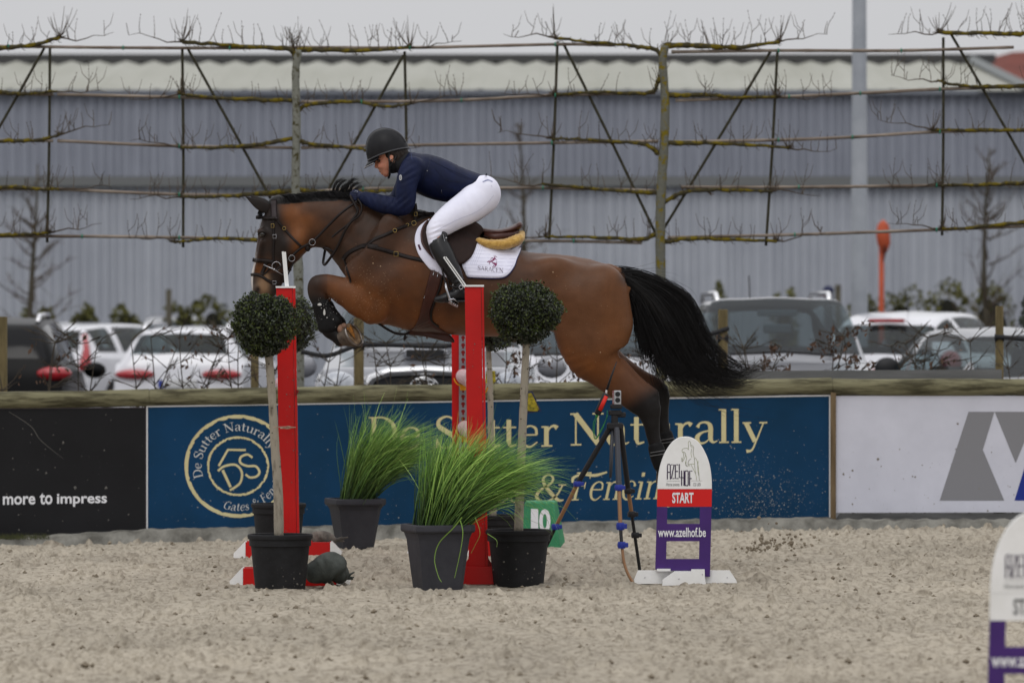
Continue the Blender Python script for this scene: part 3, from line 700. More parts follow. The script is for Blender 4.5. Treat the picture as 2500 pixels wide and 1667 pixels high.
# ================================================================ bare young trees far off
M_twig = mat('twig', S(88, 76, 64), .9, col2=S(66, 58, 48), scale=20)
def limbtree(px, pyb, pyt, d, seed, label, spread=1.0, n=26, r0=.07):
    rs = np.random.RandomState(seed); base = Vector((W(px, 0, d).x, d, -.12)); zt = W(0, pyt, d).z; H = zt + .12
    root = thing('bare_tree', label, 'tree', base, 'young bare trees before the warehouse')
    mb = MB(); pts = [base + Vector((.06 * math.sin(t * 5 + seed), 0, H * t)) for t in np.linspace(0, 1, 8)]
    mb.tube(pts, [r0 * (1 - .85 * t) for t in np.linspace(0, 1, 8)], 8); mb.build('trunk', M_bark, root, smooth=True)
    mb = MB()
    for i in range(n):
        t = rs.uniform(.28, .98); p = base + Vector((0, 0, H * t)); a = rs.rand() * 6.28; L = spread * H * .26 * (1.15 - t) * rs.uniform(.6, 1.3)
        dr = Vector((math.cos(a), math.sin(a) * .8, rs.uniform(.3, 1.0))).normalized(); q = p; pp = [p.copy()]
        for k in range(4): q = q + dr * L / 4; dr = (dr + Vector((0, 0, .12)) + Vector(rs.normal(size=3)) * .12).normalized(); pp.append(q.copy())
        mb.tube(pp, [.016, .012, .009, .006, .003], 4, cap=False)
        for k in range(7):
            j = rs.randint(1, 5); o = pp[j]; v = (dr + Vector(rs.normal(size=3)) * .6).normalized() * L * rs.uniform(.2, .5)
            mb.tube([o, o + v * .5 + Vector((0, 0, .02)), o + v], [.006, .004, .002], 3, cap=False)
    mb.build('twigs', M_twig, root, kind='stuff')
limbtree(82, 760, 400, 84, 3, 'blurred bare young tree at the far left before the warehouse', .9, 34)
limbtree(1272, 760, 300, 92, 5, 'faint bare young tree behind the saddle and rider', .8, 34)
limbtree(2412, 760, 360, 84, 8, 'blurred bare young tree at the far right before the warehouse', .9, 36)
# ================================================================ pleached trees on cane frames
TD = 46.0
M_moss = mat('mossy_bark', S(70, 65, 48), .95, col2=S(112, 98, 30), scale=15, detail=8, bump=.012, bscale=60, lo=.47, hi=.58, spec=.1)
M_trunk = mat('spotted_bark', S(124, 125, 116), .95, col2=S(66, 60, 30), scale=24, detail=7, bump=.008, bscale=50, lo=.52, hi=.62)
M_cane = mat('bamboo', S(150, 138, 126), .8, col2=S(96, 84, 74), scale=5, stretch=(.6, 3, 3))
M_caned = mat('dark_cane', S(62, 60, 46), .9, col2=S(44, 42, 30), scale=12)
def pt(x, y, dd=0): return W(x, y, TD + dd)
def shoots(mb, pts, n, hmin, hmax, rs, side=None):
    P = catmull([(p[0], p[1], 0) for p in pts], 6)
    for i in range(n):
        j = rs.randint(0, len(P)); k0 = P[j]; x, y = k0[0] + rs.uniform(-6, 6), k0[1]; h = rs.uniform(hmin, hmax) * (1.35 if rs.rand() < .12 else 1)
        a = rs.normal(0, .22); dep = rs.normal(0, .1)
        q = [(x, y)]; ang = a
        for s_ in range(5):
            ang += rs.normal(0, .13) - ang * .12; q.append((q[-1][0] + math.sin(ang) * h / 5, q[-1][1] - math.cos(ang) * h / 5))
        pp = [pt(u, v, dep * s_ / 5) for s_, (u, v) in enumerate(q)]
        mb.tube(pp, [.0036, .003, .0025, .002, .0017, .0012], 3, cap=False)
        for s_ in range(1, 6):
            mb.ell(pp[s_], (.0045, .0045, .007), 4, 2)
        if rs.rand() < .45:
            b = rs.choice([-1, 1]); o = pp[2]; mb.tube([o, o + Vector((b * .05, 0, .05)), o + Vector((b * .075, 0, .14))], [.003, .0025, .0015], 3, cap=False)
def cluster(mb, x, y, rs, n=7, h=60):
    for k in range(n):
        a = rs.uniform(-1.0, 1.0); L = h * rs.uniform(.4, 1.2); pp = [pt(x, y)]
        for s_ in range(1, 5): a *= .8; u = pp[-1]; pp.append(u + Vector((math.sin(a) * L / 4, rs.normal(0, 1.5), math.cos(a) * L / 4)) * TD / F)
        mb.tube(pp, [.004, .0035, .003, .0025, .0015], 3, cap=False)
    for k in range(26):
        p = pt(x, y); v = Vector(rs.normal(size=3)).normalized() * rs.uniform(.03, .07); v.z = abs(v.z) * .8
        mb.tube([p, p + v], [.005, .001], 3, cap=False)
def moss_branch(mb, pts, r0, r1, rs):
    P = catmull([(p[0], p[1]) for p in pts], 8); n = len(P)
    pp = [pt(x, y, .01 * math.sin(i)) + Vector((0, 0, rs.normal(0, .003))) for i, (x, y) in enumerate(P)]
    rr = [(r0 + (r1 - r0) * i / n) * (1 + rs.uniform(-.18, .25)) for i in range(n)]
    mb.tube(pp, rr, 8)
    for i in range(n * 4):          # moss tufts
        p = pp[rs.randint(0, n)]; v = Vector(rs.normal(size=3)).normalized() * rs.uniform(.012, .03)
        mb.tube([p, p + v], [.008, .001], 3, cap=False)
def pleached(label, tx, trunk, tiers, seed, tw=(22, 28), tm=None):
    rs = np.random.RandomState(seed); root = thing('pleached_tree', label, 'tree', (W(tx, 0, TD).x, TD, -.12), 'pleached trees behind the car park hedge')
    mb = MB(); pts = [(pt(x, y)) for x, y in trunk] + [Vector((pt(*trunk[-1]).x, TD, -.12))]
    n = len(pts); P = catmull([tuple(p) for p in pts], 6); m = len(P)
    mb.tube([Vector(p) for p in P], [(tw[0] + (tw[1] - tw[0]) * i / m) / 2 * TD / F * (1 + rs.uniform(-.06, .08)) for i in range(m)], 12); mb.build('trunk', tm or M_trunk, root, smooth=True)
    tw_ = MB()
    for k, pts in enumerate(tiers):
        mb = MB(); top = k in (0, 1) and pts[0][1] < 150
        moss_branch(mb, pts, (.024 if top else .019), (.014 if top else .010), rs); mb.build('branch', M_moss, root, smooth=True)
        L = abs(pts[-1][0] - pts[0][0])
        if top: shoots(tw_, pts, int(L / 10), 22, 66, rs)
        else: shoots(tw_, pts, int(L / 20), 15, 52, rs)
        e = pts[-1]
        if e[1] < 150: cluster(tw_, e[0], e[1], rs, 8, 70)
        elif rs.rand() < .6: cluster(tw_, e[0], e[1], rs, 4, 50)
        # thin leader running past the branch end along the cane
        sgn = 1 if pts[-1][0] > pts[0][0] else -1; q = [e]
        for s_ in range(6): q.append((q[-1][0] + sgn * rs.uniform(16, 26), q[-1][1] + rs.uniform(-9, 6)))
        tw_.tube([pt(*p) for p in q], [.007, .006, .005, .004, .003, .0025, .0015], 4, cap=False)
        shoots(tw_, q, 6, 12, 60, rs)
        for s_ in range(int(L / 30)):   # small hanging hooks
            x = rs.uniform(*sorted((pts[0][0], pts[-1][0]))); y = np.interp(x, *zip(*sorted((p[0], p[1]) for p in pts)))
            tw_.tube([pt(x, y), pt(x + 7, y + 9), pt(x + 13, y + rs.uniform(3, 16))], [.004, .003, .0015], 3, cap=False)
    tw_.build('twigs', M_twig, root, kind='stuff')
    return root
pleached('mossy pleached tree trained in five tiers just behind the horse head', 723, [(728, 122), (722, 180), (724, 300), (722, 450), (726, 600), (730, 760)],
    [[(722, 135), (700, 120), (570, 112), (445, 103)], [(722, 135), (742, 122), (880, 124), (1000, 116)],
     [(716, 246), (600, 243), (520, 240), (440, 229)], [(728, 268), (760, 255), (860, 249), (940, 260), (1005, 254)],
     [(714, 338), (640, 352), (540, 360), (442, 362)], [(728, 345), (770, 354), (870, 362), (915, 372)],
     [(716, 466), (620, 474), (520, 480), (440, 481)], [(728, 462), (780, 470), (880, 468), (960, 466)],
     [(712, 588), (620, 586), (520, 582), (425, 592)], [(728, 588), (800, 592), (900, 590)]], 31, (18, 26))
pleached('mossy pleached tree trained in five tiers above the horse rump', 1620, [(1625, 112), (1618, 150), (1624, 250), (1621, 360), (1614, 470), (1612, 580), (1614, 760)],
    [[(1618, 150), (1600, 122), (1540, 112), (1450, 103), (1355, 94)], [(1620, 112), (1700, 112), (1800, 116), (1902, 103)],
     [(1612, 185), (1604, 205), (1584, 227), (1460, 226), (1352, 230)], [(1630, 234), (1720, 232), (1800, 238), (1896, 236)],
     [(1608, 375), (1570, 352), (1450, 343), (1347, 339)], [(1628, 350), (1720, 350), (1830, 354), (1925, 362)],
     [(1604, 471), (1540, 468), (1440, 460), (1325, 449)], [(1624, 492), (1680, 468), (1780, 464), (1885, 468)],
     [(1604, 572), (1560, 584), (1450, 580), (1331, 577)], [(1624, 590), (1700, 582), (1790, 586), (1896, 588)]], 32, (19, 27), mat('yellow_spotted_bark', S(106, 106, 96), .95, col2=S(116, 102, 28), scale=17, detail=8, bump=.01, bscale=50, lo=.54, hi=.6))
pleached('mossy pleached tree whose branches reach in from the left edge', -60, [(-60, 112), (-60, 760)],
    [[(-60, 122), (0, 118), (80, 110), (146, 92)], [(-60, 226), (0, 226), (60, 229), (135, 224)], [(-60, 345), (0, 345), (90, 342), (146, 330)],
     [(-60, 461), (30, 456), (90, 462), (142, 461)], [(-60, 580), (0, 574), (60, 572), (120, 569)]], 33, (20, 28))
pleached('mossy pleached tree whose branches reach in from the right edge', 2572, [(2572, 80), (2572, 760)],
    [[(2572, 86), (2500, 84), (2420, 82), (2292, 80)], [(2572, 214), (2500, 210), (2400, 212), (2330, 207), (2290, 198)], [(2572, 318), (2480, 318), (2380, 318), (2276, 318)],
     [(2572, 440), (2480, 448), (2380, 452), (2290, 452)], [(2572, 540), (2480, 545), (2380, 555), (2300, 558)]], 34, (20, 28))
def trellis(label, verts, diags, horiz, px):
    root = thing('cane_trellis', label, 'trellis', (W(px, 0, TD).x, TD + .03, W(0, 604, TD).z), 'cane frames behind the pleached trees')
    for a in verts + diags:
        mb = MB(); P = [pt(a[0], a[1], .045), pt((a[0] + a[2]) / 2 + 1.5, (a[1] + a[3]) / 2, .045), pt(a[2], a[3], .045)]
        mb.tube([Vector(p) for p in catmull([tuple(p) for p in P], 8)], .0115, 8); mb.build('cane', M_caned, root, smooth=True)
    for h in horiz:
        mb = MB(); P = catmull([tuple(pt(x, y, .02)) for x, y in h], 12); n = len(P)
        mb.tube([Vector(p) for p in P], [.0125 * (1.12 if i % 5 == 0 else 1) for i in range(n)], 8); mb.build('cane', M_cane, root, smooth=True)
    mb = MB()
    for h in horiz:
        for x, y in h[1:-1]: mb.tube([pt(x - 1, y, -.01), pt(x + 2, y, -.01)], .019, 8)
    if mb.V: mb.build('green_tie', mat('green_tie', S(40, 120, 96), .6), root)
trellis('cane frame around the pleached tree behind the horse head', [(445, 114, 447, 604), (988, 126, 992, 500)], [(459, 120, 723, 600), (985, 135, 735, 580)],
    [[(120, 115), (300, 117), (560, 118), (735, 116)], [(140, 231), (437, 238), (716, 247)], [(140, 344), (437, 357), (716, 361)], [(140, 462), (437, 475), (716, 476)], [(0, 577), (200, 577), (437, 580), (620, 584)]], 700)
trellis('cane frame around the pleached tree above the horse rump', [(1361, 102, 1341, 584), (1898, 126, 1870, 600)], [(1375, 106, 1610, 590), (1881, 126, 1616, 566)],
    [[(735, 116), (1000, 117), (1355, 109), (1500, 111)], [(735, 249), (882, 249), (1126, 245), (1355, 233), (1600, 227)], [(735, 361), (990, 355), (1347, 349), (1608, 345)], [(735, 470), (886, 461), (1130, 461), (1325, 459), (1604, 466)], [(1140, 587), (1277, 588), (1400, 589), (1567, 593)]], 1620)
trellis('cane frame reaching in from the right edge', [(2303, 92, 2300, 575)], [(2322, 84, 2560, 500)],
    [[(1639, 127), (1900, 124), (2200, 124), (2475, 116)], [(1649, 246), (1926, 236), (2100, 228), (2294, 218), (2560, 210)], [(1633, 347), (1900, 342), (2081, 335), (2294, 322), (2560, 318)], [(1663, 457), (1950, 457), (2286, 453), (2560, 448)], [(1629, 580), (1940, 573), (2286, 561), (2560, 550)]], 2300)
trellis('cane frame reaching in from the left edge', [(122, 114, 115, 592)], [(108, 118, -60, 410)],
    [[(-80, 113), (20, 114), (130, 115)], [(-80, 228), (130, 231)], [(-80, 343), (130, 344)], [(-80, 461), (130, 462)], [(-80, 577), (10, 577)]], 60)
# ================================================================ stakes with rubber ties
M_stake = mat('stake_wood', S(118, 104, 72), .85, col2=S(84, 74, 48), scale=6, stretch=(3, 3, .5), bump=.004)
M_rub = mat('rubber', S(38, 38, 40), .6)
for px, t, wd, tie, lb in ((7, 773, 22, None, 'round timber tree stake at the left edge of the hedge'), (876, 775, 25, [(735, 858), (800, 868), (876, 843), (960, 842), (1060, 846), (1110, 842)], 'round timber tree stake beyond the horse front hoof, black tie round it'),
        (1765, 755, 24, [(1625, 830), (1700, 825), (1780, 801)], 'round timber tree stake just right of the tail, black tie round it'), (2440, 747, 20, [(2428, 822), (2460, 824), (2540, 832)], 'round timber tree stake at the right by the evergreen shrub'),
        (622, 850, 20, None, 'timber tree stake behind the left ball topiary')):
    c = W(px, t, 45.2); st = thing('tree_stake', lb, 'stake', (c.x, 45.2, -.12), 'timber tree stakes')
    mb = MB(); r = wd / 2 * 45.2 / F; mb.tube([(c.x, 45.2, -.12), (c.x, 45.2, c.z - .01), (c.x, 45.2, c.z)], [r, r, r * .85], 14); smooth_by_angle(mb.build('post', M_stake, st))
    if tie:
        mb = MB(); P = catmull([tuple(W(x, y, 45.2 - (r + .012) + .004 * i)) for i, (x, y) in enumerate(tie)], 6)
        mb.tube([Vector(p) for p in P], .018, 8, flat=.5); mb.tube([W(px - wd / 2 - 1, tie[len(tie) // 2][1] + 1, 45.2), W(px + wd / 2 + 1, tie[len(tie) // 2][1], 45.2)], r * 1.02, 10)
        mb.build('rubber_tie', M_rub, st, smooth=True)
# ================================================================ bare beech hedge
M_bl = mat('dead_leaf', S(98, 74, 58), .8, col2=S(66, 50, 40), scale=30)
M_hst = mat('hedge_stem', S(74, 66, 56), .9, col2=S(56, 50, 42), scale=20)
hedge_x = [(60, .5), (130, .0), (245, .05), (318, .15), (385, .0), (455, .1), (520, .3), (595, .45), (790, .1), (930, .05), (1045, .05), (1105, .1), (1225, .7), (1300, .3), (1385, .9), (1545, .6), (1600, .4),
           (1788, 1.0), (1866, .05), (1915, .1), (1962, .5), (2035, 1.0), (2080, 1.5), (2170, .25), (2213, .05), (2258, .05), (2335, .05), (2358, .1), (2470, .1)]
for i, (px, lf) in enumerate(hedge_x):
    rs = np.random.RandomState(100 + i); d = 44.3 + .15 * (i % 3); top = rs.uniform(808, 838); b = Vector((W(px, 0, d).x, d, .0)); H = W(0, top, d).z
    side = 'left end of the hedge' if px < 650 else ('hedge behind the horse' if px < 1650 else 'right end of the hedge')
    look = 'with many brown leaves' if lf >= .6 else ('with few brown leaves' if lf >= .2 else 'with bare twigs')
    near = {60: 'by the black car', 130: 'before the black car tail lamp', 245: 'before the white estate car', 318: 'before the white estate bumper', 385: 'at the corner of the white off-roader', 455: 'before the off-roader tail lamp', 520: 'before the blue strip of the number plate', 595: 'left of the first topiary trunk',
            790: 'left of the stake by the hoof', 930: 'right of the stake by the hoof', 1045: 'before the grille badge of the silver pickup', 1105: 'left of the perforated jump strip', 1225: 'between the two right topiary trunks', 1300: 'right of the front topiary trunk', 1385: 'under the horse thigh', 1545: 'between hind legs and tail', 1600: 'under the tail hair',
            1788: 'at the tail tip', 1866: 'before the silver car, first after the tail', 1915: 'before the silver car bonnet, left of its middle', 1962: 'before the silver car bonnet, right of its middle', 2035: 'left of the densest brown clump', 2080: 'forming the densest brown clump', 2170: 'before the black door mirror', 2213: 'just right of the black door mirror',
            2258: 'before the red lamp of the white hatchback', 2335: 'left of a close pair by the grey car', 2358: 'right of a close pair by the grey car', 2470: 'behind the last stake'}[px]
    root = thing('hedge_plant', 'young hedge plant %s %s' % (look, near), 'hedge plant', b, 'young beech hedge plants')
    mb = MB(); ends = []
    for s_ in range(rs.randint(1, 3)):
        ang = rs.normal(0, .08); pts = [b + Vector((s_ * .04, 0, -.1))]
        for k in range(8): ang += rs.normal(0, .07); pts.append(pts[-1] + Vector((math.sin(ang), rs.normal(0, .05), math.cos(ang))) * H * 1.05 / 8)
        mb.tube(pts, [.0105 - .0009 * k for k in range(9)], 5, cap=False)
        for k in range(16):
            o = pts[rs.randint(4, 9)]; sg = rs.choice([-1, 1]); v = Vector((sg * rs.uniform(.3, 1), rs.normal(0, .4), rs.uniform(.1, .9))).normalized() * rs.uniform(.06, .24); pp = [o, o + v * .5 + Vector((0, 0, .012 * rs.normal())), o + v]
            mb.tube(pp, [.0045, .003, .0016], 4, cap=False); ends.append(pp[2]); ends.append(pp[1])
            for q in range(3):
                v2 = (v.normalized() + Vector(rs.normal(size=3)) * .5).normalized() * rs.uniform(.02, .08); mb.tube([pp[2] - v * rs.uniform(0, .5), pp[2] + v2], [.003, .0015], 3, cap=False); ends.append(pp[2] + v2)
    mb.build('stem', M_hst, root, smooth=True)
    nl = int(150 * lf)
    if nl:
        mb = MB()
        def f(rs): e = ends[rs.randint(len(ends))]; return (e.x + rs.normal(0, .02), e.y + rs.normal(0, .02), e.z - .02 - abs(rs.normal(0, .04))), (0, 0, -1)
        leaf_cloud(mb, nl, f, .026, rs, 1.9, .9); mb.build('withered_leaves', M_bl, root, kind='stuff')
# ================================================================ parked cars
def glass_mat():
    m = bpy.data.materials.new('car_glass'); m.use_nodes = True; t = m.node_tree; t.nodes.clear(); L = t.links.new
    o = t.nodes.new('ShaderNodeOutputMaterial'); mxs = t.nodes.new('ShaderNodeMixShader'); mxs.inputs[0].default_value = .4
    tr = t.nodes.new('ShaderNodeBsdfTransparent'); tr.inputs[0].default_value = (.72, .82, .84, 1)
    b = t.nodes.new('ShaderNodeBsdfPrincipled'); b.inputs['Base Color'].default_value = (.022, .028, .032, 1); b.inputs['Roughness'].default_value = .04
    b.inputs['Specular IOR Level'].default_value = 1
    L(tr.outputs[0], mxs.inputs[1]); L(b.outputs[0], mxs.inputs[2]); L(mxs.outputs[0], o.inputs[0]); return m
M_glass = glass_mat()
M_glassd = mat('tinted_glass', (.003, .003, .004), .1, spec=.22)
M_trimb = mat('black_trim', (.02, .02, .022), .5)
M_tyre = mat('tyre', (.02, .02, .02), .9)
M_rim = mat('alloy_rim', (.5, .5, .52), .3, metal=.8)
M_tail = mat('tail_lamp', S(175, 22, 34), .15, coat=1, col2=S(140, 12, 24), scale=14)
M_head = mat('head_lamp', S(205, 208, 214), .12, coat=1, col2=S(150, 155, 165), scale=9)
M_chrome = mat('chrome', (.75, .75, .76), .12, metal=1)
M_inter = mat('car_interior', (.05, .05, .052), .8)
def paint(nm, c, metal=0): return mat(nm, c, .28, metal=metal, coat=1, col2=tuple(x * .93 for x in c), scale=1.5)
# (x from nose, top, belt, half width, top half width, bottom)
SHAPES = {
 'pickup': [(0, .85, .8, .8, .74, .4), (.05, 1.2, 1.1, .9, .82, .3), (.35, 1.27, 1.14, .94, .84, .25), (1.1, 1.37, 1.17, .95, .82, .25), (1.35, 1.42, 1.18, .95, .8, .25), (2.05, 1.83, 1.2, .95, .7, .25), (2.5, 1.89, 1.22, .95, .68, .25),
         (3.3, 1.89, 1.22, .95, .68, .25), (4.0, 1.86, 1.22, .94, .66, .25), (4.3, 1.8, 1.22, .93, .64, .25), (4.55, 1.25, 1.12, .9, .74, .28), (4.62, .95, .9, .88, .76, .3), (4.66, .6, .55, .8, .7, .36)],
 'estate': [(0, .55, .5, .7, .58, .34), (.08, .74, .68, .82, .68, .22), (.7, .9, .82, .88, .72, .2), (1.2, .98, .88, .89, .74, .2), (1.42, 1.04, .92, .89, .74, .2), (2.1, 1.4, .95, .89, .62, .2), (2.6, 1.46, .96, .89, .6, .2),
         (3.4, 1.46, .97, .89, .59, .2), (4.0, 1.43, .98, .88, .58, .2), (4.3, 1.37, .99, .88, .57, .22), (4.56, 1.02, .93, .86, .68, .25), (4.62, .78, .74, .84, .72, .3), (4.66, .5, .48, .76, .64, .36)],
 'suv': [(0, .62, .55, .74, .62, .34), (.06, .88, .8, .84, .7, .26), (.5, 1.0, .9, .9, .74, .22), (1.15, 1.12, 1.0, .92, .78, .22), (1.38, 1.2, 1.03, .92, .76, .22), (1.95, 1.66, 1.06, .92, .69, .22), (2.3, 1.71, 1.08, .92, .64, .22),
         (3.3, 1.71, 1.1, .92, .63, .22), (4.0, 1.67, 1.12, .91, .62, .22), (4.3, 1.58, 1.13, .9, .6, .24), (4.55, 1.14, 1.02, .87, .7, .26), (4.62, .85, .8, .85, .72, .3), (4.66, .5, .48, .78, .65, .36)],
 'hatch': [(0, .55, .5, .7, .58, .34), (.08, .72, .66, .8, .66, .22), (.6, .86, .78, .85, .7, .2), (.98, .95, .86, .86, .72, .2), (1.2, 1.03, .9, .86, .68, .2), (1.85, 1.4, .93, .86, .58, .2), (2.3, 1.47, .95, .86, .56, .2),
         (3.0, 1.46, .97, .86, .55, .2), (3.4, 1.4, .99, .85, .54, .2), (3.66, 1.25, 1.0, .84, .53, .22), (3.95, .96, .9, .82, .62, .25), (4.05, .7, .66, .8, .64, .3), (4.1, .48, .45, .72, .6, .36)],
}
def car(label, kind, px, d, rz, col, ytop, opts=(), mname=None, z0=-.12, wscale=1.0):
    sh = SHAPES[kind]; L = sh[-1][0]; Hs = max(s[1] for s in sh); zt = W(0, ytop, d).z; cx = W(px, 0, d).x
    k = (zt - z0) / Hs; R = Matrix.Rotation(rz, 3, 'Z'); base = Vector((cx, d, z0))
    root = thing('parked_car', label, 'car', base, 'cars parked behind the arena'); root['group'] = 'cars parked behind the arena'
    def T(p): q = Vector((p[0] - L / 2, p[1] * wscale, p[2] * k)); return base + R @ q
    ring = []
    for (x, t, bl_, w_, rw, b) in sh:
        up = t - bl_
        half = [(0, b), (w_ * .8, b), (w_ * .96, b + .08), (w_, b + (bl_ - b) * .5), (w_ * .985, bl_ - .03), (w_ * .95, bl_), (w_ * .95 + (rw - w_ * .95) * .55, bl_ + up * .6), (rw, bl_ + up * .9), (rw * .86, bl_ + up * .985), (rw * .45, t), (0, t + .012)]
        pts = [(-y, z) for y, z in half] + [(y, z) for y, z in half[::-1][1:]]
        ring.append([(x, y, z) for y, z in pts])
    G = np.array(ring); nR = G.shape[1]
    # tensor interpolation: linear-ish across, smooth along
    us = 4; A = np.stack([catmull(G[:, j], us) for j in range(nR)], 1)
    vs = 3; B = np.stack([catmull(A[i], vs) for i in range(A.shape[0])], 0)
    ns, nr = B.shape[:2]; H0 = 5 * vs
    # window regions in (station, ring) indices
    x = B[:, 0, 0]
    cowl = [i for i, s in enumerate(sh)][4]; scow = cowl * us; sroof = 5 * us; srear = 9 * us; send = 10 * us
    rl, rr = 5 * vs, 15 * vs; tl, tr = 7 * vs, 13 * vs
    def in_ws(i, j): return scow <= i < sroof + (1 if kind == 'suv' else 0) and 7 * vs <= j < 13 * vs
    def in_rw(i, j): return (srear - (2 if kind == 'hatch' else 0)) <= i < send - 1 and 7 * vs <= j < 13 * vs
    def in_sd(i, j): return (sroof - 2 <= i < srear - 2) and (5 * vs + 1 <= j < 7 * vs or 13 * vs <= j < 15 * vs - 1) and not (abs(i - (sroof + srear) // 2) < 1)
    FB = []; GL_ = {'windscreen': [], 'rear_window': [], 'side': []}
    for i in range(ns - 1):
        for j in range(nr - 1):
            f = (i * nr + j, i * nr + j + 1, (i + 1) * nr + j + 1, (i + 1) * nr + j)
            if in_ws(i, j): GL_['windscreen'].append(f)
            elif in_rw(i, j): GL_['rear_window'].append(f)
            elif in_sd(i, j): GL_['side'].append((f, 0 if j < nr // 2 else 1, 0 if i < (sroof + srear) // 2 else 1))
            else: FB.append(f)
    V = [T(p) for p in B.reshape(-1, 3)]
    FB.append(tuple(range(nr))); FB.append(tuple((ns - 1) * nr + q for q in range(nr))[::-1])
    body = MB(); body.V = V; body.F = FB; mb_ = col; smooth_by_angle(body.build('body', mb_, root), 50)
    G_ = M_glassd if 'darkglass' in opts else M_glass
    def gl(fs, nm):
        if not fs: return
        used = sorted({q for f in fs for q in f}); mp = {q: n for n, q in enumerate(used)}; g_ = MB(); g_.V = [V[q] for q in used]; g_.F = [tuple(mp[q] for q in f) for f in fs]
        g_.build(nm, G_, root, smooth=True)
    gl(GL_['windscreen'], 'windscreen'); gl(GL_['rear_window'], 'rear_window')
    for a in (0, 1):
        for b in (0, 1): gl([f for f, p, q in GL_['side'] if p == a and q == b], 'side_window')
    def bx(nm, c, h, m, bev=.02, par=None, ry=0):
        q = MB(); q.box((0, 0, 0), h, bev=bev, ry=ry); q.V = [T(Vector(v) + Vector(c)) for v in q.V]; return smooth_by_angle(q.build(nm, m, par or root), 40)
    def ell(nm, c, r, m, par=None):
        q = MB(); q.ell((0, 0, 0), r, 16, 9); q.V = [T(Vector(v) + Vector(c)) for v in q.V]; return q.build(nm, m, par or root, smooth=True)
    bw = sh[3][3]
    for sx in (.85, L - .85):
        for sy in (-1, 1):
            q = MB(); q.lathe((0, 0, 0), [(.0, -.1), (.3, -.1), (.34, -.08), (.34, .08), (.3, .1), (0, .1)], 24); q.V = [(v[0], v[2], v[1]) for v in q.V]; q.V = [T(Vector(v) + Vector((sx, sy * (bw - .08), .34 / k * 1))) for v in q.V]
            wh = q.build('wheel', M_tyre, root, smooth=False)
            q = MB(); q.lathe((0, 0, 0), [(.0, .112), (.2, .108), (.22, .1)], 20); q.V = [T(Vector((v[0], sy * v[2], v[1])) + Vector((sx, sy * (bw - .08), .34 / k))) for v in q.V]; q.build('rim', M_rim, wh)
    zb = sh[3][2]
    for sy in (-1, 1):
        ell('wing_mirror', (1.55, sy * (bw + .13), zb + .07), (.07, .13, .1), M_trimb if 'darkmirror' in opts else col)
    if kind in ('suv', 'pickup'):
        for sy in (-1, 1):
            ell('tail_lamp', (L - .1, sy * .76, 1.07), (.1, .2, .085), M_tail) if 'lowtail' not in opts and 'talltail' not in opts else (ell('tail_lamp', (L - .1, sy * .68, .86), (.08, .2, .07), M_tail) if 'lowtail' in opts else None)
            ell('head_lamp', (.2, sy * .72, .86), (.17, .17, .1), M_head)
    else:
        for sy in (-1, 1):
            (ell('tail_lamp', (L - .04, sy * .58, .84), (.09, .27, .07), M_tail) if kind == 'estate' else ell('tail_lamp', (L - .2, sy * .80, .97), (.18, .12, .12), M_tail)) if 'talltail' not in opts else None
            ell('head_lamp', (.22, sy * .66, .68), (.2, .14, .08), M_head)
    if 'talltail' in opts:
        for sy in (-1, 1):
            q = MB(); q.tube([T((L - .36, sy * .64, 1.3)), T((L - .22, sy * .74, 1.1)), T((L - .07, sy * .8, .92)), T((L - .02, sy * .8, .8))], [.045, .05, .09, .08], 8); q.build('tail_lamp', M_tail, root, smooth=True)
    bx('grille', (.03, 0, .62 if kind == 'suv' else .5), (.05, .42, .12), M_trimb)
    bx('number_plate', (L + .01, 0, .72), (.02, .26, .055), MATS['white_trim'], .004)
    for s_ in (0, 1):
        for c_ in (-.37, .37): bx('seat', (2.0 + s_ * .95, c_, .85 if kind == 'suv' else .75), (.1, .22, .36), M_inter, .05)
    if 'rails' in opts:
        for sy in (-1, 1):
            q = MB(); q.tube([T((2.3, sy * .56, Hs - .03)), T((2.45, sy * .57, Hs + .05)), T((3.9, sy * .56, Hs + .04)), T((4.05, sy * .55, Hs - .04))], .026, 8); q.build('roof_rail', M_chrome, root, smooth=True)
    if 'mirror' in opts:
        bx('rear_view_mirror', (1.95, -.0, 1.43), (.02, .14, .045), mat('mirror_grey', S(90, 100, 108), .5), .015)
        bx('sunshade_strip', (1.97, 0, 1.575), (.02, .2, .03), mat('mirror_grey', S(90, 100, 108), .5), .01)
    if 'blueplate' in opts: bx('plate_band', (L + .035, -.22, .72), (.004, .03, .05), mat('plate_blue', S(40, 60, 150), .5), 0)
    if 'aerial' in opts:
        q = MB(); q.tube([T((L - 1.0, .1, Hs)), T((L - .9, .1, Hs + .22))], .008, 5); q.build('aerial', M_trimb, root)
    if 'hilamp' in opts: bx('high_brake_lamp', (L - .52, 0, Hs - .085), (.03, .2, .02), M_tail, .008)
    if 'wiper' in opts:
        q = MB(); q.tube([T((1.33, -.5, sh[4][1] - .01)), T((1.3, 0, sh[4][1] + .02)), T((1.3, .55, sh[4][1] + .0))], .016, 5); q.build('wiper', M_trimb, root)
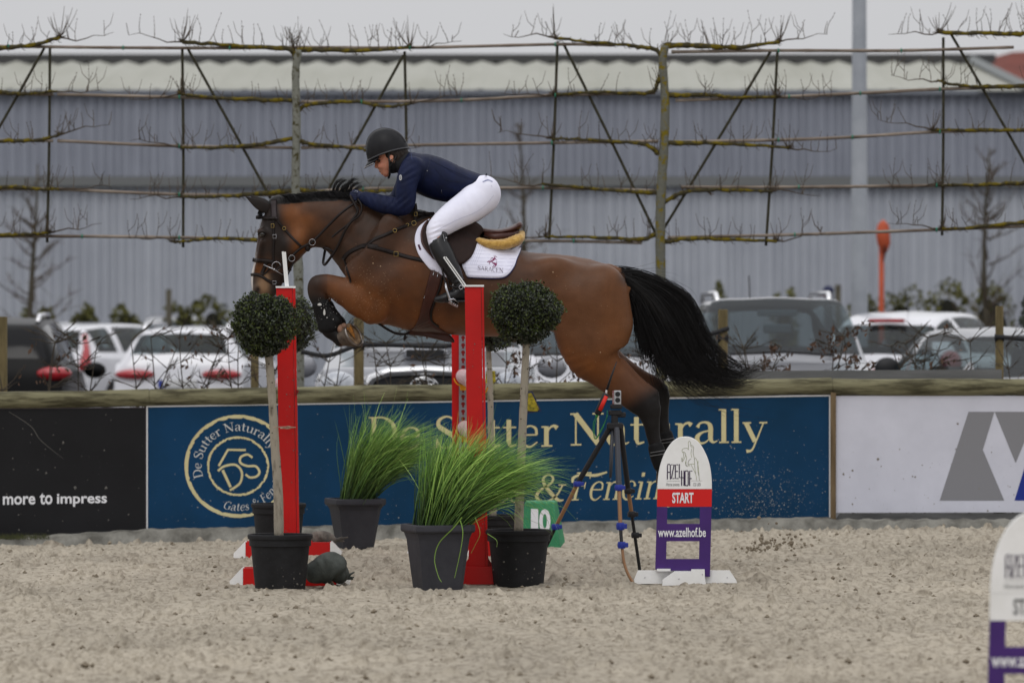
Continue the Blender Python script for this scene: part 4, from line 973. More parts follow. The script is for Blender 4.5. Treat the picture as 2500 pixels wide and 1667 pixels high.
    if 'pickup' in opts:
        bx('bonnet_scoop', (.72, 0, 1.36), (.2, .19, .05), col, .03); bx('scoop_opening', (.51, 0, 1.365), (.012, .16, .03), M_trimb, .004)
        q = MB(); q.tube([T((-.03, sy, z)) for sy, z in ((-.5, 1.0), (-.44, 1.16), (-.3, 1.21), (0, 1.225), (.3, 1.21), (.44, 1.16), (.5, 1.0))], .045, 8); q.build('chrome_surround', M_chrome, root, smooth=True)
        bx('grille', (-.015, 0, 1.08), (.03, .42, .1), M_trimb, .02)
        # ring emblem: three ovals
        q = MB()
        for (a, b, oy, oz) in ((.115, .078, 0, 0), (.04, .07, 0, .0), (.085, .028, 0, .035)):
            q.tube([T((-.07, oy + a * math.cos(t), 1.09 + oz + b * math.sin(t))) for t in np.linspace(0, 2 * math.pi, 25)], .011, 6, cap=False)
        q.build('badge', M_chrome, root, smooth=True)
        for sy in (-1, 1): ell('head_lamp', (.04, sy * .72, 1.1), (.12, .16, .12), M_head)
    return root
P_blk = mat('black_paint', (.003, .003, .0035), .35, col2=(.005, .005, .0055), scale=2, spec=.12); P_wht = paint('white_paint', (.70, .70, .74)); P_sil = paint('silver_paint', (.27, .275, .30), .2); P_gry = paint('grey_paint', (.26, .265, .28), .2); P_pale = paint('pale_silver', (.3, .31, .34), .1); P_drk = paint('dark_paint', (.07, .075, .085))
FR, RR = math.radians(90), math.radians(-90)   # nose towards camera / tail towards camera
car('black off-road car seen from behind at the left edge', 'suv', -2, 65, RR + .02, P_blk, 777, ('rails', 'darkglass'))
car('pale silver car mostly hidden right of the black car roof', 'hatch', 165, 96, FR, P_pale, 787)
car('white estate car with tall upright red tail lamps', 'estate', 262, 84, RR - .4, P_wht, 790, ('talltail',))
car('white estate car with wide red lamps, just left of the ball topiary', 'estate', 508, 77, RR - .12, P_wht, 797, ('rails', 'blueplate'))
car('silver grey car whose roof shows above the white cars at left', 'suv', 455, 100, RR, P_gry, 768)
car('silver pickup facing the camera with bonnet scoop and ring badge', 'pickup', 1046, 50, FR, P_sil, 712, ('pickup', 'wiper'))
car('white car facing the camera below the horse belly, right of the pickup', 'suv', 1440, 55.5, FR, P_wht, 728, ('wiper',))
car('silver off-road car facing the camera with black door mirror, right of the tail', 'suv', 1888, 57, FR + .06, P_sil, 729, ('rails', 'mirror', 'wiper', 'aerial', 'darkmirror'), wscale=1.0)
car('white rounded hatchback seen from behind at the right', 'hatch', 2262, 68, RR - .38, P_wht, 762, ('hilamp', 'aerial'), wscale=1.1)
car('small grey car nosing in behind the last stake at the right', 'hatch', 2478, 55, FR + .25, P_gry, 802, ('darkmirror',))
car('dark car half hidden between the silver car and the white hatchback', 'hatch', 2140, 96, FR, P_drk, 762)
# ================================================================ jump
M_red = mat('red_paint', S(196, 16, 14), .45, col2=S(180, 13, 12), scale=3, coat=.1, bump=.0004, bscale=30)
M_wh = mat('white_plastic', S(240, 240, 240), .45, col2=S(226, 226, 224), scale=4)
M_redst = mat('dark_red', S(120, 18, 18), .6)
GZ = {}
def zg(px, d):
    X = W(px, 0, d).x; return float(zbase(np.array([X]), np.array([d]))[0] + zrel(np.array([X]), np.array([d]))[0]) - .012
def stand(label, pxt, pyt, pxb, d, strip=False, feet=(-.36, .36), flag=None, w=.055):
    b = Vector((W(pxb, 0, d).x, d, zg(pxb, d))); root = thing('jump_stand', label, 'jump stand', b, 'red jump wing stands')
    t = W(pxt, pyt, d); ax = Vector((t.x - b.x, 0, t.z - b.z))
    def Q(u, v, y): return (b.x + ax.x * v + u, d + y, b.z + ax.z * v)
    mb = MB()
    def slab(u0, u1, y0, y1, v0, v1):
        V = [Q(u, v, y) for u in (u0, u1) for y in (y0, y1) for v in (v0, v1)]; mb.add(V, [(0, 1, 3, 2), (4, 6, 7, 5), (0, 4, 5, 1), (2, 3, 7, 6), (0, 2, 6, 4), (1, 5, 7, 3)])
    slab(-w, w - .012, -.03, .03, .0, 1); slab(w - .009, w + .004, -.036, .028, 0, .998)
    mb.build('post', M_red, root)
    mb = MB(); slab(-w - .002, w + .006, -.04, .034, 1.0, 1.006); mb.build('cap', M_wh, root)
    mb = MB(); z = b.z
    # rounded gusset up to the post
    g_ = [(-.16, .0), (-.16, .11), (-w - .03, .115), (-w - .005, .15), (-w + .002, .3), (w - .002, .3), (w + .005, .15), (w + .03, .115), (.16, .11), (.16, 0)]
    mb.prism([(b.x + x, z + y) for x, y in g_], d - .019, d + .019); mb.build('gusset', M_red, root)
    for y in (-.09, .09):
        mb = MB(); mb.prism([(b.x + x, z + q) for x, q in ((feet[0] + .08, 0), (feet[1] - .08, 0), (feet[1] - .08, .105), (feet[0] + .08, .105))], d + y - .014, d + y + .014); ft = mb.build('foot', M_red, root)
        for s_, e in ((1, feet[0]), (-1, feet[1])):
            mb = MB(); mb.prism([(b.x + e + s_ * .078, z), (b.x + e, z), (b.x + e, z + .03), (b.x + e + s_ * .07, z + .105), (b.x + e + s_ * .078, z + .105)], d + y - .014, d + y + .014); mb.build('foot_tip', M_wh, ft)
    if strip:
        mb = MB(); xs0, xs1 = -.052 + .045, .052 + .012; 
        zz0, zz1 = b.z + .35, t.z - .05
        mb.box((b.x + .015, d - .047, (zz0 + zz1) / 2), (.030, .003, (zz1 - zz0) / 2)); mb.build('perforated_strip', mat('galvanised', S(150, 152, 158), .45, metal=.5, col2=S(128, 130, 138), scale=20), root)
        z = zz0 + .03
        while z < zz1 - .03:
            mb = MB(); V = [(b.x + .013 + .0125 * math.cos(a), d - .0515, z + .0125 * math.sin(a)) for a in np.arange(12) * math.pi / 6]; mb.add(V, [tuple(range(12))])
            mb.add([(b.x + .007, d - .0513, z), (b.x + .019, d - .0513, z), (b.x + .019, d - .0513, z - .024), (b.x + .007, d - .0513, z - .024)], [(0, 1, 2, 3)])
            mb.build('keyhole', M_redst, root); z += .049
    if flag:
        mb = MB(); (x0, y0, x1, y1, wd) = flag; pA, pB = W(x0, y0, d), W(x1, y1, d); dx = wd / 2 * d / F
        for o in (-dx / 2, dx / 2):
            mb.box((0, 0, 0), (dx * .46, .006, (pA - pB).length / 2 * (1 if o > 0 else 1.02))); 
            R = (pA - pB).to_track_quat('Z', 'Y').to_matrix(); c = (pA + pB) / 2; k = len(mb.V) - 8; mb.V[k:] = [tuple(c + R @ (Vector(v)) + Vector((o, 0, 0))) for v in mb.V[k:]]
        mb.build('flag_holder', M_wh, root)
    return root
stand('front red jump stand behind the left ball topiary, its top near the horse muzzle', 697, 703, 709, 34.25, flag=(693, 615, 701, 704, 10))
stand('front red jump stand standing before the rider boot', 1157, 700, 1168, 34.3, flag=(1086, 628, 1138, 702, 7))
stand('rear red jump stand hidden behind the left one', 697, 703, 704, 37.9)
stand('rear red jump stand with galvanised keyhole strip, behind the middle stand', 1122, 690, 1126, 37.9, strip=True)
M_cup = mat('yellow_cup', S(222, 160, 40), .5)
M_pink = mat('pink_pole', S(192, 112, 118), .5, col2=S(150, 84, 90), scale=18)
def pole(label, a, b, cup=True):
    A, B = W(*a), W(*b); root = thing('jump_pole', label, 'jump pole', A, 'striped jump poles'); r = .049
    dirv = (B - A); L = dirv.length; dv = dirv / L; n = int(L / .045)
    for i in range(n):
        pass
    mb = MB(); mb.tube([A, A + dv * .004, A + dv * .01, B], [r * .7, r * .97, r, r], 20); smooth_by_angle(mb.build('pole', M_pink, root), 50)
    for i in range(int(L / .3)):
        s_ = .05 + i * .3; mb = MB(); mb.tube([A + dv * s_, A + dv * (s_ + .09)], r * 1.004, 20); mb.build('white_band', M_wh, root, smooth=False)
    return root
def cup(label, px, py, d):
    c = W(px, py, d); root = thing('jump_cup', label, 'jump cup', c, 'yellow jump cups'); mb = MB()
    pts = [c + Vector((.055 * math.cos(a), 0, .055 * math.sin(a))) for a in np.linspace(math.pi * 1.05, math.pi * 1.95, 9)]
    for i in range(8):
        p, q = pts[i], pts[i + 1]; V = []
        for v, s_ in ((p, 1), (q, 1), (q, 1.16), (p, 1.16)):
            o = c + (v - c) * s_; V += [(o.x, d - .03, o.z), (o.x, d + .03, o.z)]
        mb.add(V, [(0, 2, 3, 1), (4, 5, 7, 6), (0, 6, 4, 2), (1, 3, 5, 7), (0, 1, 7, 6), (2, 4, 5, 3)])
    mb.build('cradle', M_cup, root, smooth=False); mb = MB(); mb.box(c + Vector((0, .035, -.03)), (.02, .008, .06), bev=.003); mb.build('back_plate', M_cup, root)
pole('upper pink and white banded jump pole behind the middle red stand', (1167, 940, 34.42), (1130, 918, 37.8))
pole('lower pink and white banded jump pole half hidden by the grass pot', (1169, 1066, 34.42), (1134, 1044, 37.8))
pole('striped jump pole hidden end-on behind the left red stand', (704, 945, 34.42), (690, 934, 37.8))
for lb, px, py, d in (('yellow cup under the far end of the upper striped pole', 1130, 920, 37.78), ('yellow cup under the near end of the upper striped pole', 1167, 942, 34.4), ('yellow cup at the far end of the lower striped pole', 1134, 1046, 37.78), ('yellow cup at the near end of the lower striped pole', 1169, 1068, 34.4)):
    cup(lb, px, py, d)
# small dark-red clip on the left stand
mb = MB(); mb.prism([(W(a, b, 34.2).x, W(a, b, 34.2).z) for a, b in ((722, 951), (730, 953), (724, 966), (721, 966))], 34.19, 34.2); mb.build('plastic_clip', M_redst, loc=W(725, 958, 34.2), label='small dark red clip sticking out of the left red stand', cat='clip')
# ================================================================ pots
M_pot = mat('black_pot', (.011, .011, .012), .55, col2=(.019, .019, .021), scale=6, spec=.2, bump=.002, bscale=25, rvar=.2)
M_potg = mat('grey_pot', (.036, .036, .043), .6, col2=(.05, .05, .058), scale=5, spec=.15, bump=.002, bscale=25)
M_soil = mat('soil', (.03, .024, .018), 1, col2=(.05, .04, .03), scale=30)
def round_pot(root, px, d, rim_y, bot_y, wr, wb):
    s_ = d / F; zt = W(0, rim_y, d).z; zb = W(0, bot_y, d).z; c = Vector((W(px, 0, d).x, d, 0)); r1 = wr / 2 * s_; r0 = wb / 2 * s_; h = zt - zb
    pr = [(0, zb - .02), (r0 * .97, zb - .02), (r0, zb + .01), (r0 + (r1 * .93 - r0) * .8, zb + h * .8), (r1 * .925, zt - .07), (r1 * .945, zt - .068), (r1 * .95, zt - .03), (r1 * .985, zt - .028), (r1, zt - .018), (r1 * .995, zt - .004), (r1 * .97, zt), (r1 * .92, zt - .002), (r1 * .9, zt - .03), (r1 * .88, zt - .055)]
    mb = MB(); mb.lathe(c, pr, 48)
    for k in range(6):
        a = k * math.pi / 3 + .3
    o = smooth_by_angle(mb.build('pot', M_pot, root), 35)
    mb = MB(); n = 40; mb.add([c + Vector((0, 0, zt - .045))] + [c + Vector((math.cos(a) * r1 * .885, math.sin(a) * r1 * .885, zt - .055)) for a in np.arange(n) * 2 * math.pi / n], [(0, i + 1, (i + 1) % n + 1) for i in range(n)])
    mb.build('soil', M_soil, o)
M_leafd = mat('topiary_leaf', S(54, 61, 44), .34, col2=S(30, 37, 27), scale=40, spec=.5)
M_leafl = mat('topiary_leaf_young', S(74, 84, 32), .45, col2=S(46, 58, 26), scale=40)
M_ptr = mat('pale_stem', S(150, 142, 128), .9, col2=S(96, 88, 76), scale=14, detail=7, bump=.003, bscale=40, stretch=(2, 2, .8), lo=.5, hi=.75)
def topiary(label, cx, cy, rx, rz, d, stem, sw, pot, seed, nleaf=8500):
    rs = np.random.RandomState(seed); s_ = d / F; c = W(cx, cy, d); RX, RZ = rx * s_, rz * s_
    zb = W(0, pot[2], d).z; root = thing('ball_topiary', label, 'topiary', (W(pot[0], 0, d).x, d, zb), 'ball topiaries in black pots')
    ph = rs.rand(12) * 6
    def rad(v): return 1 + .05 * math.sin(3 * math.atan2(v[2], v[0]) + ph[0]) + .04 * math.sin(17 * v[0] + 13 * v[2] + ph[4]) + .04 * math.sin(5 * v[1] + 4 * v[2] + ph[1]) + .03 * math.sin(7 * v[0] + ph[2]) + .025 * math.sin(11 * v[2] + 6 * v[0] + ph[3])
    def pos(lo, hi):
        def f(rs):
            while True:
                v = rs.normal(size=3); v /= np.linalg.norm(v)
                r = rs.uniform(lo, hi) * rad(v); zz = v[2]
                sx = 1 - .10 * max(0, -zz) ; 
                return (c.x + v[0] * RX * r * sx, c.y + v[1] * RX * r * sx, c.z + (zz * RZ * r if zz > 0 else zz * RZ * .96 * r)), v
        return f
    crown = None
    mb = MB(); leaf_cloud(mb, nleaf, pos(.84, 1.03), .0112, rs, 1.7); crown = mb.build('crown', M_leafd, root, kind='stuff')
    mb = MB(); leaf_cloud(mb, int(nleaf * .18), pos(.96, 1.05), .0108, rs, 1.7)
    def rimf(rs):
        p, v = pos(1.0, 1.12)(rs); return p, v
    leaf_cloud(mb, int(nleaf * .09), rimf, .0115, rs, 1.8)
    mb.build('young_leaves', M_leafl, crown, kind='stuff')
    mb = MB()     # drooping fringe under the ball
    def fr(rs):
        a = rs.rand() * 6.28; r = rs.uniform(.1, .75); return (c.x + math.cos(a) * RX * r, c.y + math.sin(a) * RX * r, c.z - RZ * math.sqrt(1 - r * r) * rs.uniform(.88, 1.1)), (0, 0, -1)
    leaf_cloud(mb, int(nleaf * .12), fr, .0135, rs, 1.7); mb.build('crown_fringe', M_leafd, crown, kind='stuff')
    mb = MB()
    for k in range(60):
        v = rs.normal(size=3); v /= np.linalg.norm(v); q = Vector((c.x + v[0] * RX * .9, c.y + v[1] * RX * .9, c.z + v[2] * RZ * .9)); b0 = Vector((c.x, c.y, c.z - RZ * .6))
        mb.tube([b0, (b0 + q) / 2 + Vector((0, 0, .02)), q], [.006, .004, .002], 4, cap=False)
    mb.build('branches', M_bark, crown, kind='stuff')
    mb = MB(); mb.ell(c, (RX * .8, RX * .8, RZ * .8), 20, 12); mb.build('shade_core', mat('dark_inner', (.012, .012, .008), 1), crown, smooth=True)  # dark core sphere: the crown's inner shade as a near-black solid
    P = catmull([tuple(W(x, y, d)) for x, y in stem], 8); n = len(P); mb = MB()
    mb.tube([Vector(p) for p in P], [sw / 2 * s_ * (.85 + .3 * i / n + rs.uniform(-.04, .05)) for i in range(n)], 12)
    tr = mb.build('trunk', M_ptr, root, smooth=True)
    mb = MB()
    for k in range(26):
        i = rs.randint(1, n - 1); a = rs.rand() * 6.28; p = Vector(P[i]) + Vector((math.cos(a), math.sin(a), 0)) * sw / 2 * s_ * .95; mb.ell(p, (.005, .005, .004), 6, 4)
    mb.build('bark_buds', M_bark, tr, kind='stuff', smooth=True)
    round_pot(root, pot[0], d, pot[1], pot[2], pot[3], pot[4]); return root
topiary('large ball topiary in the front left pot, beneath the horse muzzle', 647, 790, 82, 74, 33.7, [(652, 800), (656, 863), (665, 980), (672, 1100), (679, 1200), (681, 1312)], 21, (684, 1303, 1433, 160, 124), 41)
topiary('ball topiary in the rear left pot, peeping out behind the left red stand', 703, 790, 73, 68, 38.6, [(706, 850), (704, 1000), (690, 1240)], 17, (680, 1228, 1345, 135, 106), 42, 4000)
topiary('ball topiary in the front right pot, right of the middle red stand', 1282, 762, 85, 72, 34.2, [(1286, 820), (1282, 900), (1276, 1040), (1270, 1180), (1266, 1300)], 20, (1266, 1292, 1421, 161, 124), 43)
topiary('ball topiary in the rear right pot, mostly hidden behind the horse belly', 1205, 785, 70, 66, 38.8, [(1192, 845), (1197, 960), (1199, 1100), (1204, 1270)], 15, (1208, 1256, 1345, 120, 98), 44, 2500)
# plastic tie joining the first trunk to the stand
mb = MB(); P = [W(668, 1043, 33.62), W(684, 1042, 33.6), W(702, 1041, 34.15), W(722, 1043, 34.2)]; mb.tube(P, .003, 5)
mb.tube([W(684, 1045, 34.15), W(703, 1043, 34.16), W(718, 1043, 34.17)], [.003, .012, .003], 6, flat=.3); mb.build('tie_strap', mat('tie_clear', S(190, 170, 155), .4, col2=S(140, 80, 50), scale=30), loc=W(690, 1043, 33.8), label='clear plastic tie strap around the first trunk and the left red stand', cat='strap')
# dried sand splashed on the equipment
def splashes(par, n, x0, x1, y0, y1, d, seed, cyl=None, low=True, rmax=.006):
    rs = np.random.RandomState(seed); mb = MB()
    for i in range(n):
        px = rs.uniform(x0, x1); py = (y1 - abs(rs.normal(0, (y1 - y0) * .35))) if low else rs.uniform(y0, y1)
        if py < y0: continue
        dd = d
        if cyl: cx_, rt_, rb_ = cyl; R_ = (rt_ + (rb_ - rt_) * (py - y0) / (y1 - y0)) / 2; u = (px - cx_) / R_; dd = d - math.sqrt(max(0, 1 - u * u)) * R_ * d / F - .001
        if cyl and abs(u) > .97: continue
        blob(mb, W(px, py, dd), .0008 + rmax * rs.rand() ** 5, rs, .25)
    mb.build('sand_splashes', mat('faint_dust', S(104, 100, 94), .95), par, kind='stuff')
_st = [o for o in bpy.data.objects if o.name.split('.')[0] == 'jump_stand']; _tp = [o for o in bpy.data.objects if o.name.split('.')[0] == 'ball_topiary']
splashes(_st[0], 90, 680, 724, 760, 1300, 34.25 - .037, 1, low=False, rmax=.004); splashes(_st[1], 90, 1142, 1180, 760, 1330, 34.3 - .037, 2, low=False, rmax=.004)
splashes(_tp[0], 60, 612, 756, 1318, 1432, 33.7, 3, (684, 152, 124)); splashes(_tp[2], 60, 1192, 1340, 1306, 1420, 34.2, 4, (1266, 152, 124))
# square grass tubs
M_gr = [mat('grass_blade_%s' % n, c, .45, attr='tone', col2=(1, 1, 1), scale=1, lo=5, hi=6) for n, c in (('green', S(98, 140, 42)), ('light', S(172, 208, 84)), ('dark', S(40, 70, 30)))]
def grass_tub(label, px, d, rim_y, bot_y, wr, wb, rz, seed, nbl, spread, height, base_c):
    s_ = d / F; zt = W(0, rim_y, d).z; zb = W(0, bot_y, d).z; c = Vector((W(px, 0, d).x, d, 0)); rs = np.random.RandomState(seed)
    root = thing('grass_tub', label, 'plant pot', (c.x, d, zb), 'square grey tubs of ornamental grass')
    r1 = wr / 2 * s_ / (abs(math.cos(rz)) + abs(math.sin(rz))) * 1.08; r0 = wb / 2 * s_ / (abs(math.cos(rz)) + abs(math.sin(rz))) * 1.08; h = zt - zb
    def ringp(r, z, ch=.22):
        q = []
        for sx, sy in ((1, 1), (-1, 1), (-1, -1), (1, -1)):
            a = [(sx * r, sy * r * (1 - ch)), (sx * r * (1 - ch), sy * r)]
            if sx * sy < 0: a = a[::-1]
            q += a
        return [c + Vector((x * math.cos(rz) - y * math.sin(rz), x * math.sin(rz) + y * math.cos(rz), z)) for x, y in q]
    prof = [(r0 * .96, zb - .02), (r0, zb + .01), (r0 + (r1 * .9 - r0) * .72, zb + h * .74), (r0 + (r1 * .9 - r0) * .74, zb + h * .76), (r1 * .91, zt - .05), (r1 * .97, zt - .045), (r1, zt - .035), (r1, zt - .008), (r1 * .98, zt), (r1 * .88, zt), (r1 * .86, zt - .05)]
    V = []; [V.extend(ringp(r, z)) for r, z in prof]; n = 8; m = len(prof)
    mb = MB(); mb.add(V, [(i * n + k, i * n + (k + 1) % n, (i + 1) * n + (k + 1) % n, (i + 1) * n + k) for i in range(m - 1) for k in range(n)] + [tuple(range(n))[::-1]])
    pot = smooth_by_angle(mb.build('pot', M_potg, root), 25)
    mb = MB(); mb.add(ringp(r1 * .868, zt - .04), [tuple(range(8))]); mb.build('soil', M_soil, pot)
    bs = [MB(), MB(), MB()]
    b0 = W(base_c[0], base_c[1], d)
    for i in range(nbl):
        f = rs.rand() ** .85; lean0 = spread[0] * .6 + (spread[1] * .55 - spread[0] * .6) * f + rs.normal(0, .1); 
        p = b0 + Vector(((rs.normal(0, .5) + (f - .5) * 2.4) * base_c[2] * s_, rs.normal(0, 1) * .055, rs.uniform(-.03, .02)))
        lean = spread[0] + (spread[1] - spread[0]) * f + rs.normal(0, .12); L = height * rs.uniform(.6, 1.12) * (.78 + .3 * f); ay = rs.normal(0, .28)
        a = lean0; pts = [p.copy()]; nseg = 8; k1 = (lean - lean0) / nseg * 1.15
        if rs.rand() < .08: k1 *= 1.9
        if rs.rand() < .05: k1 = -k1 * .8
        droop = rs.uniform(.0, .13) * (1 if lean > .3 else .3) * (1 if rs.rand() < .8 else 2.2)
        for s in range(nseg):
            a += k1 + droop * (s / nseg) ** 2 * 2.2; pts.append(pts[-1] + Vector((math.sin(a), ay * .5 * (s + 1) / nseg, math.cos(a))) * L / nseg)
        w0 = rs.uniform(.0016, .0042); n_ = len(pts); V = []
        sd = Vector((math.cos(rs.rand() * 3.1), math.sin(rs.rand() * 3.1) * .6, 0)).normalized()
        t0 = (pts[1] - pts[0]).normalized()
        for j, q in enumerate(pts):
            t = (pts[min(j + 1, n_ - 1)] - pts[max(j - 1, 0)]).normalized(); u = (sd - t * sd.dot(t)); u = u.normalized() if u.length > 1e-4 else t.orthogonal().normalized(); ww = w0 * (1 - (j / (n_ - 1)) ** 2 * .9)
            v2 = t.cross(u); V += [q + u * ww, q - u * ww, q + v2 * ww * .5]
        m_ = rs.choice([0, 0, 0, 1, 1, 2, 2]) if f > .15 else rs.choice([0, 1, 2, 2])
        bs[m_].add(V, [(3 * j + x, 3 * j + (x + 1) % 3, 3 * j + 3 + (x + 1) % 3, 3 * j + 3 + x) for j in range(n_ - 1) for x in range(3)])
    for m_, nm in enumerate(('grass_blades', 'pale_grass_blades', 'dark_grass_blades')):
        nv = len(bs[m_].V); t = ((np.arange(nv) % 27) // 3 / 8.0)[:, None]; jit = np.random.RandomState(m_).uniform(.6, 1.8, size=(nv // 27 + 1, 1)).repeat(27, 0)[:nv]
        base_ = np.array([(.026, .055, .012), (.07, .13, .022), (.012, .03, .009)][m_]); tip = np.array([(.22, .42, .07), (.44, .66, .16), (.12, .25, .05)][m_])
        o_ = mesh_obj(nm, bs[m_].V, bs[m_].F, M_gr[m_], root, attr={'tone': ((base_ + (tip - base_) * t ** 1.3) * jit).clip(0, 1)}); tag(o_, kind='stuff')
grass_tub('front grey tub of long green grass blown to the right', 1069, 33.75, 1279, 1430, 180, 122, .33, 51, 2100, (.04, 1.27), .70, (1074, 1290, 28))
grass_tub('rear grey tub of long green grass before the blue board', 867, 39.4, 1216, 1330, 149, 94, .33, 52, 1250, (.22, 1.1), .74, (866, 1226, 17))
# individual long stray blades hanging over the front tub
mb = MB()
for path, wd in (([(1128, 1262), (1105, 1290), (1072, 1325), (1061, 1365), (1070, 1405), (1078, 1420)], 3.0), ([(1124, 1270), (1130, 1300), (1124, 1345), (1110, 1410)], 2.4), ([(1190, 1302), (1212, 1318), (1213, 1335)], 1.2), ([(1160, 1262), (1172, 1300), (1160, 1330), (1150, 1350)], 1.2)):
    l, r = stroke_poly([(x, y, wd * (1 - .12 * i)) for i, (x, y) in enumerate(path)], True, 5); n = len(l)
    V = [W(p[0], p[1], 33.42) for p in l] + [W(p[0], p[1], 33.425) for p in r]; mb.add(V, [(i, i + 1, n + i + 1, n + i) for i in range(n - 1)])
ft = [o for o in bpy.data.objects if o.name.startswith('grass_tub')][0]
mb.build('stray_blades', mat('stray_blade', (.2, .34, .06), .5), ft, kind='stuff', smooth=True)
# ================================================================ block 10
M_grn = mat('green_block', S(58, 140, 96), .5, col2=S(46, 122, 82), scale=5, bump=.001)
d0 = 39.2; nb = thing('number_block', 'green plastic number block with white 10 beside the rear pots', 'number block', W(1325, 1337, d0))
def zq(a, b, y): p = W(a, b, d0); return (p.x, d0 + y, p.z)
mb = MB(); mb.add([zq(1266, 1338, -.1), zq(1368, 1338, -.1), zq(1351, 1224, -.03), zq(1281, 1224, -.03), zq(1283, 1330, .16), zq(1381, 1326, .14), zq(1361, 1221, .08), zq(1284, 1221, .08)],
                  [(0, 1, 2, 3), (1, 5, 6, 2), (3, 2, 6, 7), (5, 4, 7, 6), (4, 0, 3, 7), (0, 4, 5, 1)])
o = mb.build('block', M_grn, nb); bv = o.modifiers.new('b', 'BEVEL'); bv.width = .012; bv.segments = 3; smooth_by_angle(o, 40)
for ch, x0, x1 in (('1', 1296, 1314), ('0', 1316, 1344)):
    V, Fc = text_geo(ch, .03); lo = V.min(0); hi = V.max(0); mb = MB(); out = []
    for v in V:
        u = (v[0] - lo[0]) / (hi[0] - lo[0]); q = (v[1] - lo[1]) / (hi[1] - lo[1]); y = 1300 + (1241 - 1300) * q; dep = -.1 + .07 * (1338 - y) / 114 - .004
        out.append(zq(x0 + (x1 - x0) * u, y, dep))
    mb.add(out, Fc); mb.build('digit', M_print, nb)
# ================================================================ sandbags
def sandbag(label, c, L, r, m, seed, rz=0):
    c = Vector(c); s = SDF(c - Vector((L + .1, L + .1, .16)), c + Vector((L + .1, L + .1, .3)), .008); rs = np.random.RandomState(seed)
    u = Vector((math.cos(rz), math.sin(rz), 0))
    st = [(*(c - u * L * .62 + Vector((0, 0, r * .72))), r * .74, r * .8), (*(c - u * L * .3 + Vector((0, 0, r * .82))), r * .92, r), (*(c + u * L * .1 + Vector((0, 0, r * .9))), r, r * 1.1), (*(c + u * L * .5 + Vector((0, 0, r * .82))), r * .9, r), (*(c + u * L * .72 + Vector((0, 0, r * .6))), r * .62, r * .7)]
    s.tube(st, .02, 4, lat=(-math.sin(rz), math.cos(rz), 0))
    V, Fc = s.mesh(2); x, z = V[:, 0] * 22 + V[:, 1] * 9, V[:, 2] * 22 + V[:, 1] * 13
    V += np.stack([(pn(x + 30, z * .5 + 9, 3) - .5) * .02, (pn(x * 1.6, z * .5, 4) - .5) * .026, (pn(x + 5, z + 50, 5) - .5) * .01], 1)
    root = thing('sandbag', label, 'sandbag', c); mesh_obj('sack', V, Fc, m, root)
    mb = MB(); e = c + u * L * .98 + Vector((0, 0, .035))
    for k in range(6):
        a = rs.uniform(-.5, .5); v = Vector((u.x * math.cos(a), u.y * math.cos(a) - math.sin(a) * .6, rs.uniform(-.2, .6))).normalized() * rs.uniform(.03, .075); mb.tube([e - u * .04, e, e + v], [.02, .014, .004], 5)
    mb.build('tied_neck', m, root, smooth=True); return root
M_bag = mat('sandbag_cloth', S(84, 88, 84), .95, col2=S(58, 62, 59), scale=9, bump=.003, bscale=120)
sandbag('plump grey-green sandbag lying on the foot of the left front stand', W(800, 1424, 33.95) + Vector((0, 0, .0)), .10, .100, M_bag, 3, .15)
sandbag('dusty crumpled sandbag on the rear left stand foot', W(778, 1338, 38.0) + Vector((0, 0, .02)), .13, .05, mat('dusty_cloth', S(120, 112, 104), .95, col2=S(76, 72, 68), scale=14, bump=.006, bscale=60), 4, .2)
# small debris between tub and middle stand
mb = MB(); mb.box(W(1148, 1345, 35.0), (.012, .02, .035), ry=.4, bev=.003); mb.build('white_block', M_wh, loc=W(1148, 1380, 35), label='small white piece behind the front grass tub by the red stand', cat='block')
# small yellow tilted pad on the rail behind the trunk
yp = thing('yellow_pad', 'small tilted yellow-green pad edged in navy beside the front right trunk', 'pad', W(1303, 1008, 41.5)); dd = 41.6
def yq(l): return [(W(1000 + a / 3.135, 940 + b / 3.135, dd).x, W(1000 + a / 3.135, 940 + b / 3.135, dd).z) for a, b in l]
mb = MB(); mb.prism(yq([(893, 205), (905, 50), (940, 48), (1010, 200), (900, 218)]), dd, dd + .03); mb.build('edging', mat('navy_edge', S(34, 40, 72), .6), yp)
mb = MB(); mb.prism(yq([(898, 196), (908, 62), (934, 60), (992, 186), (975, 200)]), dd - .008, dd + .001); mb.build('pad', mat('yellow_pad', S(168, 150, 40), .8, col2=S(96, 92, 30), scale=40, detail=3), yp)
mb = MB(); mb.prism([(W(a, b, 41.7).x, W(a, b, 41.7).z) for a, b in ((1184, 935), (1187, 905), (1208, 905), (1211, 932), (1200, 938))], 41.68, 41.7); mb.build('yellow_pad', MATS['yellow_pad'], loc=W(1198, 938, 41.7), label='yellow-green pad on the rail behind the thin rear trunk', cat='pad')
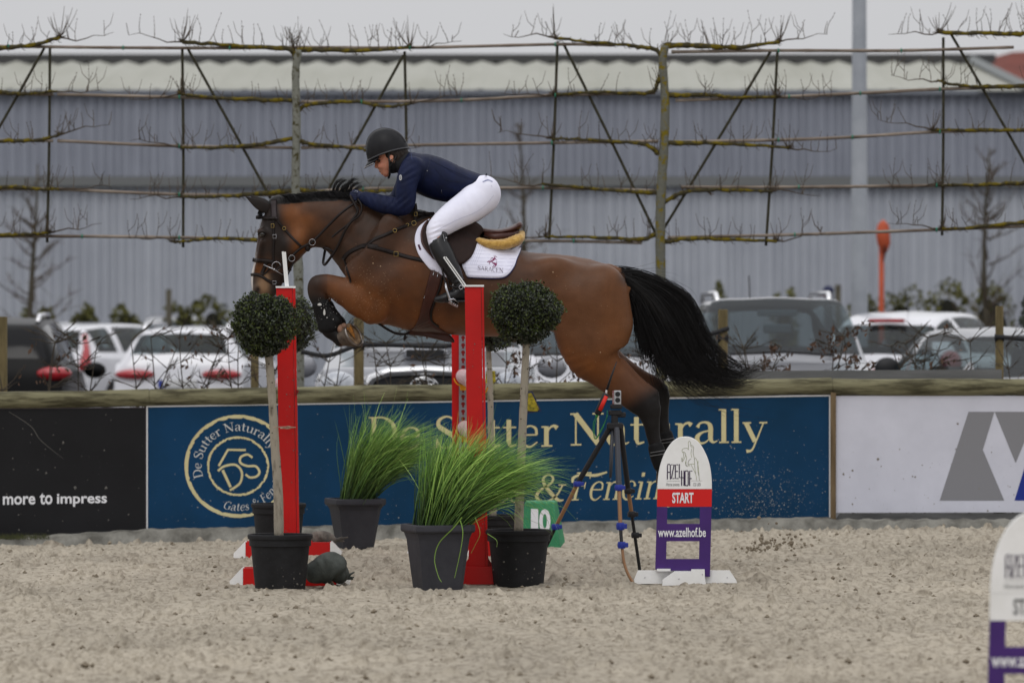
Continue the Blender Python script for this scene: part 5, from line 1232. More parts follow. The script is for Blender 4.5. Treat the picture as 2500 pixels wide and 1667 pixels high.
# ================================================================ tripod with timing sensor
td = 34.55; tp = thing('tripod', 'black tripod with blue clamps carrying the start timing sensor', 'tripod', (W(1500, 0, td).x, td, 0))
M_tb = mat('tripod_black', (.016, .016, .018), .45); M_tbl = mat('tripod_blue', S(42, 58, 150), .45); M_brz = mat('tripod_bronze', S(148, 112, 82), .4, metal=.35); M_tg = mat('tripod_grey', S(74, 76, 82), .4, metal=.3)
def e5(x, y, dd=0): return W(1380 + x / 2.6136, 860 + y / 2.6136, td + dd)
def leg(segs, clamps):
    lg = None
    for (a, b, r, m) in segs:
        mb = MB(); mb.tube([e5(*a), e5(*b)], r, 10); o = smooth_by_angle(mb.build('leg' if lg is None else 'leg_section', m, tp if lg is None else lg), 50)
        lg = lg or o
    for (p, h, m) in clamps:
        mb = MB(); c = e5(*p); mb.lathe(c, [(0, -h), (.022, -h), (.026, -h * .4), (.026, h * .4), (.022, h), (0, h)], 12); mb.box(c + Vector((.026, -.01, 0)), (.014, .01, h * .7), bev=.003); smooth_by_angle(mb.build('clamp', m, lg), 40)
leg([((285, 480, 0), (70, 850, .05), .017, M_tb), ((75, 842, .05), (-60, 1110, .1), .0125, M_brz), ((-60, 1110, .1), (-210, 1425, .15), .0105, M_tb)], [((78, 838, .04), .016, M_tbl), ((-62, 1112, .1), .018, M_tbl)])
leg([((328, 480, -.02), (343, 870, -.1), .018, M_tg), ((343, 870, -.1), (352, 1110, -.16), .0125, M_brz), ((352, 1100, -.16), (360, 1230, -.2), .011, M_tb)], [((341, 862, -.1), .018, M_tbl), ((352, 1108, -.16), .022, M_tbl), ((360, 1228, -.2), .02, M_tbl)])
mb = MB(); mb.tube([Vector(p) for p in catmull([tuple(e5(362, 1230, -.2)), tuple(e5(372, 1320, -.22)), tuple(e5(395, 1400, -.24)), tuple(e5(436, 1476, -.26))], 6)], .009, 8); mb.build('leg_section', M_brz, tp, smooth=True)
leg([((352, 480, .03), (402, 880, .15), .017, M_tb), ((402, 880, .15), (424, 1030, .2), .013, M_brz), ((424, 1030, .2), (475, 1385, .32), .0105, M_tb)], [((403, 884, .15), .018, M_tb), ((424, 1032, .2), .018, M_tb), ((447, 1165, .25), .018, M_tb)])
mb = MB(); mb.tube([e5(302, 470), e5(293, 700), e5(288, 800)], [.012, .012, .008], 10); mb.build('centre_column', M_tg, tp, smooth=True)
mb = MB(); mb.box(e5(318, 470), (.05, .03, .02), bev=.008); mb.box(e5(315, 425), (.02, .02, .03), bev=.006); mb.box(e5(318, 385), (.04, .025, .016), bev=.006); mb.box(e5(355, 398), (.03, .012, .016), bev=.005); mb.box(e5(325, 345), (.036, .03, .014), bev=.005); smooth_by_angle(mb.build('head', M_tb, tp), 40)
tsn = thing('timing_sensor', 'small silver timing sensor with two round lenses on the tripod', 'sensor', e5(333, 330))
mb = MB(); mb.box(e5(333, 288), (.022, .03, .0425), bev=.004); smooth_by_angle(mb.build('housing', mat('sensor_metal', S(172, 174, 178), .4, metal=.3), tsn), 40)
for y in (266, 304):
    mb = MB(); c = e5(334, y); c.y -= .031; n = 20; mb.add([(c.x + .0155 * math.cos(a), c.y - .001, c.z + .0155 * math.sin(a)) for a in np.arange(n) * 2 * math.pi / n] + [(c.x, c.y + .0, c.z)], [tuple(range(n))]); mb.build('lens', M_tb, tsn)
mb = MB(); c = e5(308, 288); mb.box(c, (.007, .026, .04), bev=.002); mb.build('label_side', mat('maroon_tape', S(120, 40, 44), .6, col2=S(150, 130, 130), scale=60), tsn)
ra = thing('radio_transmitter', 'red and black radio transmitter with whip aerial clipped to the tripod head', 'transmitter', e5(215, 400))
A, B = e5(203, 398, -.04), e5(262, 262, -.04)
mb = MB(); mb.tube([A, A + (B - A) * .04, B - (B - A) * .04, B], [.014, .02, .02, .014], 12); mb.build('case', M_tb, ra, smooth=True)
mb = MB(); mb.tube([A + (B - A) * .2 + Vector((.004, -.012, 0)), B - (B - A) * .12 + Vector((.006, -.012, 0))], [.0135, .0135], 10); mb.build('red_panel', mat('tx_red', S(216, 44, 34), .45), ra, smooth=True)
mb = MB(); mb.tube([B, e5(265, 240, -.04)], .007, 8); mb.build('connector', M_chrome, ra); mb = MB(); mb.tube([e5(265, 240, -.04), e5(295, 150, -.04), e5(328, 60, -.04)], [.008, .006, .0025], 8); mb.build('aerial', M_tb, ra, smooth=True)
mb = MB()
for pa in ([(203, 400), (180, 450), (180, 520), (192, 552), (225, 500), (262, 420), (268, 370)], [(205, 402), (186, 470), (188, 530), (200, 550), (240, 480), (270, 400)]):
    mb.tube([Vector(p) for p in catmull([tuple(e5(x, y, -.05)) for x, y in pa], 5)], .0022, 5)
mb.tube([e5(198, 412, -.05), e5(204, 398, -.04)], .009, 8); mb.build('cable', mat('green_cable', S(44, 120, 60), .5), ra, smooth=True)
# ================================================================ START markers
M_pur = mat('purple_board', S(70, 40, 112), .5, col2=S(62, 36, 100), scale=4)
M_dtx = mat('dark_print', S(50, 32, 66), .5); M_gtx = mat('thin_grey_print', S(120, 120, 120), .5); M_gold = mat('sketch_line', S(116, 116, 104), .6, col2=S(160, 168, 120), scale=40)
M_rbd = mat('red_band', S(205, 28, 26), .5)
def marker(label, conv, d, red=True, th=.022):
    """conv(x,y) : crop pixel -> photo pixel"""
    def Q(x, y, o=0): a, b = conv(x, y); return W(a, b, d + o)
    root = thing('start_marker', label, 'marker sign', Q(425, 1500), 'arched marker boards of the show'); 
    def pr(nm, pts, m, o0, o1, par=None):
        mb = MB(); mb.prism([(Q(*p).x, Q(*p).z) for p in pts], d + o0, d + o1); return mb.build(nm, m, par or root)
    arch = [(176, 600), (178, 540), (188, 450), (205, 370), (232, 290), (270, 215), (320, 150), (375, 112), (435, 100), (495, 106), (550, 135), (600, 190), (645, 275), (672, 350), (688, 430), (697, 520), (698, 600)]
    arch = [tuple(p) for p in catmull(arch, 4)]
    mb = MB(); P = [(Q(*p).x, Q(*p).z) for p in arch]; n = len(P); cx = sum(p[0] for p in P) / n; cz = min(p[1] for p in P) + .4 * (max(p[1] for p in P) - min(p[1] for p in P))
    rings = [(1.0, th), (1.0, .006), (.985, .0), (.9, 0)]; V = []
    for s_, y in rings: V += [(cx + (x - cx) * s_, d + y, cz + (z - cz) * (s_ if z > min(p[1] for p in P) + .002 else 1)) for x, z in P]
    mb.add(V, [(i * n + k, i * n + (k + 1) % n, (i + 1) * n + (k + 1) % n, (i + 1) * n + k) for i in range(len(rings) - 1) for k in range(n)] + [tuple(range(3 * n, 4 * n)), tuple(range(n))[::-1]])
    top = smooth_by_angle(mb.build('top_board', M_wh, root), 50)
    pr('band', [(173, 770), (695, 770), (698, 602), (176, 602)], M_rbd if red else M_wh, .0, th)
    a = [(163, 1000), (173, 772), (695, 772), (690, 1000), (683, 1440), (630, 1440), (630, 1370), (160, 1370)]
    fr = pr('frame_post', [(156, 1370), (173, 772), (272, 772), (258, 1370)], M_pur, .001, th); pr('frame_post', [(574, 1370), (584, 772), (695, 772), (680, 1438), (628, 1438), (628, 1370)], M_pur, .001, th)
    pr('crossbar', [(264, 1100), (268, 934), (582, 934), (578, 1100)], M_pur, .0015, th - .001); pr('crossbar', [(259, 1380), (261, 1270), (575, 1270), (574, 1380)], M_pur, .0015, th - .001)
    def tx(nm, s_, bx_, m, b=0, off=.002, hv=1):
        V, Fc = text_geo(s_, b); lo = V.min(0); hi = V.max(0); mb = MB()
        mb.add([Q(bx_[0] + (bx_[1] - bx_[0]) * (v[0] - lo[0]) / (hi[0] - lo[0]), bx_[3] + (bx_[2] - bx_[3]) * (v[1] - lo[1]) / (hi[1] - lo[1]), -off) for v in V], Fc); return mb.build(nm, m, root)
    tx('start_lettering', 'START', (318, 522, 634, 736), M_print if red else M_gtx, .03); tx('web_address', 'www.azelhof.be', (182, 640, 968, 1060), M_print, .02)
    mb = MB()
    def st(mb, pts, w_, sm=False, off=.002):
        l, r = stroke_poly([(x, y, w_) for x, y in pts], sm, 5); n_ = len(l); mb.add([Q(p[0], p[1], -off) for p in l] + [Q(p[0], p[1], -off) for p in r], [(i, i + 1, n_ + i + 1, n_ + i) for i in range(n_ - 1)])
    k = 0
    for pts in ([(272, 508), (272, 380), (278, 364), (290, 364), (300, 372), (300, 508)], [(272, 440), (300, 440)], [(308, 368), (336, 368), (310, 500), (338, 500)], [(376, 368), (348, 368), (348, 500), (378, 500)], [(348, 432), (374, 432)],
                [(386, 362), (386, 492), (425, 492)], [(408, 424), (408, 570)], [(431, 424), (431, 570)], [(441, 566), (441, 432), (448, 426), (466, 426), (471, 434), (471, 560), (464, 568), (447, 568), (441, 560)], [(485, 570), (485, 428), (510, 428)], [(485, 500), (505, 500)]):
        st(mb, pts, 9.5, off=.002 + .0002 * (k % 4)); k += 1
    mb.build('name_lettering', M_dtx, root)
    mb = MB(); st(mb, [(264, 524), (392, 524)], 2.2); st(mb, [(500, 522), (606, 522)], 2.2); mb.build('rule_line', M_gtx, root)
    tx('small_lettering', 'Horse events', (262, 388, 540, 572), M_gtx, 0); tx('small_lettering', 'CSI LIER', (518, 592, 542, 572), M_gtx, 0)
    mb = MB()
    for pts in ([(470, 225), (474, 190), (472, 160), (482, 142), (492, 155), (496, 175), (522, 195), (524, 215)], [(490, 180), (505, 200), (520, 205)], [(411, 240), (416, 222), (440, 210), (462, 212), (478, 225)], [(414, 245), (428, 262), (424, 295), (410, 335), (422, 330), (438, 300), (446, 275), (436, 250), (414, 245)],
                [(446, 275), (456, 300), (450, 330), (444, 352), (456, 378), (468, 384)], [(500, 310), (480, 325), (470, 350), (472, 372), (490, 378)], [(524, 215), (518, 250), (526, 290), (530, 310)], [(470, 365), (500, 362), (530, 362)], [(540, 300), (555, 330), (566, 380), (572, 440), (578, 520)], [(500, 370), (515, 400), (535, 440), (548, 480), (550, 515)],
                [(530, 300), (532, 350), (535, 400), (545, 450)], [(566, 330), (562, 400), (570, 470)], [(405, 300), (414, 342)], [(452, 340), (448, 372), (462, 380)], [(505, 215), (498, 260), (505, 300)]):
        st(mb, pts, 3.6, True, .0022)
    mb.build('horse_drawing', M_gold, root)
    # feet
    def foot(x0, x1, yt, yb, o, e=45):
        mb = MB(); P_ = [(x0, yb - 30), (x0, yb), (x1, yb), (x1, yb - 20), (x1 - e * 1.2, yt), (x0 + e * 2, yt)]; P_ = [(x0, yb), (x1, yb), (x1 - 5, yb - 30), (x1 - e, yt), (x0 + e * 1.3, yt), (x0, yb - 40)]
        mb.prism([(Q(*p).x, Q(*p).z) for p in P_], d + o, d + o + .03); smooth_by_angle(mb.build('foot', M_wh, root), 20)
    mb = MB(); pa = [(-40, 1510), (940, 1500), (930, 1470), (870, 1382), (-10, 1382), (-45, 1470)]; mb.prism([(Q(*p).x, Q(*p).z) for p in pa], d + th + .004, d + th + .034); mb.build('foot', M_wh, root)
    mb = MB(); pa = [(222, 1520), (640, 1512), (628, 1450), (626, 1366), (500, 1366), (498, 1384), (340, 1384), (225, 1465)]; mb.prism([(Q(*p).x, Q(*p).z) for p in pa], d - .05, d - .004); mb.build('foot', M_wh, root)
    mb = MB(); pa = [(172, 1362), (300, 1362), (300, 1384), (172, 1384)]; mb.prism([(Q(*p).x, Q(*p).z) for p in pa], d - .03, d - .002); mb.build('bracket', M_wh, root)
    mb = MB()
    for x, y in ((57, 1448), (380, 1455), (846, 1448), (604, 1412)):
        c = Q(x, y); mb.ell((c.x, d - .052 if 300 < x < 640 else d + th + .002, c.z), (.004, .003, .004), 8, 5)
    mb.build('screws', M_rim, root, kind='stuff'); return root
marker('white-topped purple START marker board beside the tripod', lambda x, y: (1560 + x / 3.92, 1040 + y / 3.92), 34.0)
marker('blurred white and purple marker board close to the camera at bottom right', lambda x, y: (2418 + (x - 176) * .394, 1250 + (y - 100) * .394), 21.8, red=False)
# ================================================================ horse
HD = 35.6; s_ = HD / F
def Hp(px, py, lat=0): p = W(px, py, HD); return Vector((p.x, HD - lat, p.z))
def st(rows): return [(*Hp(r[0], r[1], r[2]), r[3] * s_, r[4]) for r in rows]     # (px,py,lat,a px,b m)
def pair(rows):                                                                  # (x1,y1,x2,y2,lat,b)
    return [(*Hp((r[0] + r[2]) / 2, (r[1] + r[3]) / 2, r[4]), math.hypot(r[0] - r[2], r[1] - r[3]) / 2 * s_, r[5]) for r in rows]
lo = Hp(590, 870, -.42); hi = Hp(1665, 455, .42)
sd = SDF((lo.x, HD - .42, Hp(0, 1170).z), (hi.x, HD + .42, hi.z), .0095)
trunk = pair([(862, 612, 864, 672, 0, .05), (876, 560, 880, 722, 0, .17), (915, 538, 925, 778, 0, .225), (985, 520, 990, 803, 0, .265), (1050, 522, 1050, 813, 0, .285), (1110, 548, 1110, 820, 0, .305), (1170, 578, 1170, 823, 0, .32),
              (1230, 602, 1230, 823, 0, .315), (1295, 615, 1290, 816, 0, .295), (1350, 620, 1352, 806, 0, .275), (1410, 628, 1412, 830, 0, .285), (1465, 648, 1462, 850, 0, .265), (1510, 672, 1505, 838, 0, .20), (1518, 715, 1514, 800, 0, .05)])
sd.tube(trunk, .03, 2)
neck = pair([(686, 490, 730, 585, 0, .062), (712, 484, 758, 600, 0, .072), (750, 480, 780, 602, 0, .078), (795, 476, 802, 608, 0, .086), (845, 478, 828, 628, 0, .105), (905, 490, 848, 662, 0, .145), (970, 507, 885, 710, 0, .19), (1030, 520, 940, 740, 0, .21)])
sd.tube(neck, .05, 3)
head = pair([(652, 496, 708, 500, 0, .055), (638, 520, 738, 545, 0, .082), (631, 548, 756, 595, 0, .094), (628, 575, 742, 619, 0, .09), (624, 608, 718, 643, 0, .075), (620, 640, 700, 668, 0, .06), (613, 672, 690, 692, 0, .056), (613, 700, 680, 708, 0, .057), (619, 722, 668, 724, 0, .045)])
sd.tube(head, .022, 3)
for sg in (1, -1):
    sd.ell(Hp(641, 566, .062 * sg), (.032, .03, .024), .02)                       # brow over the eye
    sd.ell(Hp(722, 590, .058 * sg), (.075, .045, .082), .03)                       # jowl
    sd.tube(st([(640, 590, .07 * sg, 5, .012), (628, 655, .046 * sg, 4, .01)]), .02, 1)   # facial crest
    sd.ell(Hp(628, 707, .043 * sg), (.022, .02, .026), .018)
    sd.ell(Hp(631, 708, .068 * sg), (.011, .02, .017), .012, 'sub')                # nostril
    sd.ell(Hp(702, 556, .1 * sg), (.05, .028, .07), .03, 'sub')
    # shoulder, triceps, chest
    sd.tube(st([(960, 545, .2 * sg, 28, .05), (915, 620, .215 * sg, 36, .055), (872, 668, .17 * sg, 32, .06)]), .05, 3)
    sd.ell(Hp(948, 690, .21 * sg), (.15, .07, .12), .06)
    sd.tube(st([(1003, 560, .31 * sg, 9, .02), (994, 650, .335 * sg, 9, .02), (968, 745, .30 * sg, 9, .02)]), .05, 3, 'sub')
    sd.tube(st([(836, 560, .135 * sg, 10, .02), (868, 610, .20 * sg, 10, .02), (905, 560, .235 * sg, 10, .02)]), .05, 3, 'sub')
    # hip point, flank, thigh
    sd.ell(Hp(1352, 655, .20 * sg), (.09, .05, .06), .08)
    sd.ell(Hp(1330, 735, .335 * sg), (.07, .045, .12), .08, 'sub')
    sd.ell(Hp(1450, 735, .19 * sg), (.19, .11, .19), .06)
    sd.ell(Hp(1478, 690, .17 * sg), (.10, .10, .10), .06)
def limb(rows, off, sg, k, n=3): sd.tube(pair([(r[0] + off[0], r[1] + off[1], r[2] + off[0], r[3] + off[1], r[4] * sg, r[5]) for r in rows]), k, n)
hind = [(1372, 720, 1532, 700, .15, .12), (1352, 800, 1543, 765, .16, .13), (1362, 850, 1534, 815, .165, .125), (1388, 896, 1521, 850, .165, .11), (1428, 922, 1516, 875, .16, .085), (1466, 950, 1532, 903, .155, .062), (1515, 987, 1563, 934, .15, .05),
        (1556, 1018, 1595, 958, .15, .046), (1571, 1040, 1605, 1012, .15, .038), (1577, 1065, 1608, 1050, .15, .029), (1585, 1095, 1615, 1085, .15, .03), (1590, 1118, 1622, 1108, .15, .037), (1597, 1136, 1624, 1132, .15, .031), (1602, 1150, 1632, 1148, .15, .036)]
limb(hind, (0, 0), 1, .035)
sd.tube(pair([(r[0] + 25 * f, r[1] - 27 * f, r[2] + 25 * f, r[3] - 27 * f, -r[4], r[5]) for r, f in zip(hind, (0, 0, 0, .15, .35, .6, .85) + (1,) * 10)]), .035, 3)
sd.tube(st([(1601, 965, .15, 9, .018), (1588, 968, .15, 8, .02)]), .015, 1)      # point of hock
sd.tube(st([(1518, 880, .15, 7, .018), (1560, 925, .15, 6, .014), (1597, 957, .15, 8, .014)]), .02, 3)   # achilles tendon
fore = [(905, 682, 950, 785, .155, .09), (872, 682, 900, 776, .155, .085), (842, 681, 866, 752, .15, .068), (815, 676, 838, 735, .15, .056), (790, 671, 810, 717, .15, .047), (768, 680, 800, 716, .15, .044), (753, 703, 800, 712, .15, .042), (757, 728, 800, 722, .15, .038),
        (767, 748, 803, 738, .15, .03), (773, 768, 812, 755, .15, .029), (779, 790, 826, 774, .15, .034), (783, 808, 827, 790, .15, .036), (796, 823, 820, 796, .15, .03), (812, 832, 828, 806, .15, .03), (826, 845, 843, 811, .15, .04)]
limb(fore, (0, 0), 1, .02)
limb(fore[:-1], (7, 5), -1, .02)
sd.ell(Hp(779, 694, .15), (.055, .048, .052), .025)
sd.ell(Hp(905, 772, .16), (.04, .05, .045), .03)          # elbow
sd.tube(st([(1490, 662, 0, 17, .05), (1515, 668, 0, 13, .035), (1540, 681, 0, 8, .02)]), .03, 2)     # dock
V, Fc = sd.mesh(3)
px = 1250 + V[:, 0] * F / HD; py = HY - (V[:, 2] - HC) * F / HD; lat = HD - V[:, 1]
# fine modelling of muscle and skin
def tob(px, py): return pn(px * .02 + 3, py * .02, 61)
nrm_y = (pn(px * .03, py * .03 + lat * 3, 62) - .5) * .006 + (pn(px * .075, py * .05, 63) - .5) * .0025
V[:, 1] -= np.sign(lat) * nrm_y * np.clip(np.abs(lat) / .1, 0, 1)
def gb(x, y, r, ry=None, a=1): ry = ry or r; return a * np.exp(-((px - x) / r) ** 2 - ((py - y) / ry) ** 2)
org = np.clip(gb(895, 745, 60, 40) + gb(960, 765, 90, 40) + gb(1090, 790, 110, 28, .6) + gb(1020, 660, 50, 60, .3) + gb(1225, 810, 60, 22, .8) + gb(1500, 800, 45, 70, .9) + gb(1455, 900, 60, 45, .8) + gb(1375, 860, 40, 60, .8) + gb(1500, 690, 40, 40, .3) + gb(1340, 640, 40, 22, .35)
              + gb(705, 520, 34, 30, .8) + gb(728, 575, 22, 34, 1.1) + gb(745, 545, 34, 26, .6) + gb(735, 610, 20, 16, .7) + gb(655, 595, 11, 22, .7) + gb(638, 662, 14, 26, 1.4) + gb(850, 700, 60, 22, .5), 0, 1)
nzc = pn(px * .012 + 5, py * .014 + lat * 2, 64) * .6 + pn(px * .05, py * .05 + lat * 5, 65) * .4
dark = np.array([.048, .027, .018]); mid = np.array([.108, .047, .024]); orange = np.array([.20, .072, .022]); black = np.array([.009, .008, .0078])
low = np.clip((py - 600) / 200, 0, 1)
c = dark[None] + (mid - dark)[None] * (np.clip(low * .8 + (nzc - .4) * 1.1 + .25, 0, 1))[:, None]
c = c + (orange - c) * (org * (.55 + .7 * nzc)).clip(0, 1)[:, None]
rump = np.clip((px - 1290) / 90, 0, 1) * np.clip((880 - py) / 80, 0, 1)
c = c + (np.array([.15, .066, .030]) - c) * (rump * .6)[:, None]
def toward(c, t, k): return c + (np.array(t)[None] - c) * np.clip(k, 0, 1)[:, None]
sm = lambda v: np.clip(v, 0, 1) ** 2 * (3 - 2 * np.clip(v, 0, 1))
inleg = (px < 850) & (py > 665)
c = toward(c, black, np.where(inleg, sm((py - 712 - np.clip(px - 792, 0, 99) * 1.1) / 22) * sm((842 - px) / 14), 0))
c = toward(c, black * 2.2, np.where(inleg & (px < 800), .75 * sm((822 - px) / 50), 0))
hl = (px > 1500) & (py > 860)
c = toward(c, black * 1.5, np.where(hl, sm((px * .55 + py * .83 - (1540 * .55 + 950 * .83)) / 48), 0))
c = toward(c, black * 1.3, np.where(hl & (py > 1010), 1, 0) * .8)
hd = (px < 762) & (py < 740) & ((px - 600) * .35 + 455 < py + 30)
face = gb(655, 560, 26, 52, 1) + gb(690, 610, 26, 60, .95) + gb(640, 620, 16, 30, .7) + gb(655, 510, 30, 22, .8) + gb(672, 560, 18, 60, .7)
c = toward(c, black * 1.8, np.where(px < 765, np.clip(face, 0, 1) * .88, 0))
c = toward(c, [.26, .16, .09], np.where((px < 690) & (py > 665), gb(644, 698, 17, 20, 1.15) + gb(650, 678, 9, 14, 1.0), 0))
c = toward(c, black * 3, np.where((px < 700) & (py > 660), gb(622, 690, 7, 10, .4) + gb(670, 700, 12, 22, .85), 0))
fl = np.interp(py, [505, 537, 572, 604, 640, 671, 697, 718, 730], [640, 632, 627, 624, 620, 613, 613, 617, 622])
c = toward(c, [.62, .58, .56], np.where((py > 585) & (px < 640) & (np.abs(lat) < .030 - .0 * py), sm((fl + 6 - px) / 3 + .4) * sm((py - 600) / 60), 0))
c = toward(c, [.42, .24, .2], np.where((px < 640), gb(619, 722, 6, 8, 1), 0))
c = toward(c, [.03, .02, .018], np.where((px < 660), gb(630, 708, 6.5, 9, 1.3) * (np.abs(lat) > .03), 0))
c = toward(c, black * 1.6, np.where((px > 1480) & (py < 700), gb(1540, 680, 28, 14, 1), 0))
crest = np.interp(px, [640, 676, 719, 783, 834, 860, 950, 1030], [488, 487, 484, 478, 477, 480, 500, 518])
c = toward(c, black * 1.3, np.where((px > 640) & (px < 1060) & (py < crest + 13), 1, 0))
c *= (1 + .13 * (nzc - .5))[:, None]
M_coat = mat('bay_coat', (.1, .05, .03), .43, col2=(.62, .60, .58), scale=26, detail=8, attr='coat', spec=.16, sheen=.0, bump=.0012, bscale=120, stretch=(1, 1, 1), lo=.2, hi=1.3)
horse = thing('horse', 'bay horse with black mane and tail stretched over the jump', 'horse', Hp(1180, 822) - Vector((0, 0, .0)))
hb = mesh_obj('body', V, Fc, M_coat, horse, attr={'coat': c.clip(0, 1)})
BV = BVHTree.FromPolygons([Vector(v) for v in V], Fc.tolist())
def hit(x, z, sg=1):
    r = BV.ray_cast(Vector((x, HD - sg * 3, z)), Vector((0, sg, 0)))
    return None if r[0] is None else (HD - r[0].y) * sg
def latof(px_, py_, sg=1, minlat=None, default=0):
    p = Hp(px_, py_); z = p.z
    for k in range(40):
        h = hit(p.x, z, sg)
        if h is not None: return max(h, minlat) if minlat is not None else h
        z -= .008
    return minlat if minlat is not None else default
# ears, eyes
M_ear = mat('ear_hair', (.018, .012, .010), .7, col2=(.01, .008, .007), scale=30)
def ear(tip, base, wd, sg):
    mb = MB(); n = 12; rings = []
    ax = [Vector(p) for p in catmull([tuple(p) for p in base[:1] + [base[1], tip]], 5)]; m = len(ax)
    V_ = []
    for i, p in enumerate(ax):
        t = i / (m - 1); r = wd * (math.sin(math.pi * min(t * .62 + .3, 1)) ** .8) * (1 - t ** 3)
        tg = (ax[min(i + 1, m - 1)] - ax[max(i - 1, 0)]).normalized(); u = Vector((0, -sg, 0)); u = (u - tg * u.dot(tg)).normalized(); v = tg.cross(u)
        for k in range(n):
            a = 2 * math.pi * k / n; q = u * math.cos(a) * r * .62 + v * math.sin(a) * r
            if math.cos(a) > .3: q -= u * r * .42 * (math.cos(a))
            V_.append(p + q)
    mb.add(V_, [(i * n + k, i * n + (k + 1) % n, (i + 1) * n + (k + 1) % n, (i + 1) * n + k) for i in range(m - 1) for k in range(n)] + [tuple((m - 1) * n + k for k in range(n))])
    return mb.build('ear', M_ear, horse, smooth=True)
ear(Hp(597, 478, .045), [Hp(655, 512, .035), Hp(628, 497, .05)], .034, 1)
ear(Hp(606, 474, -.075), [Hp(658, 508, -.035), Hp(634, 492, -.055)], .034, -1)
for sg in (1, -1):
    mb = MB(); mb.ell(Hp(642, 572, .078 * sg), (.019, .014, .016), 16, 10); mb.build('eye', mat('horse_eye', (.008, .006, .005), .08, coat=1), horse, smooth=True)
    mb = MB(); mb.tube([Hp(631, 574, .074 * sg), Hp(636, 567, .088 * sg), Hp(644, 565, .093 * sg), Hp(651, 571, .087 * sg)], [.004, .0055, .0055, .004], 8); mb.build('eyelid', M_ear, horse, smooth=True)
# hair
M_hair = mat('black_hair', (.007, .0065, .007), .45, col2=(.012, .011, .011), scale=30, spec=.2)
def strands(mb, guides, n, rs, w0, root_j, tip_j, yj, nseg=14, lenv=(.7, 1.05), wav=.0):
    G = [catmull([(x, y, l) for x, y, l in g], 6) for g in guides]
    m = min(len(g) for g in G); R = []
    for g in G:
        t = np.linspace(0, 1, 24); tt = np.linspace(0, 1, len(g)); R.append(np.stack([np.interp(t, tt, g[:, k]) for k in range(3)], 1))
    R = np.array(R); ng = len(R); cl = rs.rand(max(4, n // 14)) 
    clo = rs.normal(size=(len(cl), 2))
    for i in range(n):
        ci = rs.randint(len(cl)); f = np.clip(cl[ci] + rs.normal(0, .022), 0, 1) * (ng - 1); a = int(min(f, ng - 2)); b = f - a; path = R[a] * (1 - b) + R[a + 1] * b
        end = rs.uniform(*lenv); t = np.linspace(0, end, nseg + 1) * 23; k = np.clip(t.astype(int), 0, 22); fr = (t - k)[:, None]; q = path[k] * (1 - fr) + path[k + 1] * fr
        u = np.linspace(0, 1, nseg + 1); o0 = rs.normal(size=2) * root_j; o1 = clo[ci] * tip_j + rs.normal(size=2) * tip_j * .45
        q[:, 0] += o0[0] * (1 - u) + o1[0] * u ** 1.6 + wav * np.sin(u * 7 + ci) * u; q[:, 1] += o0[1] * (1 - u) + o1[1] * u ** 1.6 + wav * np.cos(u * 6 + ci * 2) * u
        ly = rs.normal() * yj
        P = [Hp(x, y, l + ly * (.4 + .9 * s)) for (x, y, l), s in zip(q, u)]
        mb.tube(P, [w0 * rs.uniform(.8, 1.2) * (1 - .75 * s ** 2) for s in u], 3, cap=False)
rs = np.random.RandomState(77)
tg_ = [[(1500, 662, 0), (1530, 662, 0), (1572, 668, 0), (1604, 680, 0), (1657, 702, 0), (1690, 730, 0), (1709, 775, 0), (1725, 815, 0), (1750, 850, 0), (1787, 884, 0), (1825, 899, 0), (1858, 899, 0)],
       [(1503, 668, 0), (1535, 672, 0), (1590, 694, 0), (1640, 730, 0), (1678, 785, 0), (1702, 840, 0), (1735, 885, 0), (1775, 915, 0), (1810, 925, 0), (1842, 915, 0)],
       [(1507, 674, 0), (1535, 686, 0), (1580, 715, 0), (1622, 765, 0), (1655, 830, 0), (1685, 885, 0), (1715, 920, 0), (1750, 940, 0), (1790, 944, 0), (1822, 932, 0)],
       [(1510, 678, 0), (1535, 695, 0), (1565, 730, 0), (1595, 790, 0), (1622, 850, 0), (1650, 900, 0), (1685, 930, 0), (1725, 948, 0), (1765, 945, 0)],
       [(1512, 682, 0), (1536, 705, 0), (1555, 745, 0), (1574, 800, 0), (1592, 855, 0), (1612, 898, 0), (1640, 925, 0), (1675, 945, 0)]]
tail = MB(); strands(tail, tg_, 1500, rs, .0016, 5, 13, .03, 16, (.62, 1.04), 2)
strands(tail, [[(1512, 684, 0), (1530, 715, 0), (1543, 750, 0), (1548, 790, 0), (1550, 820, 0)], [(1512, 682, 0), (1536, 710, 0), (1556, 760, 0), (1568, 820, 0), (1575, 865, 0), (1580, 900, 0)]], 380, rs, .0014, 4, 8, .025, 12, (.5, 1.05), 2)
strands(tail, tg_[:2], 130, rs, .0009, 5, 24, .03, 14, (.3, .95), 5)
strands(tail, tg_[2:], 260, rs, .0011, 5, 30, .03, 14, (.6, 1.2), 5)
strands(tail, [[(1515, 688, 0), (1545, 730, 0), (1562, 790, 0), (1580, 850, 0), (1600, 910, 0), (1625, 935, 0)], [(1515, 684, 0), (1570, 740, 0), (1610, 820, 0), (1650, 900, 0), (1690, 945, 0), (1740, 958, 0)]], 200, rs, .0012, 4, 22, .03, 14, (.75, 1.1), 3)
tailo = tail.build('tail', M_hair, horse, smooth=True)
sdt = SDF((Hp(1490, 0).x, HD - .12, Hp(0, 960).z), (Hp(1800, 0).x, HD + .12, Hp(0, 650).z), .009)
sdt.tube(st([(1500, 668, 0, 14, .03), (1535, 684, 0, 20, .04), (1573, 712, 0, 28, .04), (1608, 752, 0, 30, .04), (1642, 800, 0, 24, .035), (1678, 846, 0, 18, .03), (1715, 882, 0, 12, .025), (1745, 905, 0, 7, .015), (1765, 915, 0, 3, .008)]), .02, 3)
Vt, Ft = sdt.mesh(2); mesh_obj('tail_core', Vt, Ft, M_hair, tailo)
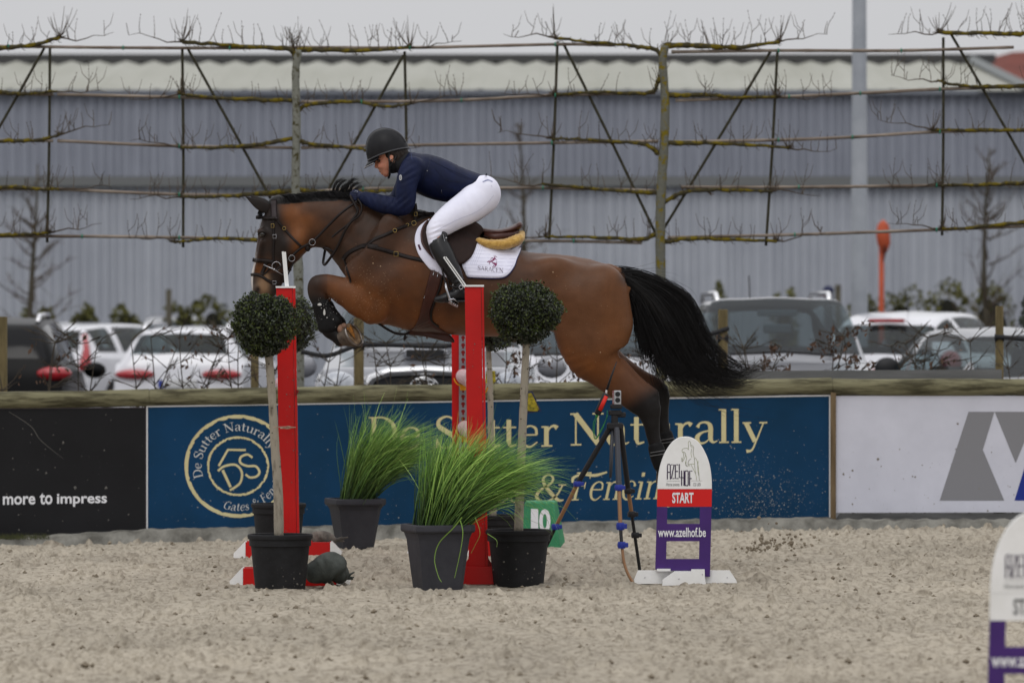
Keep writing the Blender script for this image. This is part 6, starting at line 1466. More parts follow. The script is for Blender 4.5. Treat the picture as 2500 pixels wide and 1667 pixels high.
mane = MB(); rs = np.random.RandomState(78)
for i in range(1300):
    x0 = rs.uniform(668, 985); y0 = float(np.interp(x0, [660, 676, 719, 783, 834, 860, 950, 1030], [492, 489, 486, 480, 478, 482, 502, 520])); L = rs.uniform(22, 40)
    up = rs.uniform(4, 14) * (1 if x0 < 815 else .6); sgn = rs.choice([1, -1], p=[.35, .65]); l1 = rs.uniform(.03, .075) * sgn
    P = [Hp(x0, y0 + 3, 0), Hp(x0 + L * .3, y0 - up, l1 * .25), Hp(x0 + L * .7, y0 - up * .9 + 1, l1 * .6), Hp(x0 + L, y0 - up * .4 + 3 + (4 if sgn > 0 else 10), l1)]
    mane.tube(P, [.003, .0028, .002, .0008], 3, cap=False)
for i in range(230):   # the lifted tuft
    x0 = rs.uniform(812, 868); k = int((x0 - 812) // 8); h = 19 + 7 * math.sin(k * 1.7 + 1) - max(0, x0 - 850) * .4; cx_ = 812 + k * 8 + 3 + rs.normal(0, 1.6)
    P = [Hp(x0, 481, 0), Hp(cx_ - 1 + rs.normal(0, 1), 472 - h * .25, .004), Hp(cx_ + 3 + rs.normal(0, 1), 468 - h * .6, .01), Hp(cx_ + 11 + rs.normal(0, 2.5), 464 - h * .88 + rs.normal(0, 1.8), .012), Hp(cx_ + 22 + rs.normal(0, 4.5), 462 - h * .98 + rs.normal(0, 2.6), .014)]
    mane.tube([Vector(p) for p in catmull([tuple(p) for p in P], 2)], [.0022, .002, .0018, .0015, .0012, .001, .0008, .0006, .0004], 3, cap=False)
for i in range(60):    # forelock
    P = [Hp(648, 494, 0), Hp(640 + rs.normal(0, 2), 505, .01), Hp(636 + rs.normal(0, 3), 520, .02 * rs.normal()), Hp(633 + rs.normal(0, 3), 533, .03 * rs.normal())]
    mane.tube(P, [.003, .0025, .002, .001], 3, cap=False)
mane.build('mane', M_hair, horse, smooth=True)
# hooves
M_hoof = mat('hoof_horn', S(92, 80, 68), .6, col2=S(58, 48, 40), scale=24, bump=.002, bscale=60)
M_sole = mat('hoof_sole', S(150, 128, 100), .8, col2=S(84, 62, 44), scale=30, detail=8, bump=.006, bscale=50)
M_frog = mat('hoof_frog', S(170, 112, 44), .8, col2=S(70, 52, 38), scale=34)
def hoof(Cn, Sn, n_, r0, r1, near=True):
    Cn, Sn = Vector(Cn), Vector(Sn); n_ = Vector(n_).normalized(); u = Vector((.55, -.1, -.83)); u = (u - n_ * u.dot(n_)).normalized(); v = n_.cross(u); N = 28
    mb = MB(); V_ = []
    for c_, r, e in ((Cn, r0, 1), ((Cn + Sn) / 2, (r0 + r1) / 2, 1.03), (Sn - n_ * .004, r1, 1.08), (Sn, r1 * .99, 1.08)):
        for k in range(N): a = 2 * math.pi * k / N; V_.append(c_ + u * math.cos(a) * r * e * (1 if math.cos(a) > 0 else .92) + v * math.sin(a) * r * .93)
    mb.add(V_, [(i * N + k, i * N + (k + 1) % N, (i + 1) * N + (k + 1) % N, (i + 1) * N + k) for i in range(3) for k in range(N)] + [tuple(range(N))])
    h = mb.build('hoof', M_hoof, horse, smooth=True)
    mb = MB(); mb.add([Sn - n_ * .010 + u * .0] + [Sn - n_ * .001 + (u * math.cos(a) * r1 * 1.0 + v * math.sin(a) * r1 * .86) for a in np.arange(N) * 2 * math.pi / N], [(0, i + 1, (i + 1) % N + 1) for i in range(N)]); mb.build('sole', M_sole, h, smooth=True)
    mb = MB(); q = [Sn + n_ * .001 + u * a * r1 + v * b * r1 for a, b in ((-.85, -.32), (-.6, -.42), (.35, -.04), (.35, .04), (-.6, .42), (-.85, .32), (-.62, 0))]; mb.add(q + [Sn + n_ * .008 - u * r1 * .2], [(i, (i + 1) % 7, 7) for i in range(7)]); mb.build('frog', M_frog, h)
    mb = MB(); pts = [Sn + n_ * .004 + u * math.cos(a) * r1 * .92 + v * math.sin(a) * r1 * .84 for a in np.linspace(-2.5, 2.5, 22)]
    mb.tube(pts, .008, 6, flat=.9); mb.build('horseshoe', mat('worn_steel', (.32, .29, .27), .35, metal=.9, col2=(.16, .14, .12), scale=30), h, smooth=True); return h
hoof(Hp(838, 826, .155), Hp(864, 817, .165), (.70, -.55, .42), .052, .080)
mb = MB(); mb.ell(Hp(834, 803, .16), (.024, .034, .03)); mb.ell(Hp(842, 796, .175), (.02, .022, .02)); mb.build('heel_bulb', mat('heel_skin', S(156, 118, 98), .7, col2=S(110, 84, 68), scale=20), horse, smooth=True)
hoof(Hp(845, 827, -.155), Hp(868, 819, -.16), (.8, -.2, .55), .046, .066)
hoof(Hp(1617, 1150, .15), Hp(1624, 1172, .15), (.2, 0, -1), .045, .064)
hoof(Hp(1642, 1123, -.15), Hp(1649, 1145, -.15), (.2, 0, -1), .045, .064)
# leg boots
M_boot = mat('leg_boot_neoprene', (.007, .007, .0075), .6, col2=(.012, .012, .0125), scale=30, bump=.001, spec=.12)
for sg, off, nm in ((1, (0, 0), 'black tendon boot splashed with pale sand on the near foreleg'), (-1, (7, 5), 'black tendon boot on the far foreleg, hidden behind the near one')):
    o_ = Hp(795 + off[0], 770 + off[1], .15 * sg); bt = thing('tendon_boot', nm, 'leg boot', o_, 'black boots on the horse legs')
    q = SDF((Hp(735, 0).x, HD - .23, Hp(0, 830).z), (Hp(860, 0).x, HD + .23, Hp(0, 715).z), .007)
    q.tube(pair([(r[0] + off[0], r[1] + off[1], r[2] + off[0], r[3] + off[1], r[4] * sg, r[5]) for r in fore[8:12]]), .01, 3, grow=.008)
    q.ell(Hp(824 + off[0], 783 + off[1], .15 * sg), (.028, .036, .03), .02)
    Vb, Fb = q.mesh(2); mesh_obj('shell', Vb, Fb, M_boot, bt)
    if sg > 0:
        for k, (a, b) in enumerate(((752, 0), (768, 1))):
            pass
        mb = MB(); rs = np.random.RandomState(4)
        for x, y, w_, h_ in ((783, 743, 5, 3.2), (794.5, 762, 2.6, 8), (787, 752, 1, 1), (801, 775, 1.4, 1.4), (816, 779, 1, 1)):
            n = 10; mb.add([Hp(x + w_ * math.cos(a) * (1 + .2 * math.sin(3 * a)), y + h_ * math.sin(a), .205) for a in np.arange(n) * 2 * math.pi / n], [tuple(range(n))])
        for k in range(70):
            x, y = rs.uniform(776, 826), rs.uniform(722, 800); w_ = rs.uniform(.2, .7); mb.ell(Hp(x, y, .15 + .036), (w_ * s_, .004, w_ * s_), 4, 3)
        mb.build('sand_splashes', mat('pale_spot', S(196, 196, 192), .9), bt, kind='stuff')
for sg, off, nm in ((1, (0, 0), 'black fetlock boot on the near hind leg behind the marker board'), (-1, (25, -27), 'black fetlock boot on the far hind leg')):
    bt = thing('fetlock_boot', nm, 'leg boot', Hp(1605 + off[0], 1105 + off[1], .15 * sg), 'black boots on the horse legs')
    q = SDF((Hp(1565, 0).x, HD - .23, Hp(0, 1150).z), (Hp(1670, 0).x, HD + .23, Hp(0, 1050).z), .007)
    q.tube(pair([(r[0] + off[0], r[1] + off[1], r[2] + off[0], r[3] + off[1], r[4] * sg, r[5]) for r in hind[10:13]]), .01, 3, grow=.009); Vb, Fb = q.mesh(2); mesh_obj('shell', Vb, Fb, M_boot, bt)
    mb = MB()
    for y in (1103, 1111): mb.tube([Hp(1586 + off[0], y + off[1], (.15) * sg + .04), Hp(1604 + off[0], y + off[1] - 3, .15 * sg + .048), Hp(1622 + off[0], y + off[1] - 6, .15 * sg + .04)], .003, 5)
    mb.build('strap', mat('strap_grey', (.12, .12, .12), .6), bt)
# sand flecks on the coat
mb = MB(); rs = np.random.RandomState(12)
for k in range(420):
    x, y = (rs.normal(905, 35), rs.normal(720, 45)) if k % 3 else (rs.uniform(850, 1500), rs.uniform(620, 900))
    h = hit(Hp(x, y).x, Hp(x, y).z)
    if h is None: continue
    r = rs.uniform(.0007, .0022) if k > 6 else .005; mb.ell(Hp(x, y, h), (r, .001, r), 4, 2)
mb.build('sand_flecks', mat('pale_fleck', S(176, 150, 120), .9), horse, kind='stuff')
# ================================================================ tack
M_lea = mat('dark_leather', (.010, .0075, .007), .5, col2=(.018, .013, .012), scale=18, spec=.2, bump=.0006, bscale=200)
M_leb = mat('brown_leather', (.036, .011, .008), .4, col2=(.062, .019, .012), scale=10, coat=.12, bump=.0005, bscale=160)
M_led = mat('flap_leather', (.018, .0095, .008), .65, col2=(.027, .014, .011), scale=12, spec=.2, bump=.0005, bscale=160)
M_brass = mat('brass', S(168, 144, 88), .4, metal=1); M_steel = mat('bit_steel', (.42, .42, .44), .22, metal=1)
def strap(mb, path, wpx, off=.002, th=.005, lat=None, sg=1, n=5, minlat=None, hint=None):
    P = catmull([(p[0], p[1], (p[2] if len(p) > 2 else 0)) for p in path], n); m = len(P); V_ = []; K = 4
    for i in range(m):
        a, b = P[max(i - 1, 0)], P[min(i + 1, m - 1)]; t = b[:2] - a[:2]; t = t / (np.hypot(*t) or 1); nn = np.array([-t[1], t[0]])
        for k in range(K + 1):
            f = k / K - .5; x, y = P[i][0] + nn[0] * f * wpx, P[i][1] + nn[1] * f * wpx
            l = (P[i][2] if lat else latof(x, y, sg, minlat))
            V_.append(Hp(x, y, sg * (l + off + (th if 0 < k < K else 0))))
        V_.append(Hp(*(P[i][:2]), sg * ((P[i][2] if lat else latof(P[i][0], P[i][1], sg, minlat)) + off - .004)))
    q = K + 2; Fs = []
    for i in range(m - 1):
        for k in range(q): Fs.append((i * q + k, i * q + (k + 1) % q, (i + 1) * q + (k + 1) % q, (i + 1) * q + k))
    Fs += [tuple(range(q)), tuple((m - 1) * q + k for k in range(q))[::-1]]
    mb.add(V_, Fs)
def buckle(par, x, y, w_, h_, m=None, ang=0, r=.0017, extra=.012, sg=1, lat=None):
    l = (latof(x, y, sg) if lat is None else lat) + extra; mb = MB(); ca, sa = math.cos(ang), math.sin(ang)
    pts = [(-w_, -h_), (w_, -h_), (w_, h_), (-w_, h_), (-w_, -h_), (w_, -h_)]; mb.tube([Hp(x + (a * ca - b * sa), y + (a * sa + b * ca), sg * l) for a, b in pts], r, 6, cap=False); mb.build('buckle', m or M_brass, par, smooth=True)
def ringp(par, x, y, r_, nm='ring', m=None, lat=None, t=.0019, extra=.012, sq=1.0):
    l = (latof(x, y) if lat is None else lat) + extra; mb = MB(); mb.tube([Hp(x + r_ * math.cos(a) * sq, y + r_ * math.sin(a), l) for a in np.linspace(0, 2 * math.pi, 22)], t, 6, cap=False); mb.build(nm, m or M_steel, par, smooth=True)
br = thing('bridle', 'dark brown leather bridle with flash noseband on the horse head', 'bridle', Hp(665, 600, .1))
def bs(nm, path, w_, m=M_lea, **k):
    mb = MB(); strap(mb, path, w_, **k); return mb.build(nm, m, br, smooth=True)
for sg in (1, -1):
    bs('headpiece', [(669, 488), (669, 510), (671, 535)], 16, mat('headpiece_leather', (.035, .026, .028), .5), off=.004, th=.006, sg=sg)
    bs('browband', [(625, 531), (640, 531), (655, 533), (674, 533)], 8.5, off=.008, th=.008, sg=sg)
    bs('cheekpiece', [(670, 536), (669, 560), (670, 590), (668, 620), (670, 640), (674, 652)], 6, off=.003, sg=sg)
    bs('noseband', [(617, 634), (630, 636), (648, 637), (668, 640)], 10, off=.006, th=.008, sg=sg)
    bs('throat_lash', [(676, 536), (692, 556), (712, 578), (728, 594), (741, 606)], 6, off=.003, sg=sg)
    bs('flash_strap', [(612, 671), (625, 670), (640, 675), (655, 685), (668, 691), (680, 693)], 7, off=.005, sg=sg)
    bs('nose_strap', [(651, 640), (646, 655), (640, 668)], 9, off=.0045, sg=sg)
    bs('flash_strap', [(640, 672), (652, 664), (662, 650)], 4, off=.004, sg=sg)
buckle(br, 667, 552, 3.5, 4.5); buckle(br, 672, 578, 4, 4.5, M_steel); ringp(br, 695, 558, 4, m=M_brass); buckle(br, 671, 690, 4, 4, M_steel)
ringp(br, 676, 650, 10.5, 'bit_ring', extra=.02, t=.003)
mb = MB(); l0 = latof(670, 655) + .022; mb.tube([Hp(646, 647, l0), Hp(668, 657, l0 + .004), Hp(695, 673, l0)], [.0028, .004, .0024], 8); mb.ell(Hp(671, 658, l0 + .004), (.008, .007, .008), 10, 6); mb.ell(Hp(646, 647, l0), (.004, .004, .004), 8, 5); mb.build('bit_cheek', M_steel, br, smooth=True)
mb = MB(); mb.tube([Hp(668, 668, .05), Hp(655, 690, .045), Hp(650, 712, .03), Hp(652, 728, .01)], [.003, .004, .003, .002], 6); mb.build('saliva_foam', mat('foam', (.7, .7, .7), .5), br, smooth=True)
# martingale ring straps under the jaw + reins
rn = thing('reins', 'dark leather reins with martingale rings running to the rider hands', 'reins', Hp(790, 560, .12))
def rs_(nm, path, w_, m=M_lea, par=rn, **k):
    mb = MB(); strap(mb, path, w_, lat=True, off=0, n=6, **k); return mb.build(nm, m, par, smooth=True)
rs_('rein', [(677, 658, .085), (695, 645, .10), (712, 628, .10), (735, 607, .105), (765, 590, .115), (800, 555, .125), (830, 525, .135), (855, 505, .125), (874, 492, .11)], 6.5)
rs_('rein', [(874, 485, .115), (884, 503, .135), (880, 525, .14), (860, 542, .14), (830, 565, .13), (812, 580, .125)], 5)
rs_('rein', [(861, 475, .09), (858, 482, .11), (870, 505, .13), (874, 520, .135), (860, 540, .14), (846, 560, .14), (835, 583, .13), (823, 607, .115), (806, 632, .09), (794, 646, .05), (789, 640, .0), (791, 622, -.05), (794, 603, -.08)], 6.5)
rs_('rein', [(868, 500, .125), (877, 512, .13), (868, 530, .135), (852, 548, .14)], 3)
rs_('rein', [(677, 655, -.08), (700, 640, -.1), (760, 600, -.11), (830, 530, -.13), (880, 488, -.1)], 5)
rs_('martingale_strap', [(706, 637, .05), (722, 622, .055), (740, 610, .06), (752, 600, .065), (760, 594, .10)], 8)
ringp(rn, 714, 631, 7.5, 'martingale_ring', lat=.10, extra=.006); ringp(rn, 764, 592, 7.5, 'martingale_ring', lat=.115, extra=.006)
mb = MB(); mb.ell(Hp(752, 607, .07), (.018, .012, .02), 10, 6); mb.ell(Hp(708, 658, .02), (.012, .015, .012), 10, 6); mb.tube([Hp(692, 690, .03), Hp(704, 668, .035), Hp(718, 640, .05)], .006, 6); mb.build('rubber_stop', M_lea, rn, smooth=True)
mb = MB(); mb.tube([Hp(789, 606, .05), Hp(800, 607, .055), Hp(812, 613, .055), Hp(826, 625, .05), Hp(838, 634, .03)], [.008, .011, .008, .011, .012], 6); mb.build('neck_strap_knots', M_lea, rn, smooth=True)
# breastplate
bp = thing('breastplate', 'dark leather breastplate and martingale straps across the horse shoulder', 'breastplate', Hp(900, 610, .2))
def bs2(nm, path, w_, **k):
    mb = MB(); strap(mb, path, w_, **k); return mb.build(nm, M_lea, bp, smooth=True)
for sg in (1, -1):
    bs2('neck_strap', [(838, 634), (850, 620), (870, 608), (895, 600), (925, 604)], 10.5, sg=sg); bs2('shoulder_strap', [(895, 600), (915, 586), (945, 574), (975, 560), (1005, 547), (1022, 536), (1050, 526)], 8.5, sg=sg)
    bs2('girth_strap', [(900, 602), (930, 609), (965, 619), (1000, 629), (1040, 638), (1070, 645)], 10, sg=sg)
bs2('chest_strap', [(842, 636), (848, 655), (856, 680), (858, 690)], 5); bs2('belly_strap', [(925, 790), (945, 803), (965, 813), (985, 816), (998, 814)], 6, minlat=.03)
bs2('wither_strap', [(1014, 498), (1016, 520), (1013, 545)], 9, off=.0, minlat=.15)
mb = MB(); mb.tube([Hp(1040, 520, .12), Hp(1010, 524, .13), Hp(1060, 522, .1)], .012, 6); mb.build('strap_padding', M_lea, bp, smooth=True)
buckle(bp, 969, 621, 5, 5.5); ringp(bp, 966, 564, 4.5, m=M_brass); ringp(bp, 1012, 546, 5.5, m=M_brass, lat=.20); buckle(bp, 1016, 524, 3.5, 4.5, M_brass, lat=.16); ringp(bp, 996, 550, 3.5, m=M_brass)
mb = MB(); mb.add([Hp(985, 822, .05), Hp(996, 820, .05), Hp(989, 833, .05), Hp(986, 828, .05)], [(0, 1, 2, 3)]); mb.tube([Hp(992, 816, .05), Hp(988, 822, .05), Hp(985, 831, .05)], [.006, .005, .002], 5); mb.build('loose_strap_end', M_lea, bp)
# draped plates
def plate(mb, poly, off, th, sg=1, minlat=None, rings=9, n=4, edge=.6, lat_fn=None):
    P = catmull(list(poly) + [poly[0]], n)[:-1]; cx_, cy_ = P.mean(0)[:2]; m = len(P); V_ = []
    L = lambda x, y: (lat_fn(x, y) if lat_fn else latof(x, y, sg, minlat))
    for x, y in P[:, :2]: V_.append(Hp(x, y, sg * (L(x, y) + off - .01)))
    for x, y in P[:, :2]: V_.append(Hp(x, y, sg * (L(x, y) + off + th * edge)))
    for k in range(rings):
        f = (1 - (k + .35) / rings) if k else .985
        for x, y in P[:, :2]: u, v = cx_ + (x - cx_) * f, cy_ + (y - cy_) * f; V_.append(Hp(u, v, sg * (L(u, v) + off + th)))
    V_.append(Hp(cx_, cy_, sg * (L(cx_, cy_) + off + th))); R_ = rings + 2
    Fs = [(i * m + k, i * m + (k + 1) % m, (i + 1) * m + (k + 1) % m, (i + 1) * m + k) for i in range(R_ - 1) for k in range(m)] + [((R_ - 1) * m + k, (R_ - 1) * m + (k + 1) % m, R_ * m) for k in range(m)]
    mb.add(V_, Fs)
bx_ = lambda pts: [(860 + x / 3.137, 280 + y / 3.137) for x, y in pts]
M_pad = mat('white_quilted', S(234, 234, 248), .8, col2=S(220, 220, 238), scale=5, sheen=.1, bump=.0015, bscale=60)
M_navy = mat('navy_binding', S(40, 40, 86), .7)
sp_ = thing('saddle_pad', 'white quilted saddle pad with maroon emblem and navy edging', 'saddle pad', Hp(1140, 620, .3))
rearpoly = bx_([(850, 1000), (900, 985), (965, 985), (1100, 1010), (1230, 1010), (1292, 1000), (1284, 1050), (1262, 1100), (1246, 1150), (1222, 1192), (1190, 1228), (1150, 1248), (1080, 1253), (980, 1250), (890, 1244), (868, 1210), (845, 1160), (835, 1080)])
frontpoly = bx_([(590, 800), (548, 830), (510, 865), (488, 920), (484, 975), (498, 1035), (520, 1085), (565, 1145), (606, 1190), (640, 1200), (760, 1262), (800, 1200), (800, 1050), (720, 900)])
for sg in (1, -1):
    mb = MB(); plate(mb, rearpoly, .004, .012, sg); q = mb.build('rear_panel', M_pad, sp_, smooth=True)
    mb = MB(); plate(mb, frontpoly, .003, .012, sg, minlat=.1); q2 = mb.build('front_panel', M_pad, sp_, smooth=True)
    mb = MB(); P = bx_([(1294, 1002), (1286, 1050), (1264, 1102), (1248, 1152), (1224, 1195), (1192, 1232), (1152, 1252), (1080, 1257), (980, 1254), (885, 1247)]); strap(mb, P, 2.4, off=.001, th=.012, sg=sg); mb.build('edging', M_navy, q, smooth=True)
# quilting seams
mb = MB()
for k in range(8):
    y0 = 1040 + k * 27
    x1 = float(np.interp(y0 + 10, [1000, 1050, 1100, 1150, 1192, 1228, 1248], [1280, 1272, 1252, 1236, 1210, 1178, 1120])); x0 = float(np.interp(y0, [1000, 1160, 1240], [930, 860, 885])) if y0 > 1120 else float(np.interp(y0, [990, 1120], [960, 900]))
    strap(mb, bx_([(x0, y0), ((x0 + x1) / 2, y0 + 8), (x1, y0 + 12)]), .7, off=.0155, th=.0012, n=4)
for x0, x1 in ((962, 905), (975, 918), (990, 935), (1008, 950)): strap(mb, bx_([(x0, 1000), ((x0 + x1) / 2, 1080), (x1, 1150)]), .7, off=.0155, th=.0012, n=4)
strap(mb, bx_([(868, 1165), (888, 1215), (905, 1236), (1080, 1240), (1145, 1236), (1180, 1215), (1210, 1182), (1236, 1140)]), .7, off=.0155, th=.0012)
mb.build('quilt_seam', mat('seam', S(184, 184, 204), .9), sp_, smooth=True)
M_mar = mat('maroon_print', S(126, 32, 84), .6)
def onpad(x, y, e=.018): return Hp(x, y, latof(x, y) + e)
mb = MB(); L = serif_len('SARACEN')
A0, A1 = bx_([(962, 1193), (1160, 1212)]); 
serif(mb, 'SARACEN', lambda x, y, o: onpad(A0[0] + (A1[0] - A0[0]) * x / L, A0[1] + (A1[1] - A0[1]) * x / L - y * 15.5, .0185 + o), 0, .85, .0003)
mb.build('lettering', mat('pad_lettering', S(84, 64, 78), .6), sp_)
mb = MB()
cz_ = lambda pts: [(960 + x / 6.03, 540 + y / 6.03) + ((w_ / 6.03,) if w_ else ()) for x, y, w_ in pts]
for pts in ([(1385, 608, 4), (1400, 598, 8), (1425, 605, 12), (1450, 590, 16), (1475, 575, 20), (1495, 560, 12)], [(1390, 612, 4), (1410, 590, 7), (1435, 580, 5)], [(1440, 575, 6), (1445, 550, 6), (1465, 545, 8), (1480, 560, 12)],
            [(1480, 520, 5), (1505, 522, 8), (1530, 530, 5)], [(1490, 530, 6), (1495, 550, 12), (1505, 570, 10)], [(1455, 600, 10), (1475, 620, 16), (1500, 630, 28), (1515, 645, 22), (1505, 665, 10)], [(1490, 650, 12), (1475, 672, 6), (1455, 682, 5)],
            [(1510, 655, 9), (1500, 675, 6), (1485, 682, 5)], [(1518, 600, 5), (1528, 625, 6), (1522, 645, 6)], [(1500, 540, 4), (1512, 560, 5), (1530, 585, 4)], [(1425, 610, 8), (1415, 630, 4), (1430, 640, 4)]):
    l, r = stroke_poly(cz_(pts), True, 4); n = len(l); mb.add([onpad(p[0], p[1], .0185) for p in l] + [onpad(p[0], p[1], .0185) for p in r], [(i, i + 1, n + i + 1, n + i) for i in range(n - 1)])
mb.build('emblem', M_mar, sp_)
mb = MB(); strap(mb, bx_([(512, 998), (528, 1038)]), 5, off=.016, th=.002); mb.build('maker_patch', mat('patch', S(70, 34, 60), .6), sp_)
# fleece half pad
fl_ = thing('fleece_half_pad', 'golden yellow fleece half pad under the saddle cantle', 'half pad', Hp(1225, 590, .15))
sdf2 = SDF((Hp(1150, 0).x, HD - .32, Hp(0, 640).z), (Hp(1295, 0).x, HD + .32, Hp(0, 555).z), .008)
for sg in (1, -1):
    sdf2.tube([(*Hp(x, y, sg * l), a * s_, b) for x, y, l, a, b in ((1172, 590, .17, 9, .05), (1190, 596, .19, 11, .05), (1215, 598, .195, 12, .05), (1240, 595, .18, 13, .05), (1262, 586, .14, 13, .05), (1266, 582, .0, 12, .05))], .015, 4)
Vf, Ff = sdf2.mesh(1); xx, zz = Vf[:, 0] * 150, Vf[:, 2] * 150; Vf[:, 2] += (pn(xx, Vf[:, 1] * 150, 3) - .5) * .006; Vf[:, 1] += (pn(xx, zz, 4) - .5) * .008
mesh_obj('fleece', Vf, Ff, mat('yellow_fleece', S(206, 168, 92), .95, col2=S(176, 134, 62), scale=40, detail=8, sheen=.4, bump=.004, bscale=160), fl_)
# saddle
sa = thing('saddle', 'brown leather jumping saddle with raised cantle', 'saddle', Hp(1150, 580, .2))
flap = bx_([(592, 808), (560, 835), (540, 880), (533, 940), (545, 1000), (580, 1055), (625, 1105), (680, 1140), (760, 1155), (845, 1147), (880, 1125), (915, 1090), (940, 1040), (958, 985), (980, 930), (1005, 890), (985, 850), (900, 800), (750, 760)])
for sg in (1, -1):
    mb = MB(); plate(mb, flap, .014, .014, sg, minlat=.16, rings=10); mb.build('flap', M_led, sa, smooth=True)
    mb = MB(); P = bx_([(585, 815), (556, 850), (538, 900), (537, 945), (548, 995), (585, 1050), (632, 1105)]); strap(mb, P, 5.5, off=.026, th=.004, minlat=.17, sg=sg); mb.build('flap_roll', M_leb, sa, smooth=True)
    mb = MB(); mb.tube([Hp(1184, 574, sg * .15), Hp(1210, 580, sg * .165), Hp(1240, 577, sg * .15), Hp(1262, 568, sg * .11)], [.02, .028, .028, .018], 12, flat=1.2); mb.build('panel', M_leb, sa, smooth=True)
sq = SDF((Hp(1040, 0).x, HD - .24, Hp(0, 600).z), (Hp(1290, 0).x, HD + .24, Hp(0, 500).z), .007)
sq.tube([(*Hp(x, y, 0), a * s_, b) for x, y, a, b in ((1060, 532, 12, .05), (1085, 548, 11, .08), (1120, 560, 10, .12), (1155, 562, 9, .15), (1190, 566, 8, .17), (1220, 567, 8, .18), (1245, 562, 9, .175), (1262, 554, 9, .15), (1270, 548, 6, .12))], .015, 4)
for sg in (1, -1): sq.ell(Hp(1268, 551, .09 * sg), (.018, .05, .022), .012)
Vs, Fs_ = sq.mesh(3); mesh_obj('seat', Vs, Fs_, M_leb, sa)
for sg in (1, -1):
    mb = MB(); mb.tube([Vector(p) for p in catmull([tuple(Hp(x, y, sg * l)) for x, y, l in ((1180, 577, .172), (1205, 581, .182), (1235, 578, .172), (1258, 570, .14), (1267, 562, .11))], 5)], .003, 6); mb.build('piping', M_lea, sa, smooth=True)
mb = MB(); mb.ell(Hp(1268, 551, .135), (.005, .003, .007), 8, 5); mb.build('stud', M_steel, sa, smooth=True)
# girth with belly guard
gi = thing('girth', 'brown leather stud girth with broad belly guard', 'girth', Hp(1050, 750, .28))
gp = [(800 + x / 3.92, 560 + y / 3.92) for x, y in [(1000, 380), (1055, 388), (1112, 398), (1100, 470), (1072, 560), (1045, 640), (1015, 700), (990, 760), (982, 815), (990, 870), (1015, 905), (1070, 945), (1140, 990), (1195, 1035), (1212, 1068), (1205, 1084), (1140, 1072), (1050, 1048), (960, 1030), (880, 1014), (800, 1008), (762, 992), (780, 972), (822, 945), (850, 905), (880, 840), (900, 760), (925, 660), (950, 560), (975, 460)]]
sub = [[0, 1, 2, 3, 4, 5, 6, 7, 8, 24, 25, 26, 27, 28, 29], [8, 9, 10, 11, 12, 13, 14, 15, 16, 17, 18, 19, 20, 21, 22, 23, 24]]
for sg in (1, -1):
    for k, ids in enumerate(sub):
        mb = MB(); P = np.array([gp[i] for i in ids]); poly = [tuple(p) for p in P]
        # strip loft between left and right edges
        if k == 0: left = [gp[i] for i in (0, 29, 28, 27, 26, 25, 24, 23)]; right = [gp[i] for i in (2, 3, 4, 5, 6, 7, 8, 9)]
        else: left = [gp[i] for i in (23, 22, 21, 20, 19, 18, 17, 16)]; right = [gp[i] for i in (9, 10, 10, 11, 12, 13, 14, 15)]
        l, r = catmull(left, 4), catmull(right, 4); m = len(l); K = 8; V_ = []
        for i in range(m):
            for j in range(K + 1):
                x, y = l[i] + (r[i] - l[i]) * j / K; e = .3 if j in (0, K) else 1; h = latof(x, min(y, 826), sg); dpt = max(0, y - 815) * .0
                V_.append(Hp(x, y, sg * (max(h, .02) + .004 + .006 * e)))
        Fs = [(i * (K + 1) + j, i * (K + 1) + j + 1, (i + 1) * (K + 1) + j + 1, (i + 1) * (K + 1) + j) for i in range(m - 1) for j in range(K)]
        mb.add(V_, Fs); o = mb.build('girth_strap' if k == 0 else 'belly_guard', M_leb, gi, smooth=True); sld = o.modifiers.new('s', 'SOLIDIFY'); sld.thickness = .006; sld.offset = 0
mb = MB(); strap(mb, [(1083, 664), (1076, 700), (1062, 738), (1054, 764), (1056, 785), (1072, 798)], 5, off=.008, th=.004); mb.build('girth_edge', M_lea, gi, smooth=True)
mb = MB()
for (x, y) in ((1062, 660), (1072, 664)): strap(mb, [(x, y), (x - 3, y + 13)], 2.2, off=.014, th=.003, n=2)
strap(mb, [(1039, 721), (1037, 728)], 1.6, off=.012, th=.003, n=2); mb.build('girth_buckle', M_steel, gi, smooth=True)
# ================================================================ rider
def rt(S_, rows, k=.02, n=3, grow=0, **kw): S_.tube(st(rows), k, n, grow=grow, **kw)
torso = [(1186, 470, 0, 38, .15), (1155, 458, 0, 36, .145), (1110, 449, 0, 45, .15), (1060, 434, 0, 51, .165), (1022, 418, 0, 46, .175), (998, 404, 0, 34, .15), (985, 392, 0, 22, .08)]
def arm(sg): return [(1010, 408, .16 * sg, 27, .06), (1000, 430, .195 * sg, 27, .06), (993, 460, .215 * sg, 25, .056), (992, 490, .22 * sg, 24, .054), (985, 505, .215 * sg, 22, .052), (960, 505, .19 * sg, 22, .05), (930, 498, .155 * sg, 21, .045), (905, 489, .12 * sg, 18, .04), (892, 484, .105 * sg, 15, .034)]
def armfar(): return [(1005, 412, -.16, 27, .06), (990, 445, -.2, 24, .055), (972, 478, -.2, 20, .05), (955, 492, -.18, 18, .046), (925, 492, -.14, 17, .042), (900, 486, -.11, 14, .034)]
def leg(sg): return [(1180, 470, .08 * sg, 38, .11), (1168, 487, .11 * sg, 42, .105), (1145, 505, .16 * sg, 41, .095), (1112, 526, .22 * sg, 36, .085), (1085, 546, .265 * sg, 31, .075), (1068, 564, .29 * sg, 26, .066), (1065, 585, .305 * sg, 20, .056)]
def shin(sg): return [(1068, 575, .305 * sg, 22, .056), (1074, 600, .32 * sg, 23, .056), (1090, 632, .345 * sg, 22, .055), (1107, 662, .355 * sg, 18, .048), (1119, 688, .36 * sg, 14, .04), (1125, 706, .36 * sg, 13, .036)]
